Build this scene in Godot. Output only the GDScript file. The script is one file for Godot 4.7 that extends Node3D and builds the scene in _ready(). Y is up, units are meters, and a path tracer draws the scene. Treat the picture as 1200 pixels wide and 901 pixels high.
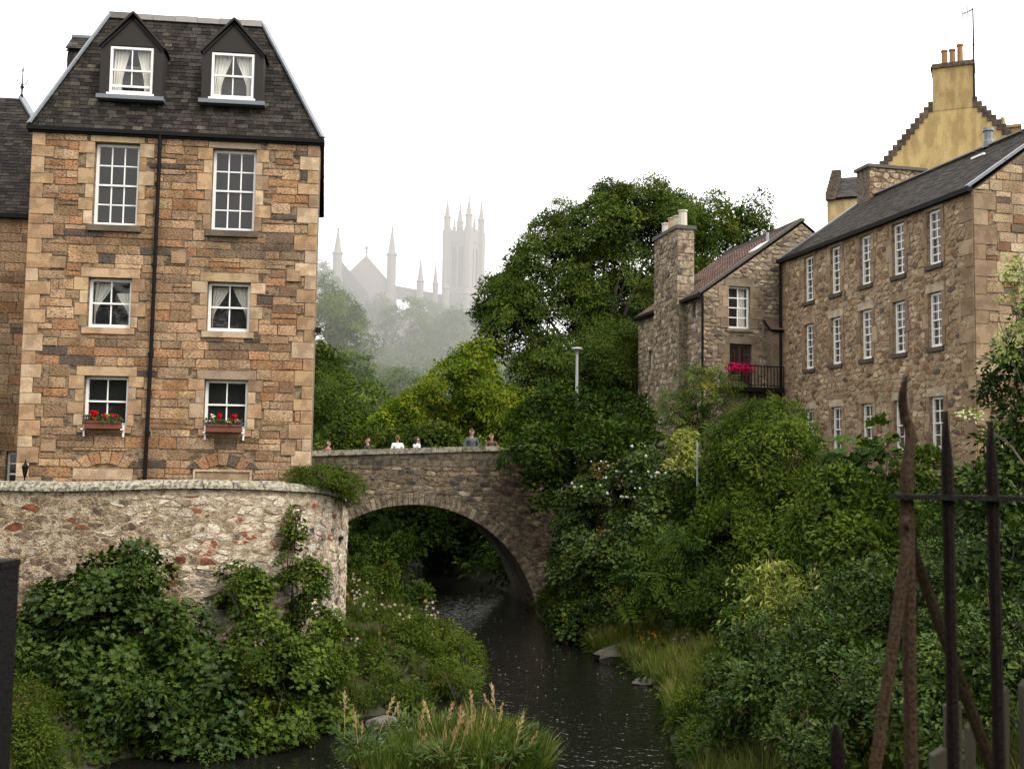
extends Node3D
# A misty valley with a stone arch bridge, tall stone houses and a far church. y = 0 is the river, the eye stands 5.2 m above it, -z looks up the valley.

var rng := RandomNumberGenerator.new()
var noise := FastNoiseLite.new()
var M := {}
var clump := {}
var unit_box := BoxMesh.new()
var unit_sheet := QuadMesh.new()
var used := {}


class MB:
	# Collects triangles with flat or given normals and a colour.
	var v := PackedVector3Array()
	var n := PackedVector3Array()
	var c := PackedColorArray()
	var col := Color.WHITE

	func tri(a: Vector3, b: Vector3, d: Vector3) -> void:
		var k := (b - a).cross(d - a).normalized()
		v.append(a); v.append(d); v.append(b)
		n.append(k); n.append(k); n.append(k)
		c.append(col); c.append(col); c.append(col)

	func tri_n(a: Vector3, b: Vector3, d: Vector3, na: Vector3, nb: Vector3, nd: Vector3) -> void:
		v.append(a); v.append(d); v.append(b)
		n.append(na); n.append(nd); n.append(nb)
		c.append(col); c.append(col); c.append(col)

	func quad(a: Vector3, b: Vector3, d: Vector3, e: Vector3) -> void:
		tri(a, b, d)
		tri(a, d, e)

	func box(o: Vector3, s: Vector3, t := Basis()) -> void:
		var h := s / 2.0
		var p := []
		for i in 8:
			p.append(o + t * Vector3(h.x if i & 1 else -h.x, h.y if i & 2 else -h.y, h.z if i & 4 else -h.z))
		quad(p[4], p[5], p[7], p[6]); quad(p[1], p[0], p[2], p[3]); quad(p[5], p[1], p[3], p[7])
		quad(p[0], p[4], p[6], p[2]); quad(p[6], p[7], p[3], p[2]); quad(p[0], p[1], p[5], p[4])

	func span(lo: Vector3, hi: Vector3) -> void:
		box((lo + hi) / 2.0, hi - lo)

	# A stone: an outline in the wall's plane pushed out from w0 to w1, its face drawn in by the bevel. at() bends it onto a curved wall.
	func prism(poly: PackedVector2Array, w0: float, w1: float, bevel: float, rough: float, r: RandomNumberGenerator, at = null) -> void:
		var k := poly.size()
		var mid := Vector2.ZERO
		for q in poly:
			mid += q / k
		var a := PackedVector3Array()
		var b := PackedVector3Array()
		var f := PackedVector3Array()
		var m := Vector3(mid.x, mid.y, w1 + rough * 0.6)
		for q in poly:
			var d := q - mid
			var inner := mid + d * maxf(0.3, 1.0 - bevel / maxf(d.length(), 0.01))
			a.append(Vector3(q.x, q.y, w0))
			b.append(Vector3(q.x, q.y, w1 - bevel * 0.8))
			f.append(Vector3(inner.x, inner.y, w1 + r.randf_range(-rough, rough)))
		if at != null:
			for i in k:
				a[i] = at.call(a[i]); b[i] = at.call(b[i]); f[i] = at.call(f[i])
			m = at.call(m)
		for i in k:
			var j := (i + 1) % k
			if k > 7:
				quad(a[i], a[j], f[j], f[i])
			else:
				quad(a[i], a[j], b[j], b[i])
				quad(b[i], b[j], f[j], f[i])
			tri(f[i], f[j], m)

	func tube(p: Array, rad: Array, sides := 8, cap := true) -> void:
		var rings := []
		var up := Vector3(0.31, 0.2, 0.93)
		for i in p.size():
			var d: Vector3 = (p[mini(i + 1, p.size() - 1)] - p[maxi(i - 1, 0)]).normalized()
			if absf(d.dot(up)) > 0.95:
				up = Vector3(0.9, 0.1, 0.3)
			var x := up.cross(d).normalized()
			var y := d.cross(x)
			up = y
			var ring := []
			for k in sides:
				var t := TAU * k / sides
				ring.append(x * cos(t) + y * sin(t))
			rings.append(ring)
		for i in p.size() - 1:
			for k in sides:
				var j := (k + 1) % sides
				var n0: Vector3 = rings[i][k]
				var n1: Vector3 = rings[i][j]
				var n2: Vector3 = rings[i + 1][j]
				var n3: Vector3 = rings[i + 1][k]
				var a: Vector3 = p[i] + n0 * rad[i]
				var b: Vector3 = p[i] + n1 * rad[i]
				var d: Vector3 = p[i + 1] + n2 * rad[i + 1]
				var e: Vector3 = p[i + 1] + n3 * rad[i + 1]
				tri_n(a, b, d, n0, n1, n2)
				tri_n(a, d, e, n0, n2, n3)
		if cap:
			for k in sides:
				var j := (k + 1) % sides
				tri(p[0], p[0] + rings[0][j] * rad[0], p[0] + rings[0][k] * rad[0])
				var l := p.size() - 1
				tri(p[l], p[l] + rings[l][k] * rad[l], p[l] + rings[l][j] * rad[l])

	# A turned shape: [radius, height] pairs from below upwards.
	func lathe(o: Vector3, prof: Array, sides := 10) -> void:
		for i in prof.size() - 1:
			for k in sides:
				var t0 := TAU * k / sides
				var t1 := TAU * (k + 1) / sides
				var d0 := Vector3(cos(t0), 0, -sin(t0))
				var d1 := Vector3(cos(t1), 0, -sin(t1))
				var u0 := Vector3(0, prof[i][1], 0)
				var u1 := Vector3(0, prof[i + 1][1], 0)
				quad(o + d0 * prof[i][0] + u0, o + d1 * prof[i][0] + u0, o + d1 * prof[i + 1][0] + u1, o + d0 * prof[i + 1][0] + u1)

	func mesh() -> ArrayMesh:
		var a := []
		a.resize(Mesh.ARRAY_MAX)
		a[Mesh.ARRAY_VERTEX] = v
		a[Mesh.ARRAY_NORMAL] = n
		a[Mesh.ARRAY_COLOR] = c
		var m := ArrayMesh.new()
		if v.size():
			m.add_surface_from_arrays(Mesh.PRIMITIVE_TRIANGLES, a)
		return m


# ---------- naming, adding ----------

func numbered(called: String) -> String:
	used[called] = used.get(called, -1) + 1
	return called if used[called] == 0 else "%s_%03d" % [called, used[called]]


func thing(called: String, label: String, category: String, t := Transform3D(), group := "") -> Node3D:
	var o := Node3D.new()
	o.name = numbered(called)
	o.transform = t
	add_child(o, true)
	tag(o, label, category, group)
	return o


func tag(o: Node, label: String, category: String, group := "") -> void:
	o.set_meta("label", label)
	o.set_meta("category", category)
	if group:
		o.set_meta("group", group)


func add(called: String, mb: MB, m: Material, parent: Node) -> MeshInstance3D:
	var o := MeshInstance3D.new()
	o.name = numbered(called) if parent == self else called
	o.mesh = mb.mesh()
	o.material_override = m
	parent.add_child(o, true)
	return o


func structure(called: String, mb: MB, m: Material) -> MeshInstance3D:
	var o := add(called, mb, m, self)
	o.set_meta("kind", "structure")
	return o


func boxed(called: String, lo: Vector3, hi: Vector3, m: Material, parent: Node) -> MeshInstance3D:
	var o := MeshInstance3D.new()
	o.name = called
	o.mesh = unit_box
	o.position = (lo + hi) / 2.0
	o.scale = hi - lo
	o.material_override = m
	parent.add_child(o, true)
	return o


func sheet(called: String, at: Vector3, size: Vector2, parent: Node) -> void:
	var o := MeshInstance3D.new()
	o.name = called
	o.mesh = unit_sheet
	o.transform = Transform3D(Basis().scaled(Vector3(size.x, size.y, 1.0)), at + Vector3(size.x / 2, size.y / 2, 0))
	o.material_override = M.glass
	parent.add_child(o, true)


# Puts a thing's own origin at its base without moving its parts.
func rebase(o: Node3D, y: float) -> void:
	o.position.y += y
	for k in o.get_children():
		k.position.y -= y


func frame(x: float, z: float, deg: float) -> Transform3D:
	return Transform3D(Basis(Vector3.UP, deg_to_rad(deg)), Vector3(x, 0, z))


# ---------- materials ----------

func ramp_noise(freq: float, lo: Color, hi: Color, kind := FastNoiseLite.TYPE_SIMPLEX_SMOOTH, oct := 5, size := 512, as_normal := 0.0, p0 := 0.0, p1 := 1.0) -> NoiseTexture2D:
	var f := FastNoiseLite.new()
	f.noise_type = kind
	f.frequency = freq
	f.fractal_octaves = oct
	f.seed = 11 + int(freq * 1000.0)
	var t := NoiseTexture2D.new()
	t.width = size
	t.height = size
	t.seamless = true
	t.noise = f
	if as_normal > 0.0:
		t.as_normal_map = true
		t.bump_strength = as_normal
	else:
		var g := Gradient.new()
		g.offsets = PackedFloat32Array([p0, p1])
		g.colors = PackedColorArray([lo, hi])
		t.color_ramp = g
	return t


func mat(called: String, c: Color, rough := 0.9, tex: Texture2D = null, scale := 1.0, nrm: Texture2D = null, nscale := 1.0) -> StandardMaterial3D:
	var m := StandardMaterial3D.new()
	m.resource_name = called
	m.albedo_color = c.linear_to_srgb()
	m.roughness = rough
	m.vertex_color_use_as_albedo = true
	if tex:
		m.albedo_texture = tex
	if nrm:
		m.normal_enabled = true
		m.normal_texture = nrm
		m.normal_scale = nscale
	if tex or nrm:
		m.uv1_triplanar = true
		m.uv1_world_triplanar = true
		m.uv1_scale = Vector3.ONE / scale
	M[called] = m
	return m


func stained(m: StandardMaterial3D, tex: Texture2D, scale: float) -> StandardMaterial3D:
	m.detail_enabled = true
	m.detail_albedo = tex
	m.detail_blend_mode = BaseMaterial3D.BLEND_MODE_MUL
	m.detail_uv_layer = BaseMaterial3D.DETAIL_UV_2
	m.uv2_triplanar = true
	m.uv2_world_triplanar = true
	m.uv2_scale = Vector3.ONE / scale
	return m


func leaf_mat(called: String, rough := 0.55, back := Color(0.52, 0.66, 0.16)) -> void:
	var m := mat(called, Color.WHITE, rough)
	m.backlight_enabled = true
	m.backlight = back
	m.metallic_specular = 0.14


func materials() -> void:
	var grain := ramp_noise(0.03, Color(0.86, 0.86, 0.86), Color(1.0, 1.0, 1.0))
	var fine := ramp_noise(0.09, Color(0.74, 0.73, 0.72), Color(1, 1, 1), FastNoiseLite.TYPE_SIMPLEX_SMOOTH, 6, 512, 0.0, 0.2, 0.7)
	var blotch := ramp_noise(0.012, Color(0.84, 0.82, 0.80), Color(1, 1, 1), FastNoiseLite.TYPE_SIMPLEX_SMOOTH, 6, 512, 0.0, 0.3, 0.62)
	var grime := ramp_noise(0.02, Color(0.62, 0.58, 0.53), Color(1, 1, 1), FastNoiseLite.TYPE_SIMPLEX_SMOOTH, 6, 512, 0.0, 0.22, 0.6)
	var bump := ramp_noise(0.06, Color.BLACK, Color.WHITE, FastNoiseLite.TYPE_SIMPLEX_SMOOTH, 5, 512, 6.0)
	var ripple := ramp_noise(0.03, Color.BLACK, Color.WHITE, FastNoiseLite.TYPE_SIMPLEX_SMOOTH, 4, 1024, 5.0)
	var pitted := ramp_noise(0.05, Color(0.60, 0.58, 0.56), Color(1, 1, 1), FastNoiseLite.TYPE_SIMPLEX_SMOOTH, 6, 512, 0.0, 0.25, 0.6)
	stained(mat("stone", Color.WHITE, 0.92, pitted, 3.0, bump, 1.0), blotch, 6.0).uv1_scale = Vector3(0.42, 1.0, 0.42)
	stained(mat("pale_stone", Color.WHITE, 0.92, fine, 3.0, bump, 0.8), blotch, 3.0).uv1_scale = Vector3(0.6, 0.9, 0.6)
	var flakes := ramp_noise(0.011, Color(0.80, 0.75, 0.66, 0.0), Color(0.82, 0.77, 0.69, 0.8), FastNoiseLite.TYPE_SIMPLEX_SMOOTH, 7, 1024, 0.0, 0.52, 0.60)
	stained(mat("limewash", Color.WHITE, 0.95, pitted, 1.6, bump, 1.2), flakes, 3.4).detail_blend_mode = BaseMaterial3D.BLEND_MODE_MIX
	var lichen := ramp_noise(0.03, Color(0.10, 0.095, 0.085, 0.75), Color(0.62, 0.60, 0.50, 0.55), FastNoiseLite.TYPE_SIMPLEX_SMOOTH, 6, 512, 0.0, 0.42, 0.56)
	stained(mat("lichened", Color(0.34, 0.32, 0.27), 0.95, fine, 1.2, bump, 1.2), lichen, 1.7).detail_blend_mode = BaseMaterial3D.BLEND_MODE_MIX
	mat("dark_cope", Color(0.10, 0.09, 0.08), 0.9, fine, 1.0)
	stained(mat("dirty_stone", Color.WHITE, 0.92, pitted, 2.0, bump, 1.0), grime, 3.0).uv1_scale = Vector3(0.6, 1.0, 0.6)
	mat("smooth_stone", Color.WHITE, 0.9, grain, 1.5, bump, 0.35)
	stained(mat("mortar", Color.WHITE, 0.97, fine, 1.6, bump, 1.2), grime, 2.3)
	stained(mat("slate", Color.WHITE, 0.8, pitted, 1.5, bump, 0.8), blotch, 2.6).metallic_specular = 0.25
	stained(mat("harling", Color.WHITE, 0.95, grain, 1.6, bump, 0.7), blotch, 7.0).uv2_scale = Vector3(0.3, 0.08, 0.3)
	mat("tile", Color.WHITE, 0.85, fine, 0.9, bump, 0.5)
	mat("lead", Color(0.15, 0.168, 0.19), 0.5, grain, 1.2)
	mat("white_paint", Color(0.78, 0.78, 0.76), 0.5)
	mat("black_iron", Color(0.008, 0.008, 0.008), 0.6).metallic_specular = 0.22
	mat("wood_dark", Color(0.016, 0.013, 0.011), 0.8, fine, 0.5)
	mat("red_paint", Color(0.06, 0.012, 0.01), 0.5)
	mat("terracotta", Color(0.17, 0.05, 0.026), 0.8, grain, 0.4)
	mat("pot", Color.WHITE, 0.85, fine, 0.7)
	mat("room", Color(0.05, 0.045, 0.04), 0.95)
	mat("cloth", Color(0.72, 0.70, 0.64), 0.95)
	mat("rust", Color.WHITE, 0.75, ramp_noise(0.04, Color(0.68, 0.62, 0.56), Color(1, 1, 1), FastNoiseLite.TYPE_SIMPLEX_SMOOTH, 6, 512, 0.0, 0.3, 0.62), 0.25, bump, 0.5).metallic_specular = 0.2
	mat("weathered_wood", Color(0.055, 0.05, 0.036), 0.95, fine, 0.3)
	mat("bark", Color(0.09, 0.075, 0.06), 0.95, fine, 0.6, bump, 1.0)
	mat("soil", Color(0.026, 0.026, 0.011), 0.97, fine, 1.4, bump, 1.0)
	mat("asphalt", Color(0.06, 0.06, 0.06), 0.9, fine, 1.0)
	mat("rock", Color.WHITE, 0.75, fine, 1.2, bump, 1.0)
	mat("body", Color.WHITE, 0.85)
	mat("plain", Color.WHITE, 0.7)
	mat("steel", Color(0.30, 0.31, 0.32), 0.45)
	var g := mat("glass", Color(0.5, 0.52, 0.52), 0.02)
	g.vertex_color_use_as_albedo = false
	g.transparency = BaseMaterial3D.TRANSPARENCY_ALPHA
	g.albedo_color.a = 0.03
	var w := mat("water", Color(0.006, 0.006, 0.005), 0.04, null, 1.0, ripple, 0.38)
	w.uv1_scale = Vector3.ONE / 9.0
	leaf_mat("leaf")
	leaf_mat("waxy", 0.36, Color(0.36, 0.46, 0.12))
	M.waxy.metallic_specular = 0.22
	leaf_mat("grass", 0.7)
	leaf_mat("petal", 0.8, Color(0.4, 0.4, 0.4))


# ---------- walls of stones ----------

func clip(p: PackedVector2Array, at: Vector2, out: Vector2) -> PackedVector2Array:
	var r := PackedVector2Array()
	var k := p.size()
	for i in k:
		var a := p[i]
		var b := p[(i + 1) % k]
		var da := (a - at).dot(out)
		var db := (b - at).dot(out)
		if da <= 0.0:
			r.append(a)
		if (da < 0.0 and db > 0.0) or (da > 0.0 and db < 0.0):
			r.append(a.lerp(b, da / (da - db)))
	return r


func area(p: PackedVector2Array) -> float:
	var s := 0.0
	for i in p.size():
		s += p[i].cross(p[(i + 1) % p.size()])
	return absf(s) / 2.0


# Fits an outline between the holes: cuts it along the hole's side that lies farthest towards its middle.
func fit(p: PackedVector2Array, mid: Vector2, holes: Array) -> PackedVector2Array:
	for h in holes:
		var r: Rect2 = h
		var lo := p[0]
		var hi := p[0]
		for q in p:
			lo = lo.min(q)
			hi = hi.max(q)
		if lo.x >= r.end.x or hi.x <= r.position.x or lo.y >= r.end.y or hi.y <= r.position.y:
			continue
		var d := [r.position.x - mid.x, mid.x - r.end.x, r.position.y - mid.y, mid.y - r.end.y]
		var best := 0
		for i in 4:
			if d[i] > d[best]:
				best = i
		match best:
			0: p = clip(p, r.position, Vector2.RIGHT)
			1: p = clip(p, r.end, Vector2.LEFT)
			2: p = clip(p, r.position, Vector2.DOWN)
			3: p = clip(p, r.end, Vector2.UP)
		if p.size() < 3:
			break
	return p


# Takes the corners off.
func blunt(p: PackedVector2Array) -> PackedVector2Array:
	var r := PackedVector2Array()
	var k := p.size()
	for i in k:
		var a := p[(i + k - 1) % k]
		var b := p[(i + 1) % k]
		if p[i].distance_to(a) < 0.05 or p[i].distance_to(b) < 0.05:
			r.append(p[i])
			continue
		var t := rng.randf_range(0.08, 0.2)
		r.append(p[i].lerp(a, t))
		r.append(p[i].lerp(b, t))
	return r


func shrink(p: PackedVector2Array, gap: float) -> PackedVector2Array:
	var mid := Vector2.ZERO
	for q in p:
		mid += q / p.size()
	var r := PackedVector2Array()
	for q in p:
		var d := q - mid
		r.append(mid + Vector2(signf(d.x) * maxf(absf(d.x) - gap, 0.0), signf(d.y) * maxf(absf(d.y) - gap, 0.0)))
	return r


# Random rubble: cells round scattered points.
func rubble(lo: Vector2, hi: Vector2, cell: Vector2, jit: float, gap: float, outer: Array, holes: Array, keep = null) -> Array:
	var nx := int(ceil((hi.x - lo.x) / cell.x)) + 2
	var ny := int(ceil((hi.y - lo.y) / cell.y)) + 2
	var pts := []
	for j in ny:
		for i in nx:
			var shift := 0.5 if j % 2 else 0.0
			pts.append(Vector2(i - 0.5 + shift + rng.randf_range(-jit, jit), j - 0.5 + rng.randf_range(-jit, jit)))
	var res := []
	for j in ny:
		for i in nx:
			var s: Vector2 = pts[j * nx + i]
			var p := PackedVector2Array([s + Vector2(-1.3, -1.3), s + Vector2(1.3, -1.3), s + Vector2(1.3, 1.3), s + Vector2(-1.3, 1.3)])
			for dj in range(-2, 3):
				for di in range(-2, 3):
					var a := i + di
					var b := j + dj
					if (di == 0 and dj == 0) or a < 0 or b < 0 or a >= nx or b >= ny:
						continue
					var q: Vector2 = pts[b * nx + a]
					p = clip(p, (s + q) / 2.0, q - s)
					if p.size() < 3:
						break
			if p.size() < 3:
				continue
			var w := PackedVector2Array()
			for q in p:
				w.append(lo + q * cell)
			var mid := lo + s * cell
			w = clip(w, lo, Vector2.LEFT)
			w = clip(w, hi, Vector2.RIGHT)
			w = clip(w, lo, Vector2.UP)
			w = clip(w, hi, Vector2.DOWN)
			for o in outer:
				w = clip(w, o[0], o[1])
			if w.size() >= 3:
				w = fit(w, mid, holes)
			if w.size() >= 3 and keep != null:
				w = keep.call(w, mid)
			if w.size() >= 3:
				w = shrink(w, gap)
				if area(w) > cell.x * cell.y * 0.10:
					res.append(blunt(w))
	return res


# Squared stones laid in courses of uneven height.
func coursed(lo: Vector2, hi: Vector2, hmin: float, hmax: float, wmin: float, wmax: float, gap: float, outer: Array, holes: Array) -> Array:
	var res := []
	var y := lo.y
	while y < hi.y - 0.03:
		var h := minf(rng.randf_range(hmin, hmax), hi.y - y)
		var x := lo.x - rng.randf() * wmax
		while x < hi.x:
			var w := rng.randf_range(wmin, wmax) * (0.6 + 1.2 * h)
			var cuts := [[y, y + h]]
			if h > hmin * 1.25 and rng.randf() < 0.35:
				var m := y + h * rng.randf_range(0.4, 0.6)
				cuts = [[y, m], [m, y + h]]
			for cut in cuts:
				var a := maxf(x, lo.x)
				var b := minf(x + w, hi.x)
				if b - a < 0.06:
					continue
				var k := func(): return Vector2(rng.randf_range(-0.008, 0.008), rng.randf_range(-0.01, 0.01))
				var p := PackedVector2Array([Vector2(a, cut[0]) + k.call(), Vector2(b, cut[0]) + k.call(), Vector2(b, cut[1]) + k.call(), Vector2(a, cut[1]) + k.call()])
				for o in outer:
					p = clip(p, o[0], o[1])
				if p.size() >= 3:
					p = fit(p, Vector2((a + b) / 2.0, (cut[0] + cut[1]) / 2.0), holes)
				if p.size() >= 3:
					p = shrink(p, gap)
					if area(p) > 0.006:
						res.append(p)
			x += w
		y += h
	return res


func pick(palette: Array) -> Color:
	var total := 0.0
	for e in palette:
		total += e[1]
	var t := rng.randf() * total
	for e in palette:
		t -= e[1]
		if t <= 0.0:
			var k := rng.randf_range(0.82, 1.18)
			var c: Color = e[0]
			return Color(c.r * k, c.g * k * rng.randf_range(0.98, 1.02), c.b * k * rng.randf_range(0.95, 1.04))
	return palette[0][0]


# Builds the outlines as stones: up to `most` of the largest each a piece of its own, the others joined.
func lay(parent: Node, called: String, polys: Array, m: Material, color: Callable, w0: float, w1: float, uneven: float, bevel: float, rough: float, most: int, at = null, rank = null) -> void:
	var order := []
	for p in polys:
		order.append([area(p) * (rank.call(p) if rank != null else 1.0), p])
	order.sort_custom(func(a, b): return a[0] > b[0])
	var rest := MB.new()
	for i in order.size():
		var p: PackedVector2Array = order[i][1]
		var mb := MB.new() if i < most else rest
		mb.col = color.call(p)
		mb.prism(p, w0, w1 + rng.randf_range(-uneven, uneven), bevel, rough, rng, at)
		if i < most:
			add(called, mb, m, parent)
	if rest.v.size():
		add(called + "_infill", rest, m, parent).set_meta("kind", "stuff")


# The wall behind its stones, with openings: top is a list of [u, v] corners, holes are Rect2.
func wall(parent: Node, called: String, t: Transform3D, v0: float, top: Array, holes: Array, depth: float, m: Material, c: Color) -> MeshInstance3D:
	var xs := []
	for p in top:
		xs.append(p[0])
	for h in holes:
		xs.append(h.position.x)
		xs.append(h.end.x)
	xs.sort()
	var height := func(u: float) -> float:
		for i in top.size() - 1:
			if u <= top[i + 1][0] + 1e-5:
				return lerpf(top[i][1], top[i + 1][1], clampf((u - top[i][0]) / maxf(top[i + 1][0] - top[i][0], 1e-5), 0, 1))
		return top[-1][1]
	var mb := MB.new()
	mb.col = c
	for i in xs.size() - 1:
		var a: float = xs[i]
		var b: float = xs[i + 1]
		if b - a < 1e-4:
			continue
		var cuts := []
		for h in holes:
			if h.position.x < b - 1e-4 and h.end.x > a + 1e-4:
				cuts.append([h.position.y, h.end.y])
		cuts.sort_custom(func(p, q): return p[0] < q[0])
		var y := v0
		for k in cuts.size() + 1:
			var last := k == cuts.size()
			var ya: float = height.call(a) if last else cuts[k][0]
			var yb: float = height.call(b) if last else cuts[k][0]
			mb.quad(Vector3(a, y, 0), Vector3(b, y, 0), Vector3(b, yb, 0), Vector3(a, ya, 0))
			mb.quad(Vector3(b, y, -depth), Vector3(a, y, -depth), Vector3(a, ya, -depth), Vector3(b, yb, -depth))
			if not last:
				y = cuts[k][1]
	for h in holes:
		var p: Vector2 = h.position
		var q: Vector2 = h.end
		for e in [[p, Vector2(p.x, q.y)], [Vector2(p.x, q.y), q], [q, Vector2(q.x, p.y)], [Vector2(q.x, p.y), p]]:
			mb.quad(Vector3(e[0].x, e[0].y, 0), Vector3(e[0].x, e[0].y, -depth), Vector3(e[1].x, e[1].y, -depth), Vector3(e[1].x, e[1].y, 0))
	for i in top.size() - 1:
		mb.quad(Vector3(top[i][0], top[i][1], 0), Vector3(top[i + 1][0], top[i + 1][1], 0), Vector3(top[i + 1][0], top[i + 1][1], -depth), Vector3(top[i][0], top[i][1], -depth))
	for e in [[top[0], 1.0], [top[-1], -1.0]]:
		var u: float = e[0][0]
		var f := Vector3(u, v0, 0)
		var k := Vector3(u, v0, -depth)
		var y := Vector3(0, e[0][1] - v0, 0)
		if e[1] > 0:
			mb.quad(k, f, f + y, k + y)
		else:
			mb.quad(f, k, k + y, f + y)
	var o := add(called, mb, m, parent)
	o.transform = t
	return o


func dressed(parent: Node, called: String, r: Rect2, w0: float, w1: float, c: Color, m: Material = M.pale_stone) -> void:
	var mb := MB.new()
	mb.col = c
	mb.prism(PackedVector2Array([r.position, Vector2(r.end.x, r.position.y), r.end, Vector2(r.position.x, r.end.y)]), w0, w1, 0.012, 0.003, rng)
	add(called, mb, m, parent)


# Corner stones or the stones beside an opening, long and short by turns. Returns the room they take.
func stacked(parent: Node, called: String, x: float, side: float, v0: float, v1: float, h: float, shorter: float, longer: float, w1: float, palette: Array) -> Array:
	var res := []
	var n := maxi(1, int(round((v1 - v0) / h)))
	var y := v0
	for i in n:
		var y1 := v0 + (v1 - v0) * (i + 1 + (rng.randf_range(-0.15, 0.15) if i < n - 1 else 0.0)) / n
		var w := (longer if i % 2 else shorter) * rng.randf_range(0.85, 1.15)
		var r := Rect2(x if side > 0 else x - w, y, w, y1 - y)
		dressed(parent, called, r.grow(-0.006), -0.05, w1, pick(palette))
		res.append(r)
		y = y1
	return res


# ---------- windows ----------

func sash(parent: Node, r: Rect2, w: float, cols: int, rows: int, bar: float, rail: float, each_pane := true, raised := 0.0, m: Material = M.white_paint) -> Node3D:
	var o := Node3D.new()
	o.name = "window"
	parent.add_child(o, true)
	var a := r.position
	var b := r.end
	var mid := (a.y + b.y) / 2.0
	var mb := MB.new()
	mb.span(Vector3(a.x, a.y, w - 0.08), Vector3(b.x, a.y + rail * 1.3, w))
	mb.span(Vector3(a.x, b.y - rail, w - 0.08), Vector3(b.x, b.y, w))
	mb.span(Vector3(a.x, a.y + rail * 1.3, w - 0.08), Vector3(a.x + rail, b.y - rail, w))
	mb.span(Vector3(b.x - rail, a.y + rail * 1.3, w - 0.08), Vector3(b.x, b.y - rail, w))
	add("frame", mb, m, o)
	var inner := Rect2(a.x + rail, a.y + rail * 1.3, b.x - a.x - 2 * rail, b.y - a.y - 2.3 * rail)
	var bars := MB.new()
	bars.span(Vector3(inner.position.x, mid - 0.022, w - 0.065), Vector3(inner.end.x, mid + 0.022, w - 0.012))
	for s in 2:
		var y0 := (mid + 0.022 if s else inner.position.y + raised)
		var y1 := (inner.end.y if s else mid - 0.022 + raised)
		var z := w - 0.03 - (0.0 if s else 0.03)
		if s == 0 and raised > 0.0:
			bars.span(Vector3(inner.position.x, y0 - 0.05, z - 0.02), Vector3(inner.end.x, y0, z + 0.015))
		for i in range(1, cols):
			var x := inner.position.x + inner.size.x * i / cols
			bars.span(Vector3(x - bar / 2, y0, z - 0.015), Vector3(x + bar / 2, y1, z + 0.012))
		for j in range(1, rows):
			var y := y0 + (y1 - y0) * j / rows
			bars.span(Vector3(inner.position.x, y - bar / 2, z - 0.013), Vector3(inner.end.x, y + bar / 2, z + 0.010))
		for i in (cols if each_pane else 1):
			for j in (rows if each_pane else 1):
				var dx := inner.size.x / (cols if each_pane else 1)
				var dy := (y1 - y0) / (rows if each_pane else 1)
				sheet("pane", Vector3(inner.position.x + dx * i, y0 + dy * j, z - 0.003), Vector2(dx, dy), o)
	add("glazing_bars", bars, m, o)
	return o


# A hanging curtain, gathered to one side lower down.
func curtain(parent: Node, r: Rect2, w: float, side: float, gather: float) -> void:
	var mb := MB.new()
	var x0 := r.position.x if side > 0 else r.end.x
	var rowsn := 10
	var n := 14
	for j in rowsn:
		for i in n:
			var q := []
			for e in [[i, j], [i + 1, j], [i + 1, j + 1], [i, j + 1]]:
				var s := float(e[0]) / n
				var t := float(e[1]) / rowsn
				var width := r.size.x * lerpf(1.0, gather, smoothstep(-0.15, 0.85, t))
				q.append(Vector3(x0 + side * width * s, r.end.y - r.size.y * t, w + 0.025 * sin(s * 26.0 + t * 1.5)))
			if side > 0:
				mb.quad(q[3], q[2], q[1], q[0])
			else:
				mb.quad(q[2], q[3], q[0], q[1])
	add("curtain", mb, M.cloth, parent)


# ---------- roofs ----------

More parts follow.
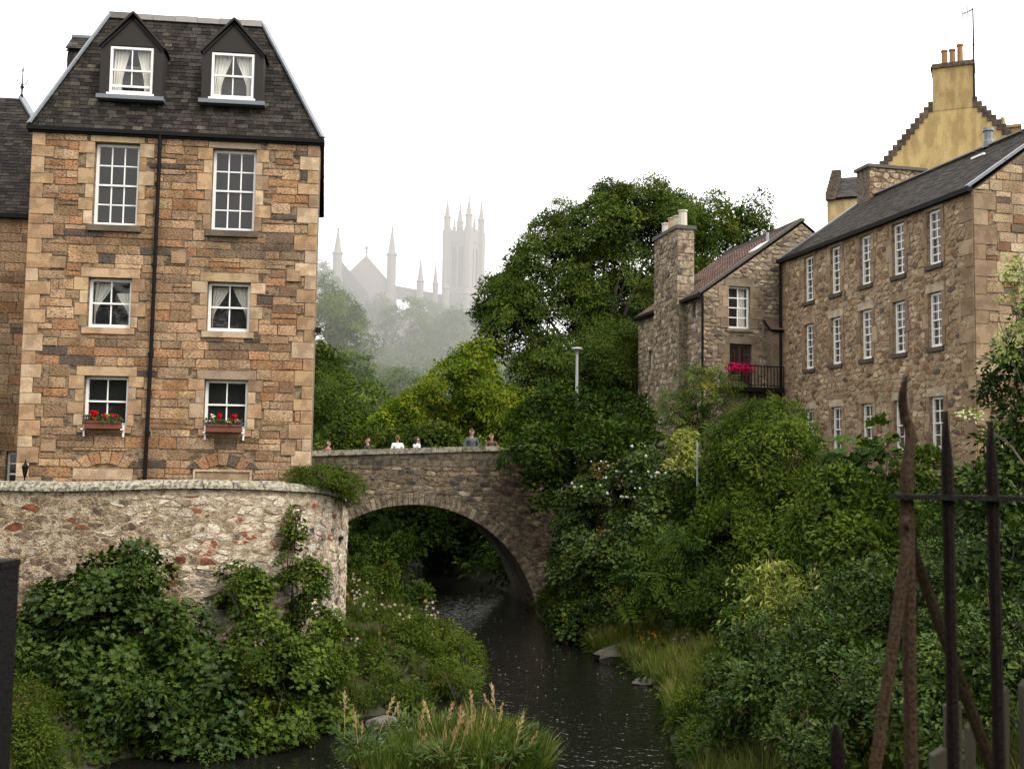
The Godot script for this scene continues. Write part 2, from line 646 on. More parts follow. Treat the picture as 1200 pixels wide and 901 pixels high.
# Rows of slates over a four-cornered slope; each slate is a thin wedge lying on the row below.
func slates(parent: Node, called: String, bl: Vector3, br: Vector3, tr: Vector3, tl: Vector3, step: float, width: float, palette: Array, m: Material) -> void:
	var nrm := (br - bl).cross(tl - bl).normalized()
	var back := MB.new()
	back.col = Color(0.03, 0.03, 0.03)
	back.quad(bl - nrm * 0.02, br - nrm * 0.02, tr - nrm * 0.02, tl - nrm * 0.02)
	back.quad(br - nrm * 0.1, bl - nrm * 0.1, tl - nrm * 0.1, tr - nrm * 0.1)
	add("roof_boarding", back, M.wood_dark, parent)
	var mb := MB.new()
	var rise := ((tl + tr) / 2.0 - (bl + br) / 2.0).length()
	var n := int(ceil(rise / step))
	var along := (br - bl).normalized()
	for j in n:
		var t0 := float(j) / n
		var t1 := minf(1.0, (j + 1.25) / n)
		var a0 := bl.lerp(tl, t0)
		var b0 := br.lerp(tr, t0)
		var up := (tl.lerp(tr, 0.5) - bl.lerp(br, 0.5)) * (t1 - t0)
		up -= along * along.dot(up)
		var len := (b0 - a0).dot(along)
		var len1 := (br.lerp(tr, t1) - a0).dot(along)
		var off1 := (bl.lerp(tl, t1) - a0).dot(along)
		var x := -width * (0.5 if j % 2 else 0.0) * rng.randf_range(0.8, 1.2)
		while x < len:
			var w := width * rng.randf_range(0.75, 1.25)
			var xa := maxf(x + 0.004, 0.0)
			var xb := minf(x + w - 0.004, len)
			x += w
			if xb - xa < 0.03:
				continue
			mb.col = pick(palette)
			var lift := 0.012 + rng.randf_range(0.0, 0.01)
			var ua := clampf(xa, off1, len1)
			var ub := clampf(xb, off1, len1)
			var p0 := a0 + along * xa + nrm * lift
			var p1 := a0 + along * xb + nrm * (lift + rng.randf_range(-0.003, 0.003))
			var p2 := a0 + along * ub + up + nrm * 0.004
			var p3 := a0 + along * ua + up + nrm * 0.004
			mb.quad(p0, p1, p2, p3)
			mb.quad(p0 - nrm * lift, p1 - nrm * lift, p1, p0)
			mb.quad(p1 - nrm * lift, p2 - nrm * 0.01, p2, p1)
			mb.quad(p3 - nrm * 0.01, p0 - nrm * lift, p0, p3)
	add(called, mb, m, parent).set_meta("kind", "stuff")


func strip(parent: Node, called: String, a: Vector3, b: Vector3, w: float, h: float, m: Material, pieces := 1) -> void:
	for i in pieces:
		var p := a.lerp(b, float(i) / pieces)
		var q := a.lerp(b, float(i + 1) / pieces)
		var d := (q - p).normalized()
		var x := Vector3.UP.cross(d)
		x = (x if x.length() > 0.05 else Vector3.RIGHT).normalized()
		var mb := MB.new()
		mb.box((p + q) / 2.0, Vector3(w, h, (q - p).length() * (1.0 if pieces == 1 else 0.985)), Basis(x, d.cross(x), d))
		add(called, mb, m, parent)


# ---------- the tall house over the river wall ----------

const BUFF := Color(0.48, 0.31, 0.175)
const PALE := Color(0.62, 0.46, 0.30)
const ORANGE := Color(0.42, 0.225, 0.11)
const BROWN := Color(0.30, 0.185, 0.10)
const SOOT := Color(0.12, 0.092, 0.072)


func tall_house() -> void:
	var o := thing("stone_house", "tall orange-brown stone house with mansard slate roof and two dormers", "house", frame(-12.22, -28.0, 6.7))
	var u0 := -0.15
	var u1 := 7.11
	var base := 4.2
	var eave := 13.74
	var wins := [Rect2(1.41, 11.36, 1.11, 2.16), Rect2(4.37, 11.34, 1.11, 2.16), Rect2(1.39, 8.72, 1.07, 1.28), Rect2(4.36, 8.71, 1.08, 1.28), Rect2(1.40, 6.21, 1.08, 1.27), Rect2(4.37, 6.18, 1.09, 1.28)]
	var f := wall(o, "front_wall", Transform3D(), base, [[u0, eave], [u1, eave]], wins, 0.45, M.mortar, Color(0.30, 0.22, 0.14))
	var pale := [[Color(0.52, 0.35, 0.20), 3.0], [BUFF, 2.0], [PALE, 2.0], [Color(0.38, 0.255, 0.15), 1.0]]
	var taken := wins.duplicate()
	for i in 6:
		var r: Rect2 = wins[i]
		var top_row := i < 2
		var lin := Rect2(r.position.x - (0.12 if top_row else 0.2), r.end.y, r.size.x + (0.24 if top_row else 0.4), 0.17 if top_row else 0.24)
		var sill := Rect2(r.position.x - 0.12, r.position.y - 0.17, r.size.x + 0.24, 0.17)
		dressed(f, "lintel", lin.grow(-0.005), -0.05, 0.035, pick([[Color(0.52, 0.37, 0.22), 2.0], [Color(0.33, 0.25, 0.17), 1.0]]))
		dressed(f, "sill", sill.grow(-0.005), -0.05, 0.10 if top_row else 0.05, Color(0.16, 0.125, 0.09) if top_row else pick(pale))
		taken.append(lin)
		taken.append(sill)
		for s in [-1.0, 1.0]:
			taken += stacked(f, "jamb_stone", r.position.x if s < 0 else r.end.x, s, r.position.y, r.end.y, 0.36, 0.2, 0.36, 0.03, pale)
	taken += stacked(f, "quoin", u0, 1.0, base, eave, 0.36, 0.34, 0.56, 0.035, pale)
	taken += stacked(f, "quoin", u1, -1.0, base, eave, 0.36, 0.28, 0.52, 0.035, pale)
	var door_a := Rect2(1.22, 4.86, 1.46, 0.28)
	dressed(f, "door_lintel", door_a, -0.05, 0.03, PALE)
	taken.append(door_a)
	for b in [Rect2(4.17, 5.10, 1.47, 0.06), Rect2(4.17, 4.3, 0.06, 0.8), Rect2(5.58, 4.3, 0.06, 0.8)]:
		dressed(f, "door_moulding", b, -0.05, 0.06, PALE)
	dressed(f, "door_panel", Rect2(4.24, 4.75, 1.33, 0.34), -0.05, 0.03, Color(0.42, 0.30, 0.19))
	taken.append(Rect2(4.17, 4.3, 1.47, 0.86))
	# small framed blocks let into the wall
	for p in [Vector2(0.45, 10.2), Vector2(6.35, 10.06), Vector2(3.42, 10.42), Vector2(0.42, 5.55), Vector2(6.35, 5.55)]:
		var r := Rect2(p.x, p.y, 0.36, 0.3)
		dressed(f, "inset_block", r, -0.05, 0.05, Color(0.40, 0.27, 0.16))
		taken.append(r.grow(0.02))
	# relieving arches over the doors
	for cx in [2.0, 4.9]:
		for k in 7:
			var t := deg_to_rad(90 + (k - 3) * 15.0)
			var h := deg_to_rad(7.0)
			var c := Vector2(cx, 4.55)
			var p := PackedVector2Array()
			for e in [[0.72, t + h], [0.72, t - h], [1.02, t - h], [1.02, t + h]]:
				p.append(c + Vector2(cos(e[1]) * 1.15, sin(e[1])) * e[0])
			p = clip(p, Vector2(0, 5.17), Vector2.UP)
			if p.size() < 3:
				continue
			p.reverse()
			if (p[1] - p[0]).cross(p[2] - p[1]) < 0:
				p.reverse()
			var mb := MB.new()
			mb.col = pick([[ORANGE, 2.0], [SOOT, 1.0], [BUFF, 1.0]])
			mb.prism(p, -0.05, 0.035, 0.01, 0.006, rng)
			add("arch_stone", mb, M.stone, f)
		taken.append(Rect2(cx - 0.8, 5.17, 1.6, 0.42))
	var polys := coursed(Vector2(u0, base), Vector2(u1, eave), 0.19, 0.31, 0.42, 1.0, 0.009, [], taken)
	var palette := [[BUFF, 3.6], [ORANGE, 1.8], [BROWN, 1.6], [Color(0.40, 0.27, 0.16), 3.4], [Color(0.50, 0.35, 0.21), 1.2], [SOOT, 0.35]]
	var sooty := [[SOOT, 2.0], [BROWN, 2.0], [Color(0.2, 0.14, 0.09), 2.0]]
	var colour := func(p: PackedVector2Array) -> Color:
		for r in wins:   # weathered stones below the sills
			if p[0].x > r.position.x - 0.35 and p[0].x < r.end.x - 0.1 and p[0].y < r.position.y - 0.1 and p[0].y > r.position.y - 0.75 and rng.randf() < 0.75:
				return pick(sooty)
		if p[0].y > 10.4 and p[0].y < 11.1 and rng.randf() < 0.4:
			return pick(sooty)
		return pick(palette)
	lay(f, "stone", polys, M.stone, colour, -0.05, 0.022, 0.012, 0.012, 0.009, 300, null, func(p): return 1.0 if p[0].y > 4.9 else 0.05)
	# other walls, floors and the rooms' back wall
	var mb := MB.new()
	mb.col = Color(0.30, 0.21, 0.13)
	var a := Vector3(u1, base, -0.45)
	var b := Vector3(u1 - 0.5, base, -9.0)
	var d := Vector3(u0, base, -9.0)
	var e := Vector3(u0, base, -0.45)
	var y := Vector3(0, eave - base, 0)
	mb.quad(a, b, b + y, a + y); mb.quad(b, d, d + y, b + y); mb.quad(d, e, e + y, d + y)
	add("side_wall", mb, M.stone, o)
	mb = MB.new()
	for k in [4.3, 8.0, 10.9, 13.75]:
		mb.span(Vector3(u0 + 0.05, k, -8.9), Vector3(u1 - 0.6, k + 0.15, -0.46))
	mb.span(Vector3(u0 + 0.05, base, -5.2), Vector3(u1 - 0.6, eave, -5.1))
	mb.span(Vector3(3.2, base, -5.1), Vector3(3.3, eave, -0.46))
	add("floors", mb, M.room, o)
	# windows
	for i in 6:
		var w := sash(o, wins[i].grow(-0.005), -0.16, 3 if i < 2 else 2, 2 if i < 2 else 1, 0.032, 0.07)
		if i == 2 or i == 3:
			var r: Rect2 = wins[i]
			var a0 := 0.50 if i == 2 else 0.46
			var b0 := 0.40 if i == 2 else 0.44
			curtain(w, Rect2(r.position.x + 0.08, r.position.y + 0.15, a0, 1.05), -0.42, 1.0, 0.05)
			curtain(w, Rect2(r.end.x - 0.08 - b0, r.position.y + 0.15, b0, 1.05 if i == 3 else 0.8), -0.42, -1.0, 0.10)
	# the upper blinds stand a little way down
	# gutter and downpipe
	mb = MB.new()
	mb.span(Vector3(u0 - 0.12, eave + 0.0, -0.05), Vector3(u1 + 0.12, eave + 0.10, 0.16))
	mb.span(Vector3(u0 - 0.10, eave - 0.05, 0.0), Vector3(u1 + 0.10, eave - 0.002, 0.10))
	mb.quad(Vector3(u1 + 0.13, eave - 0.03, 0.1), Vector3(u1 - 0.10, eave - 0.03, -3.4), Vector3(u1 - 0.10, eave + 0.11, -3.4), Vector3(u1 + 0.13, eave + 0.11, 0.1))
	mb.quad(Vector3(u1 + 0.004, eave - 0.03, 0.1), Vector3(u1 - 0.2, eave - 0.03, -3.4), Vector3(u1 - 0.10, eave - 0.03, -3.4), Vector3(u1 + 0.13, eave - 0.03, 0.1))
	add("gutter", mb, M.black_iron, o)
	mb = MB.new()
	mb.tube([Vector3(3.04, eave, 0.10), Vector3(3.03, 8.4, 0.10), Vector3(2.99, base, 0.10)], [0.05, 0.05, 0.05])
	for k in [12.4, 10.3, 8.0, 6.0]:
		mb.tube([Vector3(3.02, k, 0.10), Vector3(3.02, k + 0.10, 0.10)], [0.068, 0.068])
	add("downpipe", mb, M.black_iron, o)
	# roof
	var sl := [[Color(0.048, 0.043, 0.039), 4.0], [Color(0.072, 0.065, 0.058), 2.5], [Color(0.028, 0.025, 0.023), 3.0], [Color(0.12, 0.105, 0.088), 0.3]]
	var ht := 17.36
	var bl := Vector3(u0 - 0.1, eave + 0.10, 0.10)
	var br := Vector3(u1 + 0.1, eave + 0.10, 0.10)
	var tl := Vector3(1.32, ht, -1.2)
	var tr := Vector3(5.40, ht, -1.2)
	var roof := Node3D.new()
	roof.name = "roof"
	o.add_child(roof, true)
	slates(roof, "slates", bl, br, tr, tl, 0.125, 0.22, sl, M.slate)
	var kb := Vector3(u1 + 0.1 - 0.45, eave + 0.10, -9.1)
	var kd := Vector3(u0 - 0.1, eave + 0.10, -9.1)
	var kt := Vector3(5.0, ht, -7.8)
	var kl := Vector3(1.32, ht, -7.8)
	slates(roof, "slates", br, kb, kt, tr, 0.17, 0.3, sl, M.slate)
	slates(roof, "slates", kd, bl, tl, kl, 0.17, 0.3, sl, M.slate)
	slates(roof, "slates", kb, kd, kl, kt, 0.3, 0.5, sl, M.slate)
	mb = MB.new()
	mb.quad(tl, tr, kt, kl)
	add("flat_top", mb, M.lead, roof)
	strip(roof, "hip_flashing", bl + Vector3(0.02, 0.05, 0.02), tl + Vector3(0, 0.03, 0.02), 0.20, 0.05, M.lead, 9)
	strip(roof, "hip_flashing", br + Vector3(-0.02, 0.05, 0.02), tr + Vector3(0, 0.03, 0.02), 0.16, 0.05, M.lead, 9)
	for k in 7:
		mb = MB.new()
		mb.col = pick([[Color(0.35, 0.33, 0.31), 1.0], [Color(0.16, 0.15, 0.14), 1.0]])
		var p := tl.lerp(tr, k / 7.0)
		var q := tl.lerp(tr, (k + 1) / 7.0)
		mb.span(p + Vector3(0.005, -0.09, 0.0), q + Vector3(-0.005, 0.07 + rng.randf_range(-0.015, 0.015), 0.10))
		add("ridge_stone", mb, M.rock, roof)
	# dormers: [window, ridge u]
	var dorm := [[Rect2(1.68, 14.83, 1.09, 1.25), 2.20, 0.10], [Rect2(4.25, 14.85, 1.10, 1.22), 4.79, 0.0]]
	for k in dorm:
		var r: Rect2 = k[0]
		var ds := Node3D.new()
		ds.name = "dormer"
		o.add_child(ds, true)
		var z := 0.0   # the dormer's face
		var side := 0.24
		var x0 := r.position.x - side
		var x1 := r.end.x + side
		var ye := r.end.y + 0.02
		var apex := 16.98
		mb = MB.new()
		mb.col = Color(0.9, 0.9, 0.9)
		mb.span(Vector3(x0, r.position.y - 0.05, z - 0.12), Vector3(r.position.x, ye, z))
		mb.span(Vector3(r.end.x, r.position.y - 0.05, z - 0.12), Vector3(x1, ye, z))
		var cx: float = (x0 + x1) / 2
		mb.tri(Vector3(x0, ye, z), Vector3(x1, ye, z), Vector3(cx, apex - 0.1, z))
		mb.quad(Vector3(x0, ye, z), Vector3(x0, ye, z - 0.12), Vector3(x1, ye, z - 0.12), Vector3(x1, ye, z))
		add("face", mb, M.wood_dark, ds)
		mb = MB.new()
		mb.quad(Vector3(x1, r.position.y - 0.1, z - 0.12), Vector3(x1, r.position.y - 0.1, -2.0), Vector3(x1, ye, -2.0), Vector3(x1, ye, z - 0.12))
		mb.quad(Vector3(x0, r.position.y - 0.1, -2.0), Vector3(x0, r.position.y - 0.1, z - 0.12), Vector3(x0, ye, z - 0.12), Vector3(x0, ye, -2.0))
		mb.quad(Vector3(x0, r.position.y - 0.1, -2.0), Vector3(x1, r.position.y - 0.1, -2.0), Vector3(x1, ye, -2.0), Vector3(x0, ye, -2.0))
		add("cheeks", mb, M.wood_dark, ds)
		var za := z + 0.05
		slates(ds, "slates", Vector3(x1 + 0.05, ye - 0.04, za), Vector3(x1 + 0.05, ye - 0.04, -2.0), Vector3(cx, apex, -2.0), Vector3(cx, apex, za), 0.16, 0.25, sl, M.slate)
		slates(ds, "slates", Vector3(x0 - 0.05, ye - 0.04, -2.0), Vector3(x0 - 0.05, ye - 0.04, za), Vector3(cx, apex, za), Vector3(cx, apex, -2.0), 0.16, 0.25, sl, M.slate)
		strip(ds, "bargeboard", Vector3(x0 - 0.05, ye - 0.03, z + 0.03), Vector3(cx, apex + 0.02, z + 0.03), 0.08, 0.05, M.wood_dark)
		strip(ds, "bargeboard", Vector3(x1 + 0.05, ye - 0.03, z + 0.03), Vector3(cx, apex + 0.02, z + 0.03), 0.08, 0.05, M.wood_dark)
		mb = MB.new()
		mb.span(Vector3(x0 - 0.06, r.position.y - 0.16, -0.3), Vector3(x1 + 0.06, r.position.y - 0.055, 0.08))
		add("lead_apron", mb, M.lead, ds)
		boxed("sill", Vector3(r.position.x - 0.05, r.position.y - 0.05, -0.05), Vector3(r.end.x + 0.05, r.position.y, 0.06), M.white_paint, ds)
		sash(ds, r.grow(-0.003), -0.02, 2, 1, 0.028, 0.06, true, 0.16 if k[2] > 0 else 0.0)
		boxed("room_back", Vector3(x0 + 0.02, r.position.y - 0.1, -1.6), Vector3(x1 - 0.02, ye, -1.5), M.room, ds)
		var cw := 0.40 if k[2] > 0 else 0.47
		var cg := 0.55 if k[2] > 0 else 0.38
		curtain(ds, Rect2(r.position.x + 0.06, r.position.y + 0.08, cw, 1.12), -0.22, 1.0, cg)
		curtain(ds, Rect2(r.end.x - 0.06 - cw, r.position.y + 0.08, cw, 1.12), -0.22, -1.0, cg - 0.08)
	# the dormer on the far slope
	var sd := Node3D.new()
	sd.name = "dormer"
	o.add_child(sd, true)
	mb = MB.new()
	mb.span(Vector3(-0.36, 15.2, -4.6), Vector3(1.2, 17.3, -3.5))
	add("cheeks", mb, M.wood_dark, sd)
	slates(sd, "slates", Vector3(-0.42, 17.2, -3.4), Vector3(1.4, 17.2, -3.4), Vector3(1.4, 17.8, -4.1), Vector3(-0.42, 17.8, -4.1), 0.16, 0.25, sl, M.slate)
	slates(sd, "slates", Vector3(-0.38, 15.4, -3.49), Vector3(0.8, 15.4, -3.49), Vector3(0.8, 17.12, -3.49), Vector3(-0.38, 17.12, -3.49), 0.16, 0.25, sl, M.slate)
	boxed("ridge_flashing", Vector3(-0.44, 17.78, -4.2), Vector3(1.4, 17.86, -4.05), M.lead, sd)
	# bracket lamp at the corner
	mb = MB.new()
	mb.box(Vector3(7.2, 8.80, 0.05), Vector3(0.14, 0.13, 0.16))
	mb.tube([Vector3(7.12, 8.62, 0.04), Vector3(7.2, 8.72, 0.05)], [0.015, 0.015], 6)
	add("floodlight", mb, M.black_iron, o)
	rebase(o, base)
	# flower boxes
	var kinds := ["terracotta window box with red and orange flowers under a ground storey sash", "terracotta window box with cream, red and violet pansies under a ground storey sash"]
	for i in 2:
		var r: Rect2 = wins[4 + i]
		var t: Transform3D = frame(-12.22, -28.0, 6.7) * Transform3D(Basis(), Vector3(r.get_center().x, r.position.y - 0.07, 0.17))
		var fb := thing("window_box", kinds[i], "window box", t, "window boxes")
		mb = MB.new()
		mb.span(Vector3(-0.44, 0.0, -0.11), Vector3(0.44, 0.17, 0.12))
		mb.span(Vector3(-0.46, 0.14, 0.121), Vector3(0.46, 0.19, 0.14))
		add("trough", mb, M.terracotta, fb)
		for s in [-0.48, 0.48]:
			mb = MB.new()
			mb.span(Vector3(s - 0.022, -0.20, -0.12), Vector3(s + 0.022, 0.10, -0.08))
			mb.span(Vector3(s - 0.022, -0.035, -0.08), Vector3(s + 0.022, -0.004, 0.14))
			add("bracket", mb, M.white_paint, fb)
		var leaves := MB.new()
		for k in 260:
			leaves.col = pick([[Color(0.05, 0.09, 0.025), 2.0], [Color(0.08, 0.12, 0.04), 1.0], [Color(0.10, 0.07, 0.05), 0.5]])
			leaf(leaves, Vector3(rng.randf_range(-0.46, 0.46), 0.17 + rng.randf() * 0.14, rng.randf_range(-0.1, 0.16)), rdir(), rdir(), 0.09, 0.05)
		add("foliage", leaves, M.leaf, fb).set_meta("kind", "stuff")
		var heads := [[-0.22, 0.34, Color(0.55, 0.01, 0.01)], [-0.16, 0.38, Color(0.6, 0.02, 0.01)], [-0.25, 0.40, Color(0.5, 0.01, 0.02)], [-0.2, 0.25, Color(0.6, 0.12, 0.01)], [0.15, 0.33, Color(0.55, 0.4, 0.03)], [0.25, 0.34, Color(0.5, 0.02, 0.03)], [0.32, 0.32, Color(0.55, 0.01, 0.02)], [0.05, 0.32, Color(0.5, 0.02, 0.01)], [-0.42, 0.22, Color(0.2, 0.2, 0.25)], [0.2, 0.2, Color(0.2, 0.2, 0.25)]]
		if i == 1:
			heads = [[-0.28, 0.40, Color(0.7, 0.65, 0.4)], [-0.3, 0.28, Color(0.7, 0.68, 0.5)], [-0.12, 0.36, Color(0.5, 0.01, 0.02)], [-0.1, 0.42, Color(0.5, 0.01, 0.02)], [0.2, 0.36, Color(0.5, 0.01, 0.02)], [0.27, 0.40, Color(0.45, 0.01, 0.02)], [0.34, 0.30, Color(0.7, 0.6, 0.25)], [0.14, 0.28, Color(0.65, 0.55, 0.15)], [-0.4, 0.2, Color(0.12, 0.11, 0.3)], [-0.2, 0.18, Color(0.12, 0.11, 0.3)], [0.3, 0.18, Color(0.14, 0.12, 0.32)], [0.42, 0.2, Color(0.12, 0.11, 0.3)]]
		for hd in heads:
			mb = MB.new()
			mb.col = hd[2]
			for k in 16:
				leaf(mb, Vector3(hd[0], hd[1], 0.08) + rdir() * 0.035, rdir() + Vector3(0, 0, 0.6), rdir(), 0.06, 0.05)
			add("flower", mb, M.petal, fb)


func rdir() -> Vector3:
	return Vector3(rng.randfn(), rng.randfn(), rng.randfn()).normalized()


# ---------- the dark house beside it ----------

func side_house() -> void:
	var o := thing("slate_roofed_house", "shadowed dark stone house with steep slate roof and iron finial, beside the tall house", "house", frame(-15.94, -31.73, 6.7))
	var win := Rect2(1.55, 4.3, 0.9, 1.28)
	var eave := 12.35
	var f := wall(o, "front_wall", Transform3D(), 3.5, [[-6.0, eave], [3.4, eave]], [win], 0.4, M.mortar, Color(0.30, 0.22, 0.14))
	var polys := coursed(Vector2(0.6, 4.5), Vector2(3.4, eave), 0.22, 0.34, 0.4, 0.9, 0.008, [], [win])
	var pal := [[BUFF, 3.6], [ORANGE, 1.8], [BROWN, 1.6], [Color(0.40, 0.27, 0.16), 3.4], [SOOT, 0.35]]
	lay(f, "stone", polys, M.stone, func(_p): return pick(pal), -0.05, 0.02, 0.01, 0.012, 0.008, 160)
	sash(o, win, -0.14, 3, 2, 0.03, 0.06, true)
	boxed("room", Vector3(0.5, 4.0, -1.6), Vector3(3.0, 6.2, -1.5), M.room, o)
	boxed("eave_gutter", Vector3(-6.0, eave - 0.04, 0.0), Vector3(3.4, eave + 0.08, 0.2), M.black_iron, o)
	var sl := [[Color(0.036, 0.032, 0.029), 4.0], [Color(0.052, 0.046, 0.041), 3.0], [Color(0.022, 0.019, 0.018), 3.0]]
	var ap := Vector3(0.45, 16.9, -3.2)
	slates(o, "slates", Vector3(-6.0, eave + 0.05, 0.12), Vector3(3.6, eave + 0.05, 0.12), ap, Vector3(-6.0, 16.9, -3.2), 0.15, 0.24, sl, M.slate)
	slates(o, "slates", Vector3(3.6, eave + 0.05, 0.12), Vector3(3.6, eave + 0.05, -6.5), ap + Vector3(0, 0, -0.1), ap, 0.2, 0.3, sl, M.slate)
	strip(o, "hip_flashing", Vector3(3.6, eave + 0.1, 0.14), ap + Vector3(0, 0.05, 0), 0.2, 0.06, M.lead, 6)
	var mb := MB.new()
	mb.lathe(ap + Vector3(0, 0.02, 0), [[0.07, 0.0], [0.05, 0.1], [0.025, 0.14], [0.03, 0.3], [0.07, 0.36], [0.03, 0.42], [0.018, 0.5], [0.016, 0.85], [0.03, 0.9], [0.0, 1.1]], 8)
	for s in [-1, 1]:
		mb.tube([ap + Vector3(0, 0.45, 0), ap + Vector3(0.12 * s, 0.5, 0), ap + Vector3(0.16 * s, 0.6, 0), ap + Vector3(0.1 * s, 0.64, 0)], [0.014, 0.014, 0.014, 0.012], 5)
	add("finial", mb, M.black_iron, o)
	boxed("flue", Vector3(1.9, 14.8, -2.2), Vector3(2.0, 16.0, -2.1), M.steel, o)
	boxed("roof_window", Vector3(1.75, 13.9, -0.95), Vector3(2.05, 14.4, -0.75), M.lead, o)
	rebase(o, 3.5)
	var l := thing("wall_lantern", "small black iron lantern standing on the river wall by the house corner", "lantern", Transform3D(Basis(), Vector3(-12.02, 4.28, -27.7)))
	mb = MB.new()
	mb.lathe(Vector3.ZERO, [[0.05, 0.0], [0.03, 0.03], [0.022, 0.06], [0.02, 0.62], [0.05, 0.66], [0.0, 0.67]], 8)
	add("post", mb, M.black_iron, l)
	mb = MB.new()
	mb.lathe(Vector3(0, 0.66, 0), [[0.045, 0.0], [0.085, 0.2], [0.10, 0.215], [0.03, 0.30], [0.018, 0.36], [0.0, 0.40]], 6)
	add("lamp_head", mb, M.black_iron, l)


# ---------- the river wall ----------

var wall_curve := Curve3D.new()


func river_wall() -> void:
	for p in [[-15.0, 22.9], [-10.47, 23.0], [-7.42, 23.3], [-5.7, 23.95], [-4.7, 24.8], [-4.2, 25.8], [-4.03, 27.0], [-4.4, 30.0], [-6.2, 36.0], [-8.0, 40.6]]:
		wall_curve.add_point(Vector3(p[0], 0, -p[1]))
	for i in range(1, wall_curve.point_count - 1):
		var d := (wall_curve.get_point_position(i + 1) - wall_curve.get_point_position(i - 1)) * 0.16
		wall_curve.set_point_in(i, -d)
		wall_curve.set_point_out(i, d)
	wall_curve.bake_interval = 0.1
	var length := wall_curve.get_baked_length()
	var crest := func(s: float) -> float:
		return 4.72 - 0.55 * smoothstep(11.0, 15.5, s) + 0.05 * sin(s * 0.9)
	var bend := func(p: Vector3) -> Vector3:
		var a := wall_curve.sample_baked(clampf(p.x, 0.0, length))
		var t := (wall_curve.sample_baked(clampf(p.x + 0.1, 0.0, length)) - wall_curve.sample_baked(clampf(p.x - 0.1, 0.0, length))).normalized()
		return a + t.cross(Vector3.UP) * p.z + Vector3(0, p.y, 0)
	var o := thing("river_wall", "curved rubble retaining wall with flaking whitewash and rounded coping above the river", "wall", Transform3D(Basis(), Vector3(-8, 0, -23.4)))
	var shift := Vector3(-8, 0, -23.4)
	var at := func(p: Vector3) -> Vector3:
		return bend.call(p) - shift
	var mb := MB.new()
	mb.col = Color(0.50, 0.415, 0.305)
	var n := 120
	for i in n:
		var s0 := length * i / n
		var s1 := length * (i + 1) / n
		mb.quad(at.call(Vector3(s0, -0.6, 0)), at.call(Vector3(s1, -0.6, 0)), at.call(Vector3(s1, crest.call(s1), 0)), at.call(Vector3(s0, crest.call(s0), 0)))
		mb.quad(at.call(Vector3(s0, crest.call(s0), 0)), at.call(Vector3(s1, crest.call(s1), 0)), at.call(Vector3(s1, crest.call(s1), -0.45)), at.call(Vector3(s0, crest.call(s0), -0.45)))
		mb.quad(at.call(Vector3(s1, -0.6, -0.45)), at.call(Vector3(s0, -0.6, -0.45)), at.call(Vector3(s0, crest.call(s0), -0.45)), at.call(Vector3(s1, crest.call(s1), -0.45)))
	var body := add("wall_core", mb, M.mortar, o)
	var polys := rubble(Vector2(3.0, 0.4), Vector2(18.5, 4.62), Vector2(0.33, 0.165), 0.46, 0.010, [], [])
	var inside := []
	for p in polys:
		if p[0].y < crest.call(p[0].x) - 0.12:
			inside.append(p)
	var lime := [[Color(0.56, 0.49, 0.39), 2.6], [Color(0.44, 0.355, 0.26), 2.5], [Color(0.34, 0.26, 0.18), 2.0], [Color(0.26, 0.085, 0.04), 0.9], [Color(0.12, 0.10, 0.09), 0.8]]
	var bare := [[Color(0.44, 0.345, 0.23), 3.0], [Color(0.34, 0.255, 0.165), 3.0], [Color(0.21, 0.155, 0.11), 2.0], [Color(0.26, 0.085, 0.04), 1.2], [Color(0.52, 0.44, 0.34), 1.4]]
	var black := [[Color(0.05, 0.047, 0.045), 3.0], [Color(0.16, 0.13, 0.11), 1.5], [Color(0.45, 0.42, 0.37), 1.0]]
	noise.seed = 5
	noise.frequency = 0.35
	var colour := func(p: PackedVector2Array) -> Color:
		var q := p[0]
		var streak := noise.get_noise_2d(q.x * 2.6, q.y * 0.8)
		if q.x > 8.3 and streak > (0.12 if q.x < 11.5 else -0.05) and q.y < 4.0:
			return pick(black)
		return pick(lime if q.x + noise.get_noise_2d(q.x * 2, q.y * 3) * 3.0 > 8.6 else bare)
	var washed := []
	var plain := []
	for p in inside:
		(washed if p[0].x + noise.get_noise_2d(p[0].x * 2, p[0].y * 3) * 3.0 > 8.0 else plain).append(p)
	var shown := func(p): return 1.0 if p[0].y > 2.3 and p[0].x < 13.5 else 0.1
	lay(body, "stone", plain, M.dirty_stone, colour, -0.06, 0.006, 0.012, 0.016, 0.009, 130, at, shown)
	lay(body, "stone", washed, M.limewash, colour, -0.06, 0.006, 0.012, 0.016, 0.009, 170, at, shown)
	var s := 0.5
	while s < 17.0:
		var w := rng.randf_range(0.5, 0.95)
		mb = MB.new()
		mb.col = pick([[Color(1.0, 1.0, 1.0), 1.0]])
		var k := 9
		var rad := 0.20 + rng.randf_range(-0.015, 0.015)
		var pts := []
		for e in [[s + 0.006, 0.94], [s + 0.03, 1.0], [s + w - 0.03, 1.0], [s + w - 0.006, 0.94]]:
			var ring := []
			for i in k:
				var t := PI * i / (k - 1)
				ring.append(at.call(Vector3(e[0], crest.call(e[0]) + sin(t) * rad * e[1] * 0.95, -0.22 + cos(t) * (0.31 * e[1]))))
			pts.append(ring)
		for j in 3:
			for i in k - 1:
				mb.quad(pts[j][i], pts[j + 1][i], pts[j + 1][i + 1], pts[j][i + 1])
		for i in k - 2:
			mb.tri(pts[0][0], pts[0][i + 1], pts[0][i + 2])
			mb.tri(pts[3][0], pts[3][i + 2], pts[3][i + 1])
		add("coping_stone", mb, M.lichened, body)
		s += w
	# a drain slot near the rounded corner
	mb = MB.new()
	mb.prism(PackedVector2Array([Vector2(12.6, 3.55), Vector2(13.0, 3.55), Vector2(13.0, 3.62), Vector2(12.6, 3.62)]), -0.02, 0.05, 0.005, 0.0, rng, at)
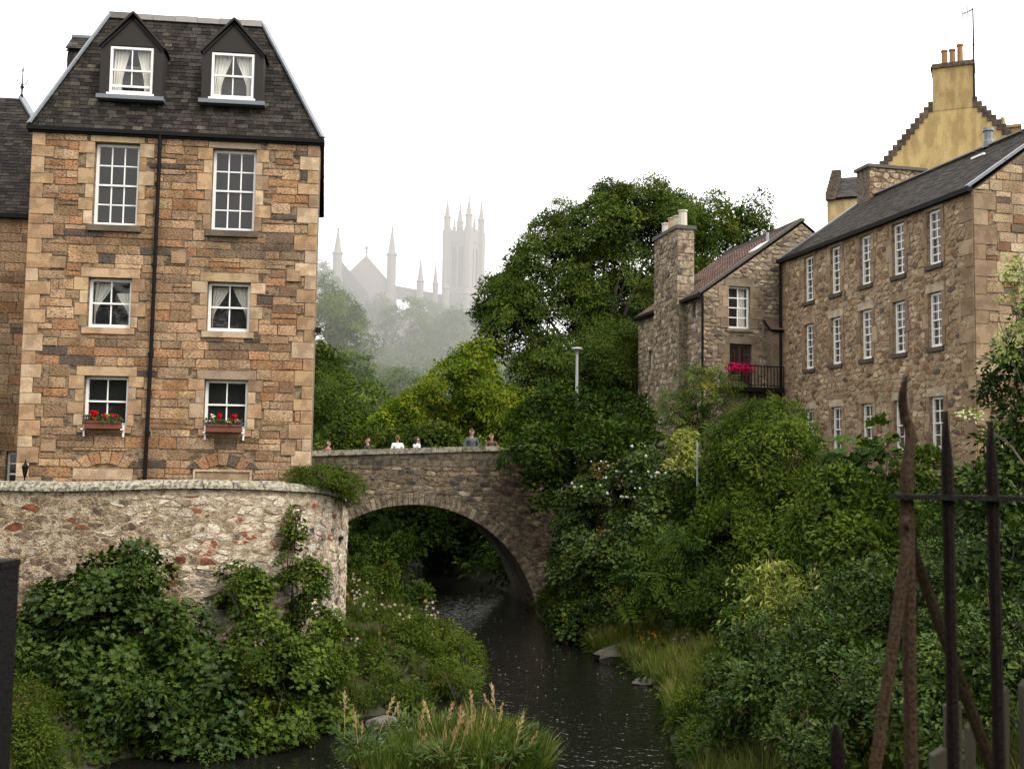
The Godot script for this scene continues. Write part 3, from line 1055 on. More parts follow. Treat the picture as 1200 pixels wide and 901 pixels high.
	add("drain_slot", mb, M.black_iron, o)


# ---------- the bridge ----------

func arch_bridge() -> void:
	var o := thing("arch_bridge", "old stone bridge with one round arch over the dark river", "bridge", frame(-3.77, -42.5, 8.0))
	var c := Vector2(0.1, -0.94)
	var r0 := 4.87
	var r1 := 5.27
	var wide := 6.6
	var ua := -10.0
	var ub := 10.0
	var top := func(u: float) -> float: return 5.86 + 0.045 * u
	var mb := MB.new()
	mb.col = Color(0.20, 0.165, 0.12)
	var n := 100
	for i in n:
		var a := ua + (ub - ua) * i / n
		var b := ua + (ub - ua) * (i + 1) / n
		var foot := func(u: float) -> float:
			var d := r0 * r0 - (u - c.x) * (u - c.x)
			return maxf(-0.8, c.y + sqrt(d)) if d > 0 else -0.8
		for z in [0.0, -wide]:
			var q := [Vector3(a, foot.call(a), z), Vector3(b, foot.call(b), z), Vector3(b, top.call(b), z), Vector3(a, top.call(a), z)]
			if z < 0:
				q.reverse()
			mb.quad(q[0], q[1], q[2], q[3])
		# parapets' backs and tops, and the deck between
		for z in [-0.4, -wide + 0.4]:
			var q := [Vector3(a, 4.9, z), Vector3(b, 4.9, z), Vector3(b, top.call(b), z), Vector3(a, top.call(a), z)]
			if z > -1:
				q.reverse()
			mb.quad(q[0], q[1], q[2], q[3])
	for z in [-0.4, -wide]:
		mb.quad(Vector3(ua, top.call(ua), z + 0.4), Vector3(ub, top.call(ub), z + 0.4), Vector3(ub, top.call(ub), z), Vector3(ua, top.call(ua), z))
	var core := add("spandrel", mb, M.mortar, o)
	mb = MB.new()
	mb.col = Color.WHITE
	mb.quad(Vector3(ua, 4.93 + 0.045 * ua, -0.41), Vector3(ub, 4.93 + 0.045 * ub, -0.41), Vector3(ub, 4.93 + 0.045 * ub, -wide + 0.41), Vector3(ua, 4.93 + 0.045 * ua, -wide + 0.41))
	add("roadway", mb, M.asphalt, o)
	# the barrel: courses of stone along the vault
	mb = MB.new()
	var steps := 44
	for i in steps:
		var t0 := PI * (i + 0.03) / steps
		var t1 := PI * (i + 0.97) / steps
		var z := 0.0
		while z > -wide:
			var z1 := maxf(z - rng.randf_range(0.4, 0.9), -wide)
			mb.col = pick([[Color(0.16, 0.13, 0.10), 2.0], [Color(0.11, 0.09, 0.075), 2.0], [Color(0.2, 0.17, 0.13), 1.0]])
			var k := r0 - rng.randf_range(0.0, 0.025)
			var q := [c + Vector2(cos(t0), sin(t0)) * k, c + Vector2(cos(t1), sin(t1)) * k]
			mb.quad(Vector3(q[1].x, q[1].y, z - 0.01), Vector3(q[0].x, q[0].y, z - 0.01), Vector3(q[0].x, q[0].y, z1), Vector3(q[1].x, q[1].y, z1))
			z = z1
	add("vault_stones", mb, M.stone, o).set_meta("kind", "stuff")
	mb = MB.new()
	mb.col = Color(0.20, 0.165, 0.12)
	for i in 40:
		var t0 := PI * i / 40
		var t1 := PI * (i + 1) / 40
		var q := [c + Vector2(cos(t0), sin(t0)) * (r0 + 0.02), c + Vector2(cos(t1), sin(t1)) * (r0 + 0.02)]
		mb.quad(Vector3(q[1].x, q[1].y, -0.02), Vector3(q[0].x, q[0].y, -0.02), Vector3(q[0].x, q[0].y, -wide), Vector3(q[1].x, q[1].y, -wide))
	add("vault_joints", mb, M.mortar, o)
	# ring of wedge stones
	var ring := 78
	for i in ring:
		var t0 := PI * (i + 0.05) / ring
		var t1 := PI * (i + 0.95) / ring
		if c.y + sin(t0) * r1 < -0.3:
			continue
		var rr := r1 + rng.randf_range(-0.05, 0.05)
		var p := PackedVector2Array([c + Vector2(cos(t1), sin(t1)) * (r0 - 0.01), c + Vector2(cos(t0), sin(t0)) * (r0 - 0.01), c + Vector2(cos(t0), sin(t0)) * rr, c + Vector2(cos(t1), sin(t1)) * rr])
		mb = MB.new()
		mb.col = pick([[Color(0.27, 0.225, 0.165), 2.0], [Color(0.20, 0.165, 0.12), 2.0], [Color(0.34, 0.28, 0.2), 1.0]])
		mb.prism(p, -0.3, 0.04, 0.012, 0.008, rng)
		add("wedge_stone", mb, M.dirty_stone, core)
	var pal := [[Color(0.30, 0.24, 0.165), 3.0], [Color(0.22, 0.172, 0.115), 3.0], [Color(0.15, 0.122, 0.09), 2.0], [Color(0.42, 0.35, 0.25), 1.0], [Color(0.09, 0.078, 0.065), 0.8]]
	var outside := func(p: PackedVector2Array, mid: Vector2) -> PackedVector2Array:
		var d := (mid - c).normalized()
		return clip(p, c + d * (r1 + 0.055), -d)
	var lower := rubble(Vector2(-5.2, -0.3), Vector2(9.0, 5.36), Vector2(0.40, 0.19), 0.28, 0.012, [], [], outside)
	lay(core, "stone", lower, M.dirty_stone, func(_p): return pick(pal), -0.05, 0.012, 0.014, 0.018, 0.01, 260, null, func(p): return 1.0 if p[0].x < 6.3 else 0.1)
	var dark := [[Color(0.17, 0.145, 0.105), 3.0], [Color(0.13, 0.11, 0.08), 2.0], [Color(0.22, 0.185, 0.135), 1.0]]
	var upper := coursed(Vector2(-5.2, 5.38), Vector2(9.0, 6.3), 0.22, 0.3, 0.5, 1.0, 0.008, [[Vector2(0, 5.86), Vector2(-0.045, 1.0)]], [])
	lay(core, "parapet_stone", upper, M.dirty_stone, func(_p): return pick(dark), -0.05, 0.012, 0.008, 0.012, 0.006, 100)
	for side in [0.0, -wide + 0.4]:
		var u := -9.6
		while u < 9.6:
			var w := rng.randf_range(0.85, 1.2)
			mb = MB.new()
			mb.col = pick([[Color(0.36, 0.34, 0.28), 2.0], [Color(0.29, 0.28, 0.23), 1.0], [Color(0.42, 0.39, 0.32), 1.0]])
			var um := u + w / 2
			mb.box(Vector3(um, top.call(um) + 0.105, side - 0.19), Vector3(w - 0.012, 0.20, 0.54), Basis(Vector3(0, 0, 1), atan(0.045)))
			add("coping_slab", mb, M.dirty_stone, core)
			u += w


# ---------- the mill and its neighbours on the slope ----------

func mill() -> void:
	var len := 13.28
	var o := thing("stone_mill", "long rubble stone mill building with three rows of white sash windows", "house", frame(15.02 - 0.2347 * len, -36.0 - 0.972 * len, -76.4))
	var eave := 14.62
	var base := 3.0
	var wins := []
	for row in [[12.56, 1.92], [9.70, 1.90], [6.20, 1.80]]:
		for k in 5:
			var uc: float = len - [2.11, 4.27, 6.47, 8.70, 10.88][k]
			wins.append(Rect2(uc - 0.385, row[0], 0.77, row[1]))
	var f := wall(o, "front_wall", Transform3D(), base, [[0.0, eave], [len, eave]], wins, 0.5, M.mortar, Color(0.42, 0.325, 0.215))
	var pale := [[Color(0.36, 0.255, 0.155), 3.0], [Color(0.29, 0.20, 0.12), 2.5], [Color(0.44, 0.33, 0.215), 0.8]]
	var taken := wins.duplicate()
	for i in wins.size():
		var r: Rect2 = wins[i]
		var lin := Rect2(r.position.x - 0.16, r.end.y, r.size.x + 0.32, minf(0.3, eave - r.end.y))
		if lin.size.y > 0.08:
			dressed(f, "lintel", lin.grow(-0.006), -0.05, 0.03, pick([[Color(0.36, 0.27, 0.17), 2.0], [Color(0.55, 0.46, 0.33), 1.2]]))
			taken.append(lin)
		var sill := Rect2(r.position.x - 0.1, r.position.y - 0.16, r.size.x + 0.2, 0.16)
		dressed(f, "sill", sill.grow(-0.005), -0.05, 0.09, Color(0.10, 0.08, 0.06))
		taken.append(sill)
		for s in [-1.0, 1.0]:
			taken += stacked(f, "jamb_stone", r.position.x if s < 0 else r.end.x, s, r.position.y, r.end.y, 0.6, 0.2, 0.34, 0.03, pale)
	taken += stacked(f, "quoin", len, -1.0, base, eave, 0.5, 0.4, 0.7, 0.03, pale)
	taken += stacked(f, "quoin", 0.0, 1.0, base, eave, 0.5, 0.35, 0.6, 0.03, pale)
	var pal := [[Color(0.48, 0.36, 0.225), 3.0], [Color(0.38, 0.265, 0.155), 3.0], [Color(0.58, 0.46, 0.31), 2.0], [Color(0.28, 0.145, 0.07), 1.2], [Color(0.16, 0.12, 0.085), 0.7]]
	var polys := rubble(Vector2(0, 5.0), Vector2(len, eave), Vector2(0.36, 0.21), 0.36, 0.016, [], taken)
	lay(f, "stone", polys, M.stone, func(_p): return pick(pal), -0.06, 0.012, 0.016, 0.022, 0.012, 300)
	# the near gable
	var half := 4.1
	var ridge := 17.62
	var g := wall(o, "gable_wall", Transform3D(Basis(Vector3.UP, PI / 2), Vector3(len, 0, -0.006)), base, [[0.0, eave], [half, ridge], [half * 2, eave]], [], 0.5, M.mortar, Color(0.30, 0.225, 0.145))
	var q := stacked(g, "quoin", 0.0, 1.0, base, eave - 0.05, 0.55, 0.8, 0.5, 0.03, pale)
	var gp := coursed(Vector2(0, 5.0), Vector2(3.6, 17.6), 0.26, 0.42, 0.45, 1.0, 0.012, [[Vector2(0, eave), Vector2(-(ridge - eave) / half, 1.0)]], q)
	lay(g, "stone", gp, M.stone, func(_p): return pick(pal), -0.05, 0.02, 0.015, 0.018, 0.012, 150)
	var mb := MB.new()
	mb.col = Color(0.30, 0.225, 0.145)
	mb.quad(Vector3(-0.001, base, -8.2), Vector3(-0.001, base, 0), Vector3(-0.001, eave, 0), Vector3(-0.001, eave, -8.2))
	mb.tri(Vector3(-0.001, eave, -8.2), Vector3(-0.001, eave, 0), Vector3(-0.001, ridge, -half))
	mb.quad(Vector3(len, base, -8.19), Vector3(0, base, -8.19), Vector3(0, eave, -8.19), Vector3(len, eave, -8.19))
	add("back_wall", mb, M.stone, o)
	mb = MB.new()
	for k in [4.9, 8.9, 11.9, 14.55]:
		mb.span(Vector3(0.06, k, -8.0), Vector3(len - 0.55, k + 0.1, -0.51))
	mb.span(Vector3(0.06, base, -4.1), Vector3(len - 0.55, eave, -4.0))
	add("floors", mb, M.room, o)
	for r in wins:
		sash(o, r.grow(-0.004), -0.10, 2, 3 if r.size.y > 1.85 else 2, 0.036, 0.085, false)
	var sl := [[Color(0.042, 0.036, 0.032), 4.0], [Color(0.062, 0.053, 0.045), 3.0], [Color(0.025, 0.022, 0.020), 3.0]]
	var roof := Node3D.new()
	roof.name = "roof"
	o.add_child(roof, true)
	var up := Vector3(0, 0.12, 0)
	slates(roof, "slates", Vector3(-0.05, eave, 0.22) + up, Vector3(len - 0.12, eave, 0.22) + up, Vector3(len - 0.12, ridge, -half) + up, Vector3(-0.05, ridge, -half) + up, 0.2, 0.3, sl, M.slate)
	slates(roof, "slates", Vector3(len - 0.12, eave, -8.4) + up, Vector3(-0.05, eave, -8.4) + up, Vector3(-0.05, ridge, -half) + up, Vector3(len - 0.12, ridge, -half) + up, 0.4, 0.6, sl, M.slate)
	strip(roof, "skew_flashing", Vector3(len - 0.04, eave + 0.14, 0.2), Vector3(len - 0.04, ridge + 0.17, -half), 0.18, 0.09, M.lead, 3)
	strip(roof, "skew_flashing", Vector3(-0.02, eave + 0.14, 0.2), Vector3(-0.02, ridge + 0.17, -half), 0.2, 0.09, M.lead, 3)
	strip(roof, "ridge_flashing", Vector3(0, ridge + 0.17, -half), Vector3(len, ridge + 0.17, -half), 0.3, 0.05, M.lead, 5)
	boxed("roof_light", Vector3(9.0, ridge - 0.52, -half + 0.9), Vector3(9.7, ridge - 0.44, -half + 1.0), M.white_paint, roof)
	mb = MB.new()
	mb.span(Vector3(-0.1, eave - 0.02, 0.03), Vector3(len + 0.05, eave + 0.14, 0.24))
	add("gutter", mb, M.black_iron, o)
	mb = MB.new()
	mb.tube([Vector3(0.1, eave, 0.14), Vector3(0.1, base, 0.14)], [0.06, 0.06])
	add("downpipe", mb, M.black_iron, o)
	# stack on the far gable, and a vent pot
	var st := Node3D.new()
	st.name = "chimney"
	o.add_child(st, true)
	mb = MB.new()
	mb.col = Color(0.20, 0.165, 0.13)
	mb.span(Vector3(-0.02, 16.0, -6.5), Vector3(1.0, 19.0, -3.75))
	var sc := add("stack", mb, M.mortar, st)
	var stp := rubble(Vector2(3.75, 16.5), Vector2(6.5, 19.0), Vector2(0.42, 0.26), 0.3, 0.012, [], [])
	var holder := Node3D.new()
	holder.name = "face"
	holder.transform = Transform3D(Basis(Vector3.UP, PI / 2), Vector3(1.0, 0, 0))
	st.add_child(holder, true)
	lay(holder, "stone", stp, M.dirty_stone, func(_p): return pick(pal), -0.04, 0.02, 0.015, 0.02, 0.01, 0)
	boxed("cope", Vector3(-0.1, 19.0, -6.62), Vector3(1.12, 19.14, -3.63), M.dark_cope, st)
	mb = MB.new()
	mb.lathe(Vector3(len - 4.6, ridge + 0.1, -half), [[0.22, 0.0], [0.2, 0.25], [0.17, 0.3], [0.17, 0.6], [0.22, 0.64], [0.2, 0.75], [0.0, 0.78]], 8)
	add("vent_pot", mb, M.lead, o)
	rebase(o, base)


func gable_house() -> void:
	var o := thing("gabled_stone_house", "rubble stone house with red pantile roof, big side chimney and a balcony", "house", frame(8.35, -48.6, 13.6))
	var eave := 13.15
	var base := 3.6
	var apex := 16.6
	var half := 4.8
	var win := Rect2(1.21, 11.69, 1.02, 1.87)
	var door := Rect2(1.26, 9.05, 1.06, 1.95)
	var f := wall(o, "gable_wall", Transform3D(), base, [[0.0, eave], [half, apex], [half * 2, eave]], [win, door], 0.45, M.mortar, Color(0.34, 0.28, 0.20))
	var pale := [[Color(0.36, 0.27, 0.18), 2.0], [Color(0.29, 0.22, 0.15), 2.0]]
	var taken := [win, door]
	for r in [win, door]:
		var lin := Rect2(r.position.x - 0.2, r.end.y, r.size.x + 0.4, 0.34)
		dressed(f, "lintel", lin.grow(-0.006), -0.05, 0.03, Color(0.25, 0.20, 0.145))
		taken.append(lin)
		for s in [-1.0, 1.0]:
			taken += stacked(f, "jamb_stone", r.position.x if s < 0 else r.end.x, s, r.position.y, r.end.y, 0.5, 0.35, 0.55, 0.03, pale)
	dressed(f, "sill", Rect2(1.1, 11.55, 1.25, 0.13), -0.05, 0.09, Color(0.3, 0.24, 0.17))
	taken.append(Rect2(1.1, 11.55, 1.25, 0.13))
	var k := (apex - eave) / half
	var pal := [[Color(0.44, 0.36, 0.255), 3.0], [Color(0.35, 0.275, 0.19), 3.0], [Color(0.54, 0.455, 0.335), 2.0], [Color(0.22, 0.165, 0.11), 1.2], [Color(0.15, 0.125, 0.10), 0.6]]
	var polys := rubble(Vector2(0, 7.5), Vector2(7.0, 16.6), Vector2(0.34, 0.19), 0.36, 0.013, [[Vector2(0, eave), Vector2(-k, 1)], [Vector2(half * 2, eave), Vector2(k, 1)]], taken)
	lay(f, "stone", polys, M.stone, func(_p): return pick(pal), -0.06, 0.02, 0.022, 0.024, 0.014, 250, null, func(p): return 1.0 if p[0].x < 4.6 else 0.2)
	var w := sash(o, win.grow(-0.004), -0.14, 2, 2, 0.045, 0.07, true)
	curtain(w, Rect2(1.75, 11.8, 0.4, 1.7), -0.4, -1.0, 0.8)
	# balcony door
	var dn := Node3D.new()
	dn.name = "balcony_door"
	o.add_child(dn, true)
	var mb := MB.new()
	var a := door.position
	var b := door.end
	for s in [[a.x, a.x + 0.07], [b.x - 0.07, b.x], [a.x + 0.48, a.x + 0.58]]:
		mb.span(Vector3(s[0], a.y, -0.2), Vector3(s[1], b.y, -0.12))
	for y in [a.y, a.y + 0.55, b.y - 0.09, a.y + 1.0, a.y + 1.42]:
		mb.span(Vector3(a.x + 0.07, y, -0.19), Vector3(b.x - 0.07, y + (0.09 if y > b.y - 0.2 or y < a.y + 0.6 else 0.035), -0.13))
	for x in [a.x + 0.27, a.x + 0.78]:
		mb.span(Vector3(x, a.y + 0.6, -0.185), Vector3(x + 0.03, b.y, -0.135))
	add("frame", mb, M.red_paint, dn)
	boxed("panel", Vector3(a.x + 0.07, a.y, -0.18), Vector3(b.x - 0.07, a.y + 0.55, -0.15), M.red_paint, dn)
	sheet("pane", Vector3(a.x + 0.07, a.y + 0.6, -0.16), Vector2(0.41, 1.26), dn)
	sheet("pane", Vector3(a.x + 0.58, a.y + 0.6, -0.16), Vector2(0.41, 1.26), dn)
	mb = MB.new()
	for y in [8.6, 11.3]:
		mb.span(Vector3(0.5, y, -4.0), Vector3(8.0, y + 0.1, -0.46))
	mb.span(Vector3(0.5, 8, -4.0), Vector3(8.0, 14.5, -3.9))
	add("floors", mb, M.room, o)
	# side wall towards the river
	var len := 8.2
	var sw := [Rect2(len - 1.15, 12.2, 0.5, 0.72), Rect2(1.5, 10.4, 0.45, 0.9), Rect2(0.9, 8.3, 0.5, 0.9), Rect2(2.3, 8.3, 0.5, 0.9)]
	var side_t := Transform3D(Basis(Vector3.UP, -PI / 2), Vector3(0.004, 0, -len))
	var g := wall(o, "side_wall", side_t, base, [[0.0, eave - 0.1], [len, eave - 0.1]], sw, 0.45, M.mortar, Color(0.30, 0.245, 0.175))
	var sp := rubble(Vector2(0, 6.0), Vector2(len, eave - 0.1), Vector2(0.42, 0.24), 0.36, 0.013, [], sw + [Rect2(3.2, 3.0, 3.0, 12.0)])
	lay(g, "stone", sp, M.stone, func(_p): return pick(pal), -0.06, 0.02, 0.022, 0.024, 0.014, 120)
	for r in sw:
		var hold := Node3D.new()
		hold.name = "side_window"
		hold.transform = side_t
		o.add_child(hold, true)
		var wb := MB.new()
		for e in [[r.position, Vector2(r.position.x + 0.06, r.end.y)], [Vector2(r.end.x - 0.06, r.position.y), r.end], [Vector2(r.position.x, r.end.y - 0.06), r.end], [r.position, Vector2(r.end.x, r.position.y + 0.06)]]:
			wb.span(Vector3(e[0].x, e[0].y, -0.2), Vector3(e[1].x, e[1].y, -0.14))
		add("frame", wb, M.white_paint, hold)
		sheet("pane", Vector3(r.position.x, r.position.y, -0.178), r.size, hold)
	# chimney stack rising from the ground
	var st := Node3D.new()
	st.name = "chimney"
	o.add_child(st, true)
	mb = MB.new()
	mb.col = Color(0.27, 0.22, 0.16)
	mb.span(Vector3(-0.42, base, -5.0), Vector3(0.2, 12.4, -1.75))
	mb.span(Vector3(-0.42, 12.4, -4.9), Vector3(0.42, 16.45, -2.0))
	mb.quad(Vector3(-0.42, 12.4, -1.75), Vector3(0.2, 12.4, -1.75), Vector3(0.2, 12.9, -2.0), Vector3(-0.42, 12.9, -2.0))
	add("stack", mb, M.mortar, st)
	var hl := Node3D.new()
	hl.name = "river_face"
	hl.transform = Transform3D(Basis(Vector3.UP, -PI / 2), Vector3(-0.42, 0, -5.0))
	st.add_child(hl, true)
	lay(hl, "stone", rubble(Vector2(0.1, 6.0), Vector2(3.0, 16.45), Vector2(0.42, 0.26), 0.34, 0.013, [], []), M.dirty_stone, func(_p): return pick(pal), -0.05, 0.02, 0.02, 0.024, 0.014, 200)
	var hf := Node3D.new()
	hf.name = "gable_face"
	hf.transform = Transform3D(Basis(), Vector3(-0.42, 0, -2.0))
	st.add_child(hf, true)
	lay(hf, "stone", coursed(Vector2(0, 12.9), Vector2(0.84, 16.45), 0.28, 0.42, 0.4, 0.8, 0.01, [], []), M.dirty_stone, func(_p): return pick(pal), -0.05, 0.02, 0.012, 0.02, 0.01, 60)
	mb = MB.new()
	mb.span(Vector3(-0.5, 16.45, -5.0), Vector3(0.5, 16.62, -1.9))
	add("cope", mb, M.dark_cope, st)
	for i in 4:
		mb = MB.new()
		mb.col = [Color(0.62, 0.58, 0.48), Color(0.55, 0.5, 0.4), Color(0.5, 0.36, 0.24), Color(0.66, 0.62, 0.55)][i]
		var z: float = [-2.35, -3.0, -3.65, -4.45][i]
		var h: float = [0.78, 0.66, 0.7, 0.62][i]
		mb.lathe(Vector3(0.0, 16.62, z), [[0.24, 0.0], [0.22, 0.06], [0.2, h - 0.08], [0.24, h - 0.06], [0.24, h], [0.15, h], [0.14, h - 0.2], [0.0, h - 0.2]], 8)
		add("chimney_pot", mb, M.pot, st)
	# pantile roof: rolled tiles, row on row
	var rn := Node3D.new()
	rn.name = "roof"
	o.add_child(rn, true)
	pantiles(rn, Vector3(-0.25, eave - 0.05, -len - 0.1), Vector3(-0.25, eave - 0.05, 0.02), Vector3(half, apex + 0.13, 0.02), Vector3(half, apex + 0.13, -len - 0.1))
	slates(rn, "slates", Vector3(half * 2 + 0.2, eave - 0.05, 0.02), Vector3(half * 2 + 0.2, eave - 0.05, -len), Vector3(half, apex + 0.13, -len), Vector3(half, apex + 0.13, 0.02), 0.4, 0.5, [[Color(0.2, 0.08, 0.05), 1.0]], M.tile)
	strip(rn, "skew", Vector3(-0.2, eave + 0.05, -0.05), Vector3(half, apex + 0.22, -0.05), 0.22, 0.12, M.dark_cope, 6)
	boxed("ridge", Vector3(half - 0.12, apex + 0.1, -len), Vector3(half + 0.12, apex + 0.24, 0.05), M.dark_cope, rn)
	mb = MB.new()
	mb.box(Vector3(3.0, 15.55, -0.7), Vector3(0.7, 0.06, 0.9), Basis(Vector3(0, 0, 1), atan(k)))
	add("roof_light", mb, M.white_paint, rn)
	mb = MB.new()
	mb.tube([Vector3(3.35, 15.5, -0.5), Vector3(3.35, 16.2, -0.5)], [0.07, 0.07], 8)
	add("flue", mb, M.steel, rn)
	mb = MB.new()
	mb.span(Vector3(-0.36, eave - 0.16, -1.9), Vector3(-0.12, eave - 0.02, 0.03))
	mb.span(Vector3(-0.36, eave - 0.16, -len), Vector3(-0.12, eave - 0.02, -5.05))
	add("gutter", mb, M.black_iron, o)
	mb = MB.new()
	mb.tube([Vector3(-0.07, eave - 0.1, 0.1), Vector3(-0.07, base, 0.1)], [0.055, 0.055])
	add("downpipe", mb, M.black_iron, o)
	# balcony
	var bn := Node3D.new()
	bn.name = "balcony"
	o.add_child(bn, true)
	boxed("floor_slab", Vector3(0.75, 8.85, 0.045), Vector3(3.4, 9.03, 0.95), M.black_iron, bn)
	mb = MB.new()
	mb.span(Vector3(0.75, 9.93, 0.88), Vector3(3.4, 9.98, 0.93))
	mb.span(Vector3(0.75, 9.10, 0.89), Vector3(3.4, 9.13, 0.92))
	add("handrail", mb, M.black_iron, bn)
	for i in 18:
		var x := 0.78 + i * 0.153
		boxed("baluster", Vector3(x, 9.03, 0.893), Vector3(x + 0.03, 9.93, 0.917), M.black_iron, bn)
	# small lean-to between the two houses
	mb = MB.new()
	mb.col = Color(0.27, 0.21, 0.14)
	mb.span(Vector3(3.0, base, 0.05), Vector3(4.6, 11.6, 0.62))
	add("lean_to", mb, M.stone, o)
	slates(rn, "lean_to_slates", Vector3(2.85, 11.6, 0.8), Vector3(4.6, 11.6, 0.8), Vector3(4.6, 12.2, 0.05), Vector3(2.85, 12.2, 0.05), 0.2, 0.25, [[Color(0.12, 0.07, 0.05), 1.0]], M.tile)
	rebase(o, base)
	var fl := thing("balcony_flowers", "bright magenta flowers spilling over the balcony railing", "flowers", frame(8.35, -48.6, 13.6) * Transform3D(Basis(), Vector3(1.25, 9.7, 0.98)))
	mb = MB.new()
	for i in 420:
		mb.col = pick([[Color(0.5, 0.012, 0.10), 3.0], [Color(0.4, 0.01, 0.05), 1.0]])
		var c := [Vector3(-0.3, 0.16, 0), Vector3(0.1, 0.2, 0), Vector3(0.42, 0.12, 0), Vector3(-0.05, 0.1, 0.1)][i % 4] as Vector3
		leaf(mb, c + rdir() * Vector3(0.32, 0.17, 0.16), rdir(), rdir(), 0.09, 0.07)
	add("blooms", mb, M.petal, fl).set_meta("kind", "stuff")
	mb = MB.new()
	for i in 240:
		mb.col = Color(0.05, 0.09, 0.03)
		leaf(mb, Vector3(0.05, -0.08, 0) + rdir() * Vector3(0.55, 0.2, 0.16), rdir(), rdir(), 0.10, 0.05)
	add("foliage", mb, M.leaf, fl).set_meta("kind", "stuff")


func pantiles(parent: Node, bl: Vector3, br: Vector3, tr: Vector3, tl: Vector3) -> void:
	var along := (br - bl).normalized()
	var up := (tl - bl).normalized()
	var nrm := along.cross(up).normalized()
	var L := (br - bl).length()
	var H := (tl - bl).length()
	var back := MB.new()
	back.quad(br - nrm * 0.08, bl - nrm * 0.08, tl - nrm * 0.08, tr - nrm * 0.08)
	back.quad(bl - nrm * 0.05, br - nrm * 0.05, tr - nrm * 0.05, tl - nrm * 0.05)
	add("roof_boarding", back, M.wood_dark, parent)
	var mb := MB.new()
	var rows := int(H / 0.3)
	var cols := int(L / 0.27)
	for j in rows:
		for i in cols:
			mb.col = pick([[Color(0.13, 0.06, 0.042), 2.5], [Color(0.095, 0.05, 0.038), 2.5], [Color(0.065, 0.045, 0.038), 2.5], [Color(0.19, 0.10, 0.065), 0.5]])
			var o := bl + along * (L * i / cols) + up * (H * j / rows)
			var w := L / cols
			var h := H / rows * 1.12
			var s := 6
			for k in s:
				var t0 := float(k) / s
				var t1 := float(k + 1) / s
				var z0 := 0.035 * sin(t0 * TAU)
				var z1 := 0.035 * sin(t1 * TAU)
				mb.quad(o + along * w * t0 + nrm * (z0 + 0.035), o + along * w * t1 + nrm * (z1 + 0.035), o + along * w * t1 + up * h + nrm * z1, o + along * w * t0 + up * h + nrm * z0)
	add("pantiles", mb, M.tile, parent).set_meta("kind", "stuff")


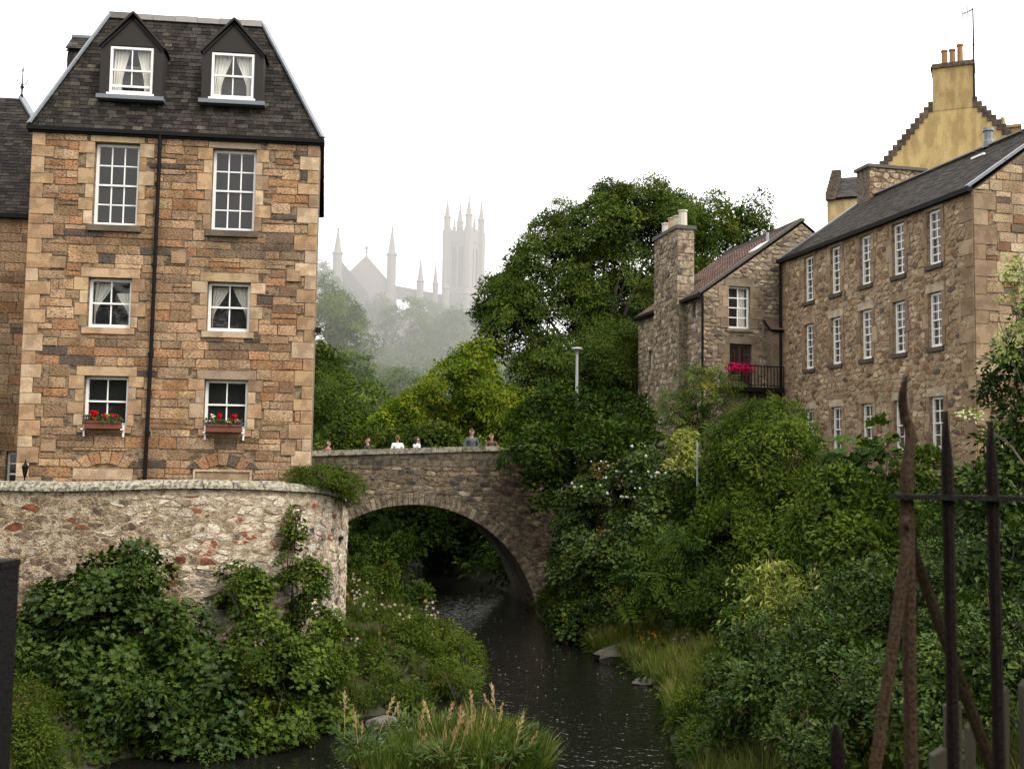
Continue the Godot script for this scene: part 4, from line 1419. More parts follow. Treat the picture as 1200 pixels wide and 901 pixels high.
func yellow_house() -> void:
	var o := thing("yellow_house", "tall yellow harled house with crow-stepped gable and broad chimney", "house", frame(24.83, -62.0, -24.0))
	var slope := 1.18
	var base := 6.0
	var yel := Color(0.58, 0.43, 0.185)
	var half := 4.5
	var shoulder := 1.06
	var apex := 26.65
	var eave := apex - (half - shoulder) * slope
	wall(o, "gable_wall", Transform3D(), base, [[-half, eave], [-shoulder, apex], [shoulder, apex], [half, eave]], [], 0.6, M.harling, yel)
	var ch := Node3D.new()
	ch.name = "chimney"
	o.add_child(ch, true)
	var mb := MB.new()
	mb.col = yel * 0.85
	mb.span(Vector3(-1.05, apex - 0.5, -1.5), Vector3(1.12, 28.62, 0.02))
	add("stack", mb, M.harling, ch)
	mb = MB.new()
	mb.col = Color(0.15, 0.115, 0.075)
	mb.span(Vector3(-1.15, 28.62, -1.62), Vector3(1.22, 28.75, 0.12))
	mb.span(Vector3(-1.08, 28.75, -1.55), Vector3(1.15, 28.90, 0.06))
	add("cope", mb, M.dirty_stone, ch)
	for k in [[-0.42, 0.95], [0.0, 0.95], [0.42, 1.18]]:
		mb = MB.new()
		mb.col = Color(0.36, 0.19, 0.075)
		mb.lathe(Vector3(k[0], 28.90, -0.6), [[0.2, 0.0], [0.17, 0.1], [0.16, k[1] - 0.12], [0.2, k[1] - 0.1], [0.2, k[1]], [0.12, k[1]], [0.12, k[1] - 0.2], [0.0, k[1] - 0.2]], 9)
		add("chimney_pot", mb, M.pot, ch)
	var n := 14
	for s in [-1.0, 1.0]:
		for i in n:
			var x := shoulder + (half - shoulder) * i / n
			var x1 := shoulder + (half - shoulder) * (i + 1) / n
			var y := apex - (x - shoulder) * slope + 0.08
			mb = MB.new()
			mb.col = pick([[Color(0.10, 0.08, 0.06), 2.0], [Color(0.16, 0.125, 0.085), 1.0]])
			mb.span(Vector3(minf(x * s, x1 * s), y - 0.62, -0.62), Vector3(maxf(x * s, x1 * s), y, 0.05))
			add("crow_step", mb, M.dirty_stone, o)
	var sl := [[Color(0.07, 0.065, 0.062), 3.0], [Color(0.10, 0.092, 0.085), 2.0]]
	slates(o, "slates", Vector3(-half, eave - 0.2, -12.0), Vector3(-half, eave - 0.2, -0.61), Vector3(-0.4, apex + 0.7, -0.61), Vector3(-0.4, apex + 0.7, -12.0), 0.3, 0.4, sl, M.slate)
	slates(o, "slates", Vector3(half, eave - 0.2, -0.61), Vector3(half, eave - 0.2, -12.0), Vector3(-0.4, apex + 0.7, -12.0), Vector3(-0.4, apex + 0.7, -0.61), 0.3, 0.4, sl, M.slate)
	mb = MB.new()
	mb.col = yel
	mb.quad(Vector3(-half, base, -12), Vector3(-half, base, -0.6), Vector3(-half, eave - 0.1, -0.6), Vector3(-half, eave - 0.1, -12))
	mb.quad(Vector3(half, base, -0.6), Vector3(half, base, -12), Vector3(half, eave - 0.1, -12), Vector3(half, eave - 0.1, -0.6))
	mb.quad(Vector3(half, base, -12), Vector3(-half, base, -12), Vector3(-half, apex, -12), Vector3(half, apex, -12))
	add("side_wall", mb, M.harling, o)
	# the lower wing with its slate roof
	var wing := Node3D.new()
	wing.name = "wing"
	o.add_child(wing, true)
	mb = MB.new()
	mb.col = Color(0.62, 0.48, 0.25)
	mb.span(Vector3(-7.0, base, -5.5), Vector3(-half - 0.01, 21.65, -0.2))
	mb.tri(Vector3(-7.0, 21.65, -5.5), Vector3(-7.0, 21.65, -0.2), Vector3(-7.0, 23.6, -2.85))
	add("wing_wall", mb, M.harling, wing)
	slates(wing, "wing_slates", Vector3(-6.6, 21.6, 0.0), Vector3(-half + 0.4, 21.6, 0.0), Vector3(-half + 0.4, 23.5, -2.85), Vector3(-6.6, 23.5, -2.85), 0.25, 0.35, sl, M.slate)
	for i in 7:
		mb = MB.new()
		mb.col = pick([[Color(0.14, 0.11, 0.08), 1.0]])
		var y := 21.5 + i * 0.32
		var z := 0.12 - i * 0.42
		mb.span(Vector3(-7.06, y, z - 0.42), Vector3(-6.5, y + 0.5, z))
		add("skew_stone", mb, M.dirty_stone, wing)
	# a lower stack behind the far eave
	mb = MB.new()
	mb.col = yel * 0.8
	mb.span(Vector3(2.45, 22.0, -2.6), Vector3(3.5, 25.2, -1.6))
	mb.span(Vector3(2.38, 25.2, -2.7), Vector3(3.58, 25.36, -1.5))
	mb.lathe(Vector3(2.6, 25.36, -2.0), [[0.15, 0.0], [0.12, 0.6], [0.0, 0.6]], 8)
	add("back_stack", mb, M.harling, o)
	rebase(o, base)
	var ae := thing("tv_aerial", "thin television aerial mast on the yellow house's chimney", "aerial", frame(24.83, -62.0, -24.0) * Transform3D(Basis(), Vector3(1.16, 26.7, -0.3)))
	mb = MB.new()
	mb.tube([Vector3(0, 0, 0.34), Vector3(0, 5.2, 0.34)], [0.06, 0.045], 6)
	mb.tube([Vector3(0, 3.0, 0.34), Vector3(0, 3.1, 0.34)], [0.07, 0.07], 6)
	add("mast", mb, M.black_iron, ae)
	mb = MB.new()
	mb.tube([Vector3(0, 5.1, 0.34), Vector3(-0.55, 4.9, 0.34)], [0.03, 0.03], 5)
	for i in 6:
		var x := -0.1 - i * 0.09
		mb.tube([Vector3(x, 4.72 - i * 0.03, 0.34), Vector3(x, 5.4 - i * 0.05, 0.34)], [0.026, 0.026], 5)
	add("antenna", mb, M.black_iron, ae)


# ---------- the church on the hill ----------

func pinnacle(mb: MB, p: Vector3, r: float, shaft: float, tip: float) -> void:
	mb.lathe(p, [[r, 0.0], [r, shaft], [r * 1.25, shaft + 0.1], [r * 1.25, shaft + r * 0.5], [r * 0.85, shaft + r * 0.8], [r * 0.18, shaft + tip], [r * 0.4, shaft + tip + r * 0.3], [0.0, shaft + tip + r * 0.8]], 8)


func church() -> void:
	var o := thing("gothic_church", "grey gothic church with pinnacled square tower, faint in the mist on the hill", "church", Transform3D(Basis(Vector3.UP, deg_to_rad(-28)), Vector3(-9.1, 20, -200)))
	var sto := Color(0.21, 0.18, 0.155)
	var mb := MB.new()
	mb.col = sto
	var w := 2.25
	# tower with recessed belfry openings: wall strips round tall lancets
	var tn := Node3D.new()
	tn.name = "tower"
	o.add_child(tn, true)
	for k in 4:
		var t := Transform3D(Basis(Vector3.UP, PI / 2 * k), Vector3.ZERO) * Transform3D(Basis(), Vector3(0, 0, w))
		var belfry := [Rect2(-1.25, 18.2, 1.0, 7.2), Rect2(0.25, 18.2, 1.0, 7.2)]
		wall(tn, "tower_wall", t, 0.0, [[-w, 28.4], [w, 28.4]], belfry, 0.5, M.smooth_stone, sto)
		for r in belfry:
			var pt := MB.new()
			pt.col = Color(0.12, 0.105, 0.095)
			pt.span(Vector3(r.position.x, r.position.y, -0.6), Vector3(r.end.x, r.end.y, -0.45))
			pt.col = sto
			pt.span(Vector3(r.get_center().x - 0.08, r.position.y, -0.4), Vector3(r.get_center().x + 0.08, r.end.y, -0.2))
			for s in [-1.0, 1.0]:
				var e := Vector3(r.get_center().x + s * 0.5, r.end.y, -0.15)
				pt.tri(e, e - Vector3(0, 0.9, 0), e - Vector3(s * 0.5, 0, 0))
				pt.tri(e, e - Vector3(s * 0.5, 0, 0), e - Vector3(0, 0.9, 0))
			var lo := add("louvre_opening", pt, M.smooth_stone, tn)
			lo.transform = t
		mb = MB.new()
		mb.col = sto
		pinnacle(mb, Vector3(0, 28.4, -0.15), 0.3, 1.0, 2.4)
		add("parapet_pinnacle", mb, M.smooth_stone, tn).transform = t
		for y in [10.0, 16.9, 26.4]:
			mb = MB.new()
			mb.col = sto
			mb.span(Vector3(-w - 0.1, y, 0.004), Vector3(w + 0.1, y + 0.25, 0.16))
			add("string_course", mb, M.smooth_stone, tn).transform = t
		for i in 5:
			mb = MB.new()
			mb.col = sto
			mb.span(Vector3(-1.9 + i * 0.8, 28.4, -0.25), Vector3(-1.45 + i * 0.8, 29.0, 0.0))
			add("merlon", mb, M.smooth_stone, tn).transform = t
		mb = MB.new()
		mb.col = sto
		mb.lathe(Vector3.ZERO, [[0.95, 0.0], [0.95, 10.0], [0.82, 10.4], [0.82, 28.6]], 8)
		pinnacle(mb, Vector3(0, 28.4, 0), 0.62, 2.4, 3.2)
		var tu := add("corner_turret", mb, M.smooth_stone, tn)
		tu.transform = Transform3D(Basis(Vector3.UP, PI / 2 * k), Vector3.ZERO) * Transform3D(Basis(), Vector3(w, 0, w))
	boxed("tower_roof", Vector3(-w + 0.3, 28.0, -w + 0.3), Vector3(w - 0.3, 28.2, w - 0.3), M.lead, tn)
	# nave running down towards the valley's near side, with transept gable
	var nv := Node3D.new()
	nv.name = "nave"
	nv.transform = Transform3D(Basis(Vector3.UP, deg_to_rad(28)), Vector3.ZERO)
	o.add_child(nv, true)
	mb = MB.new()
	mb.col = sto
	mb.span(Vector3(-20.2, 0.0, 0.5), Vector3(2.5, 12.4, 9.0))
	add("aisle_wall", mb, M.smooth_stone, nv)
	mb = MB.new()
	mb.col = Color(0.16, 0.145, 0.14)
	mb.quad(Vector3(-12.7, 15.0, 9.1), Vector3(3.0, 12.0, 9.1), Vector3(3.0, 14.6, 8.6), Vector3(-12.7, 17.4, 8.6))
	mb.quad(Vector3(-12.7, 17.4, 8.6), Vector3(3.0, 14.6, 8.6), Vector3(3.0, 14.6, 1.0), Vector3(-12.7, 17.4, 1.0))
	add("aisle_roof", mb, M.slate, nv)
	mb = MB.new()
	mb.col = sto
	# transept gable facing the valley, its dark slope to one side
	mb.quad(Vector3(-20.2, 0, 9.5), Vector3(-12.3, 0, 9.5), Vector3(-12.3, 17.6, 9.5), Vector3(-20.2, 18.4, 9.5))
	mb.tri(Vector3(-20.2, 18.4, 9.5), Vector3(-12.3, 17.6, 9.5), Vector3(-16.4, 22.2, 9.5))
	add("transept_gable", mb, M.smooth_stone, nv)
	mb = MB.new()
	mb.col = Color(0.12, 0.11, 0.105)
	mb.quad(Vector3(-20.4, 18.2, 9.4), Vector3(-16.4, 22.2, 9.4), Vector3(-16.4, 22.2, -2.0), Vector3(-20.4, 18.2, -2.0))
	mb.quad(Vector3(-16.4, 22.2, 9.4), Vector3(-12.1, 17.4, 9.4), Vector3(-12.1, 17.4, -2.0), Vector3(-16.4, 22.2, -2.0))
	mb.quad(Vector3(-21.0, 21.5, 12.0), Vector3(-15.5, 15.0, 12.0), Vector3(-15.5, 8.0, 12.0), Vector3(-21.0, 8.0, 12.0))
	add("transept_roof", mb, M.slate, nv)
	mb = MB.new()
	mb.col = sto
	mb.lathe(Vector3(-16.4, 22.0, 9.4), [[0.18, 0.0], [0.12, 0.5], [0.3, 0.8], [0.12, 1.0], [0.35, 1.5], [0.1, 1.9], [0.0, 2.1]], 6)
	add("gable_cross", mb, M.smooth_stone, nv)
	for p in [[-21.0, 12.0, 17.5, 0.8, 4.2, 4.2], [-12.0, 9.6, 15.5, 0.8, 6.6, 4.6], [-7.0, 9.2, 15.0, 0.62, 2.6, 3.6], [-4.4, 9.2, 14.0, 0.5, 3.2, 3.6], [-2.6, 9.2, 13.5, 0.6, 3.0, 1.2], [1.0, 9.2, 13.0, 0.6, 2.6, 1.2]]:
		mb = MB.new()
		mb.col = sto
		mb.span(Vector3(p[0] - p[3] * 1.2, 0, p[1] - p[3]), Vector3(p[0] + p[3] * 1.2, p[2], p[1] + p[3]))
		pinnacle(mb, Vector3(p[0], p[2], p[1]), p[3], p[4], p[5])
		add("buttress", mb, M.smooth_stone, nv)


# ---------- ground and water ----------

# Depth down the valley against the water's two edges and the bank's steepness.
const RIVER := [[4.0, -9.0, 2.0], [14.0, -8.5, 2.6], [20.0, -7.0, 3.1], [22.5, -5.6, 3.2], [24.0, -2.9, 3.4], [27.0, -0.9, 3.7], [30.0, -0.6, 3.3], [33.0, -0.9, 2.5], [36.0, -2.2, 1.9], [40.0, -6.2, 1.2], [44.0, -8.6, 1.0], [52.0, -10.0, -0.6], [60.0, -13.0, -3.5], [80.0, -22.0, -13.0], [120.0, -60.0, -50.0], [400.0, -260.0, -250.0]]


func banks(d: float) -> Vector2:
	for i in RIVER.size() - 1:
		if d <= RIVER[i + 1][0]:
			var t := clampf((d - RIVER[i][0]) / (RIVER[i + 1][0] - RIVER[i][0]), 0, 1)
			return Vector2(lerpf(RIVER[i][1], RIVER[i + 1][1], t), lerpf(RIVER[i][2], RIVER[i + 1][2], t))
	return Vector2(-250, -240)


func ground(x: float, z: float) -> float:
	var d := -z
	var e := banks(d)
	var n := noise.get_noise_2d(x * 1.2, z * 1.2) * 0.25
	var h: float
	if x < e.x:   # near-side bank under the river wall, then the terrace behind it
		h = minf((e.x - x) * 0.55 - 0.1, 1.3 + clampf((e.x - x - 3.0) * 0.15, 0, 0.6))
		var behind := false
		if d < 26.0:
			behind = d > lerpf(23.2, 24.6, smoothstep(-8.0, -5.0, x)) + 0.25 and x < -4.9
		elif d < 42.0:
			behind = x < lerpf(-4.5, -8.4, clampf((d - 27.5) / 13.5, 0, 1)) - 0.3
		else:
			h = minf((e.x - x) * 0.9 - 0.1, 5.0)
		if behind:
			h = 4.25
	elif x > e.y:
		var t := x - e.y
		h = minf(t * 0.32, 0.9) + smoothstep(1.8, 9.0, t) * 3.4
		if d > 40.0:
			h = minf(t * 1.1, 5.1)
		h += clampf((t - 14.0) * 0.35, 0, 12.0) * smoothstep(66.0, 50.0, d)
		if d < 30.0:   # lower and flatter nearer the eye
			h = lerpf(h, minf(h, 0.5 + t * 0.22), smoothstep(30.0, 22.0, d) * 0.6)
	else:
		h = -minf(minf(x - e.x, e.y - x) * 0.4, 0.7)
		n *= 0.2
	if d < 9.0:
		h = maxf(h, 3.6 * smoothstep(9.0, 4.5, d))
	# the valley side climbing to the church
	h += 17.0 * smoothstep(62.0, 175.0, d) + clampf((d - 175.0) * 0.02, 0, 8.0)
	return h + n * smoothstep(0.0, 0.4, absf(h))


func terrain() -> void:
	noise.seed = 3
	noise.frequency = 0.12
	noise.fractal_octaves = 3
	var xs := []
	var zs := []
	var x := -60.0
	while x < 80.0:
		xs.append(x)
		x += 0.5 if x > -16 and x < 22 else 3.0
	var z := 12.0
	while z > -60.0:
		zs.append(z)
		z -= 0.5
	while z > -330.0:
		zs.append(z)
		z -= 6.0
	xs.push_front(-700.0)
	xs.append(700.0)
	zs.push_front(300.0)
	zs.append(-1200.0)
	var mb := MB.new()
	mb.col = Color.WHITE
	var rows := []
	for j in zs.size():
		var row := []
		for i in xs.size():
			row.append(Vector3(xs[i], ground(clampf(xs[i], -60, 80), clampf(zs[j], -330, 12)), zs[j]))
		rows.append(row)
	for j in zs.size() - 1:
		for i in xs.size() - 1:
			mb.quad(rows[j + 1][i], rows[j][i], rows[j][i + 1], rows[j + 1][i + 1])
	structure("ground", mb, M.soil)
	mb = MB.new()
	mb.quad(Vector3(-80, 0, 8), Vector3(30, 0, 8), Vector3(30, 0, -140), Vector3(-80, 0, -140))
	structure("river", mb, M.water)


func rock(called: String, label: String, p: Vector3, s: Vector3, c: Color, turn := 0.0, group := "boulders at the water's edge") -> void:
	var f := FastNoiseLite.new()
	f.seed = int(absf(p.x * 91 + p.z * 37))
	f.frequency = 0.9
	f.fractal_octaves = 3
	var mb := MB.new()
	mb.col = c
	var n := 14
	var pt := func(i: int, j: int) -> Vector3:
		var a := TAU * i / n
		var b := PI * j / 9
		var d := Vector3(sin(b) * cos(a), cos(b), sin(b) * sin(a))
		return d * s * (0.85 + 0.35 * f.get_noise_3dv(d * 1.4))
	for j in 9:
		for i in n:
			mb.quad(pt.call(i, j), pt.call(i + 1, j), pt.call(i + 1, j + 1), pt.call(i, j + 1))
	var o := add(called, mb, M.rock, self)
	o.position = p
	o.rotation.y = turn
	tag(o, label, "rock", group)


# ---------- plants ----------

func leaf(mb: MB, p: Vector3, dir: Vector3, up: Vector3, l: float, w: float) -> void:
	dir = dir.normalized()
	var s := dir.cross(up)
	s = (s if s.length() > 0.05 else dir.cross(Vector3(0.3, 0.9, 0.2))).normalized()
	var n := s.cross(dir).normalized()
	var a := p + dir * l * 0.45 + s * w * 0.5 + n * w * 0.18
	var b := p + dir * l * 0.45 - s * w * 0.5 + n * w * 0.18
	var t := p + dir * l - n * l * 0.1
	mb.tri(p, t, a)
	mb.tri(p, b, t)


# A five-lobed leaf.
func lobed(mb: MB, p: Vector3, dir: Vector3, up: Vector3, l: float) -> void:
	dir = dir.normalized()
	var s := dir.cross(up)
	s = (s if s.length() > 0.05 else dir.cross(Vector3(0.3, 0.9, 0.2))).normalized()
	var n := s.cross(dir).normalized()
	var c := p + dir * l * 0.35
	var out := [[-0.05, 0.0], [-0.02, 0.34], [0.22, 0.26], [0.45, 0.52], [0.58, 0.24], [1.0, 0.0], [0.58, -0.24], [0.45, -0.52], [0.22, -0.26], [-0.02, -0.34]]
	for i in out.size():
		var a: Array = out[i]
		var b: Array = out[(i + 1) % out.size()]
		mb.tri(c, p + dir * l * a[0] + s * l * a[1] - n * l * absf(a[1]) * 0.15, p + dir * l * b[0] + s * l * b[1] - n * l * absf(b[1]) * 0.15)


func make_clumps() -> void:
	for kind in ["oval", "broad", "fine", "small", "long", "ash", "weep", "ivy"]:
		var mb := MB.new()
		var count: int = {"oval": 46, "broad": 24, "fine": 110, "small": 84, "long": 40, "ash": 10, "weep": 12, "ivy": 30}[kind]
		for i in count:
			var d := rdir()
			d.y = absf(d.y) * 0.8 - 0.15
			var p := d * Vector3(1, 0.7, 1) * pow(rng.randf(), 0.45)
			var dir := Vector3(d.x, 0.1 + rng.randf_range(-0.45, 0.4), d.z) + rdir() * 0.5
			var up := Vector3(0, 1, 0) + rdir() * 0.45 + d * 0.35
			var k := rng.randf_range(0.72, 1.25)
			mb.col = Color(rng.randf_range(0.85, 1.2), rng.randf_range(0.92, 1.1), rng.randf_range(0.8, 1.15))   # no two leaves have quite the same hue
			match kind:
				"oval": leaf(mb, p, dir, up, 0.34 * k, 0.20 * k)
				"small": leaf(mb, p, dir, up, 0.23 * k, 0.13 * k)
				"ivy": leaf(mb, p, dir, up, 0.36 * k, 0.34 * k)
				"broad": lobed(mb, p, dir, up, 0.42 * k)
				"fine": leaf(mb, p, dir + Vector3(0, -0.1, 0), up, 0.24 * k, 0.075 * k)
				"long": leaf(mb, p, dir + Vector3(0, 0.25, 0), up, 0.62 * k, 0.13 * k)
				"ash":
					var st := p * 0.4
					dir = (dir + d * 0.8 + Vector3(0, -0.15, 0)).normalized()
					var s := dir.cross(up).normalized()
					for j in 9:
						var q := st + dir * (0.12 + 0.075 * (j / 2) * 2.2) * k + Vector3(0, -0.012 * j * j * 0.15, 0)
						leaf(mb, q, dir * 0.7 + s * (1.0 if j % 2 else -1.0), up, 0.26 * k, 0.09 * k)
				"weep":
					var st2 := Vector3(d.x, 0, d.z) * 0.5
					for j in 14:
						var q2 := st2 + Vector3(d.x * 0.5 * sin(j * 0.11), 0.25 * sin(j * 0.2) - 0.013 * j * j, d.z * 0.5 * sin(j * 0.11))
						leaf(mb, q2, rdir() + Vector3(0, -1.1, 0), rdir(), 0.20 * k, 0.055 * k)
		clump[kind] = mb.mesh()
	# grasses and stems
	for kind in ["grass", "reed"]:
		var mb := MB.new()
		for i in (34 if kind == "grass" else 16):
			var d := Vector3(rng.randfn(), 0, rng.randfn()).normalized()
			var h := rng.randf_range(0.5, 1.0)
			var lean := rng.randf_range(0.1, 0.6 if kind == "grass" else 0.35)
			var p := d * rng.randf() * 0.3
			var t := rng.randf_range(0.7, 1.3)
			mb.col = Color(t, t, t * 0.9)
			var s := d.cross(Vector3.UP) * 0.022
			var last := p
			for j in 4:
				var u := (j + 1) / 4.0
				var q := p + Vector3(0, h * (u - 0.25 * lean * u * u * u), 0) + d * lean * h * u * u
				var w0 := s * (1.0 - j / 4.0)
				var w1 := s * (1.0 - u)
				if j < 3:
					mb.quad(last - w0, last + w0, q + w1, q - w1)
				else:
					mb.tri(last - w0, last + w0, q)
				last = q
		clump[kind] = mb.mesh()
	var plume := MB.new()   # one dry flowering stem of grass
	plume.tube([Vector3.ZERO, Vector3(0.02, 0.5, 0), Vector3(0.06, 1.0, 0.02)], [0.006, 0.005, 0.003], 4, false)
	for i in 26:
		leaf(plume, Vector3(0.035 + 0.02 * i / 26.0, 0.72 + 0.3 * i / 26.0, 0.01), rdir() * 0.5 + Vector3(0, 1, 0), rdir(), 0.09, 0.02)
	clump["plume"] = plume.mesh()
	var fleck := MB.new()   # a flat fleck, used for foam and for painted water glints
	fleck.lathe(Vector3.ZERO, [[1.0, 0.0], [0.8, 0.5], [0.0, 0.7]], 7)
	clump["fleck"] = fleck.mesh()
	var tuft := MB.new()   # a fluffy flower head on nothing else
	for i in 40:
		leaf(tuft, rdir() * 0.25, rdir(), rdir(), 0.75, 0.4)
	clump["tuft"] = tuft.mesh()


func scatter(parent: Node, called: String, kind: String, m: Material, xf: Array, cols: Array) -> MultiMeshInstance3D:
	var mm := MultiMesh.new()
	mm.transform_format = MultiMesh.TRANSFORM_3D
	mm.use_colors = true
	mm.mesh = clump[kind]
	mm.instance_count = xf.size()
	for i in xf.size():
		mm.set_instance_transform(i, xf[i])
		mm.set_instance_color(i, cols[i])
	var o := MultiMeshInstance3D.new()
	o.name = numbered(called) if parent == self else called
	o.multimesh = mm
	o.material_override = m
	o.set_meta("kind", "stuff")
	parent.add_child(o, true)
	return o


func spin(up: Vector3, s: float) -> Basis:
	up = up.normalized()
	var x := up.cross(rdir())
	x = (x if x.length() > 0.05 else Vector3.RIGHT.cross(up)).normalized()
	return Basis(x, up, x.cross(up)).scaled(Vector3.ONE * s)


# Flower heads on stems, or sitting on the leaves, over the outer face of the plant built last.
func blooms(o: Node3D, count: int, size: float, palette: Array, rise: float, lo: Vector3, hi: Vector3) -> void:
	var near := []
	for e in skin:
		var p: Vector3 = e[0]
		if p.x > lo.x and p.y > lo.y and p.z > lo.z and p.x < hi.x and p.y < hi.y and p.z < hi.z:
			near.append(e)
	if near.is_empty():
		return
	var stems := MB.new()
	stems.col = Color(0.08, 0.10, 0.03)
	var xf := []
	var cols := []
	for i in count:
		var e: Array = near[rng.randi() % near.size()]
		for j in rng.randi_range(1, 3):
			var p: Vector3 = e[0] - o.position
			var q: Vector3 = p + e[1] * 0.18 + Vector3(rng.randfn() * 0.16, rise * rng.randf_range(0.5, 1.2), rng.randfn() * 0.16)
			stems.tube([p - Vector3(0, 0.1, 0), p.lerp(q, 0.5) + rdir() * 0.03, q], [0.008, 0.006, 0.004], 4, false)
			xf.append(Transform3D(spin(e[1] + Vector3(0, 1, 0.5) + rdir() * 0.5, size * rng.randf_range(0.55, 1.3)), q))
			cols.append(pick(palette))
	add("stems", stems, M.leaf, o).set_meta("kind", "stuff")
	scatter(o, "blooms", "tuft", M.petal, xf, cols)


var skin := []


# One plant: leaf clumps over a handful of lobes [x, y, z, rx, ry, rz] in the world, limbs reaching into them, roots at the base.
func plant(called: String, label: String, category: String, group: String, lobes: Array, kind: String, size: float, dens: float, palette: Array, m: Material, base: Vector3, girth: float, gaps := 0.0, flat := 1.0) -> Node3D:
	var o := thing(called, label, category, Transform3D(Basis(), base), group)
	var f := FastNoiseLite.new()
	f.seed = int(absf(base.x * 31 + base.z * 17 + lobes.size()))
	f.frequency = 0.55 / maxf(size, 0.2) * 0.35
	var xf := []
	var cols := []
	var mix := []
	skin = []
	# every lobe breaks up into a core and smaller billows
	var masses := []
	for e in lobes:
		var r := Vector3(e[3], e[4], e[5])
		if minf(r.x, r.y) < size * 1.3:
			masses.append(e + [1.0])
			continue
		masses.append([e[0], e[1], e[2], r.x * 0.74, r.y * 0.74, r.z * 0.74, 0.4])
		for i in 10:
			var d := rdir()
			var k := rng.randf_range(0.30, 0.52)
			masses.append([e[0] + d.x * r.x * 0.66, e[1] + d.y * r.y * 0.66, e[2] + d.z * r.z * 0.66, r.x * k, r.y * k * 0.85, r.z * k, 0.62, 1 if rng.randf() < 0.25 else 0])
	for e in masses:
		var c := Vector3(e[0], e[1], e[2])
		var r := Vector3(e[3], e[4], e[5])
		var surface := 4.0 * PI * pow((pow(r.x * r.y, 1.6) + pow(r.x * r.z, 1.6) + pow(r.y * r.z, 1.6)) / 3.0, 1.0 / 1.6)
		var n := int(surface * dens * e[6] / (size * size))
		for i in n:
			var d := rdir()
			var k := pow(rng.randf(), 0.28) * 1.06
			var p := c + d * r * k
			var v := f.get_noise_3dv(p)
			if v < gaps - 0.35 and k > 0.6:
				continue
			p += d * r * v * 0.28
			var deep := false
			for g in lobes:
				if ((p - Vector3(g[0], g[1], g[2])) / Vector3(g[3], g[4], g[5])).length() < 0.58:
					deep = true
			if deep and rng.randf() < 0.8:
				continue
			if p.y < base.y + 0.02 and p.y < ground(p.x, p.z):
				continue
			xf.append(Transform3D(spin(Vector3(d.x * flat, absf(d.y) * 0.6 + 0.7, d.z * flat) + rdir() * 0.3, size * rng.randf_range(0.65, 1.3)), p - base))
			cols.append(pick(palette))
			if k > 0.9 and d.z > -0.1:
				skin.append([p, d])
			mix.append(e[7] if e.size() > 7 else 0)
	var other: String = {"oval": "small", "broad": "oval", "ivy": "oval", "fine": "small", "small": "oval"}.get(kind, kind)
	for side in 2:
		var tx := []
		var tc := []
		for i in xf.size():
			if mix[i] == side:
				tx.append(xf[i])
				tc.append(cols[i])
		if tx.size():
			scatter(o, "crown" if girth > 0.0 else "foliage", kind if side == 0 else other, m, tx, tc)
	if girth <= 0.0 and size > 0.2:   # stems running up through the leaves, some past them
		var st := MB.new()
		for e in lobes:
			for i in 6:
				var d := rdir()
				d.y = absf(d.y) * 0.9
				var q := Vector3(e[0], e[1], e[2]) + d * Vector3(e[3], e[4], e[5]) * rng.randf_range(0.8, 1.18) - base
				var p := Vector3(e[0], e[1] - e[4] * 0.9, e[2]) + rdir() * Vector3(e[3], 0.1, e[5]) * 0.3 - base
				st.tube([p, p.lerp(q, 0.5) + rdir() * 0.15 * e[4], q], [0.016, 0.011, 0.004], 5, false)
		add("stems", st, M.bark, o).set_meta("kind", "stuff")
	if girth > 0.0:
		var mb := MB.new()
		var big := Vector3.ZERO
		for e in lobes:
			big += Vector3(e[0], e[1], e[2]) / lobes.size()
		var fork := Vector3(0, (big.y - base.y) * 0.45, 0) + Vector3(big.x - base.x, 0, big.z - base.z) * 0.25
		mb.tube([Vector3(0, -0.4, 0), Vector3(0, 0.3, 0), fork * Vector3(0.6, 0.55, 0.6), fork], [girth * 1.5, girth * 1.1, girth * 0.9, girth * 0.75], 9)
		for e in lobes:
			var q := Vector3(e[0], e[1], e[2]) - base
			var mid := fork.lerp(q, 0.5) + Vector3(0, 0.12 * fork.distance_to(q), 0)
			mb.tube([fork - Vector3(0, girth, 0), mid, q], [girth * 0.5, girth * 0.26, girth * 0.08], 6)
			for k in 5:
				var tip := q + rdir() * Vector3(e[3], e[4], e[5]) * 0.75
				mb.tube([mid.lerp(q, 0.3 + 0.15 * k), mid.lerp(q, 0.5 + 0.1 * k).lerp(tip, 0.5) + Vector3(0, 0.1, 0), tip], [girth * 0.11, girth * 0.06, girth * 0.02], 5)
		add("trunk", mb, M.bark, o)
	return o


# Ground cover of one kind over a patch [x0, x1, z0, z1], where the ground is dry.
func cover(called: String, label: String, category: String, kind: String, m: Material, patch: Array, count: int, size: float, palette: Array, keep = null) -> void:
	var xf := []
	var cols := []
	for i in count:
		var x := rng.randf_range(patch[0], patch[1])
		var z := rng.randf_range(patch[2], patch[3])
		var y := ground(x, z)
		if y < 0.03 or (keep != null and not keep.call(x, z)):
			continue
		xf.append(Transform3D(spin(Vector3(0, 1, 0) + rdir() * 0.25, size * rng.randf_range(0.6, 1.35)), Vector3(x, y, z)))
		cols.append(pick(palette))
	var o := scatter(self, called, kind, m, xf, cols)
	tag(o, label, category)


# Single flower heads or stems at given spots.
func dots(parent: Node, called: String, kind: String, m: Material, spots: Array, size: float, palette: Array, upright := 0.35) -> void:
	var xf := []
	var cols := []
	for p in spots:
		xf.append(Transform3D(spin(Vector3(0, 1, 0) + rdir() * upright, size * rng.randf_range(0.6, 1.3)), p))
		cols.append(pick(palette))
	scatter(parent, called, kind, m, xf, cols)


# ---------- people ----------

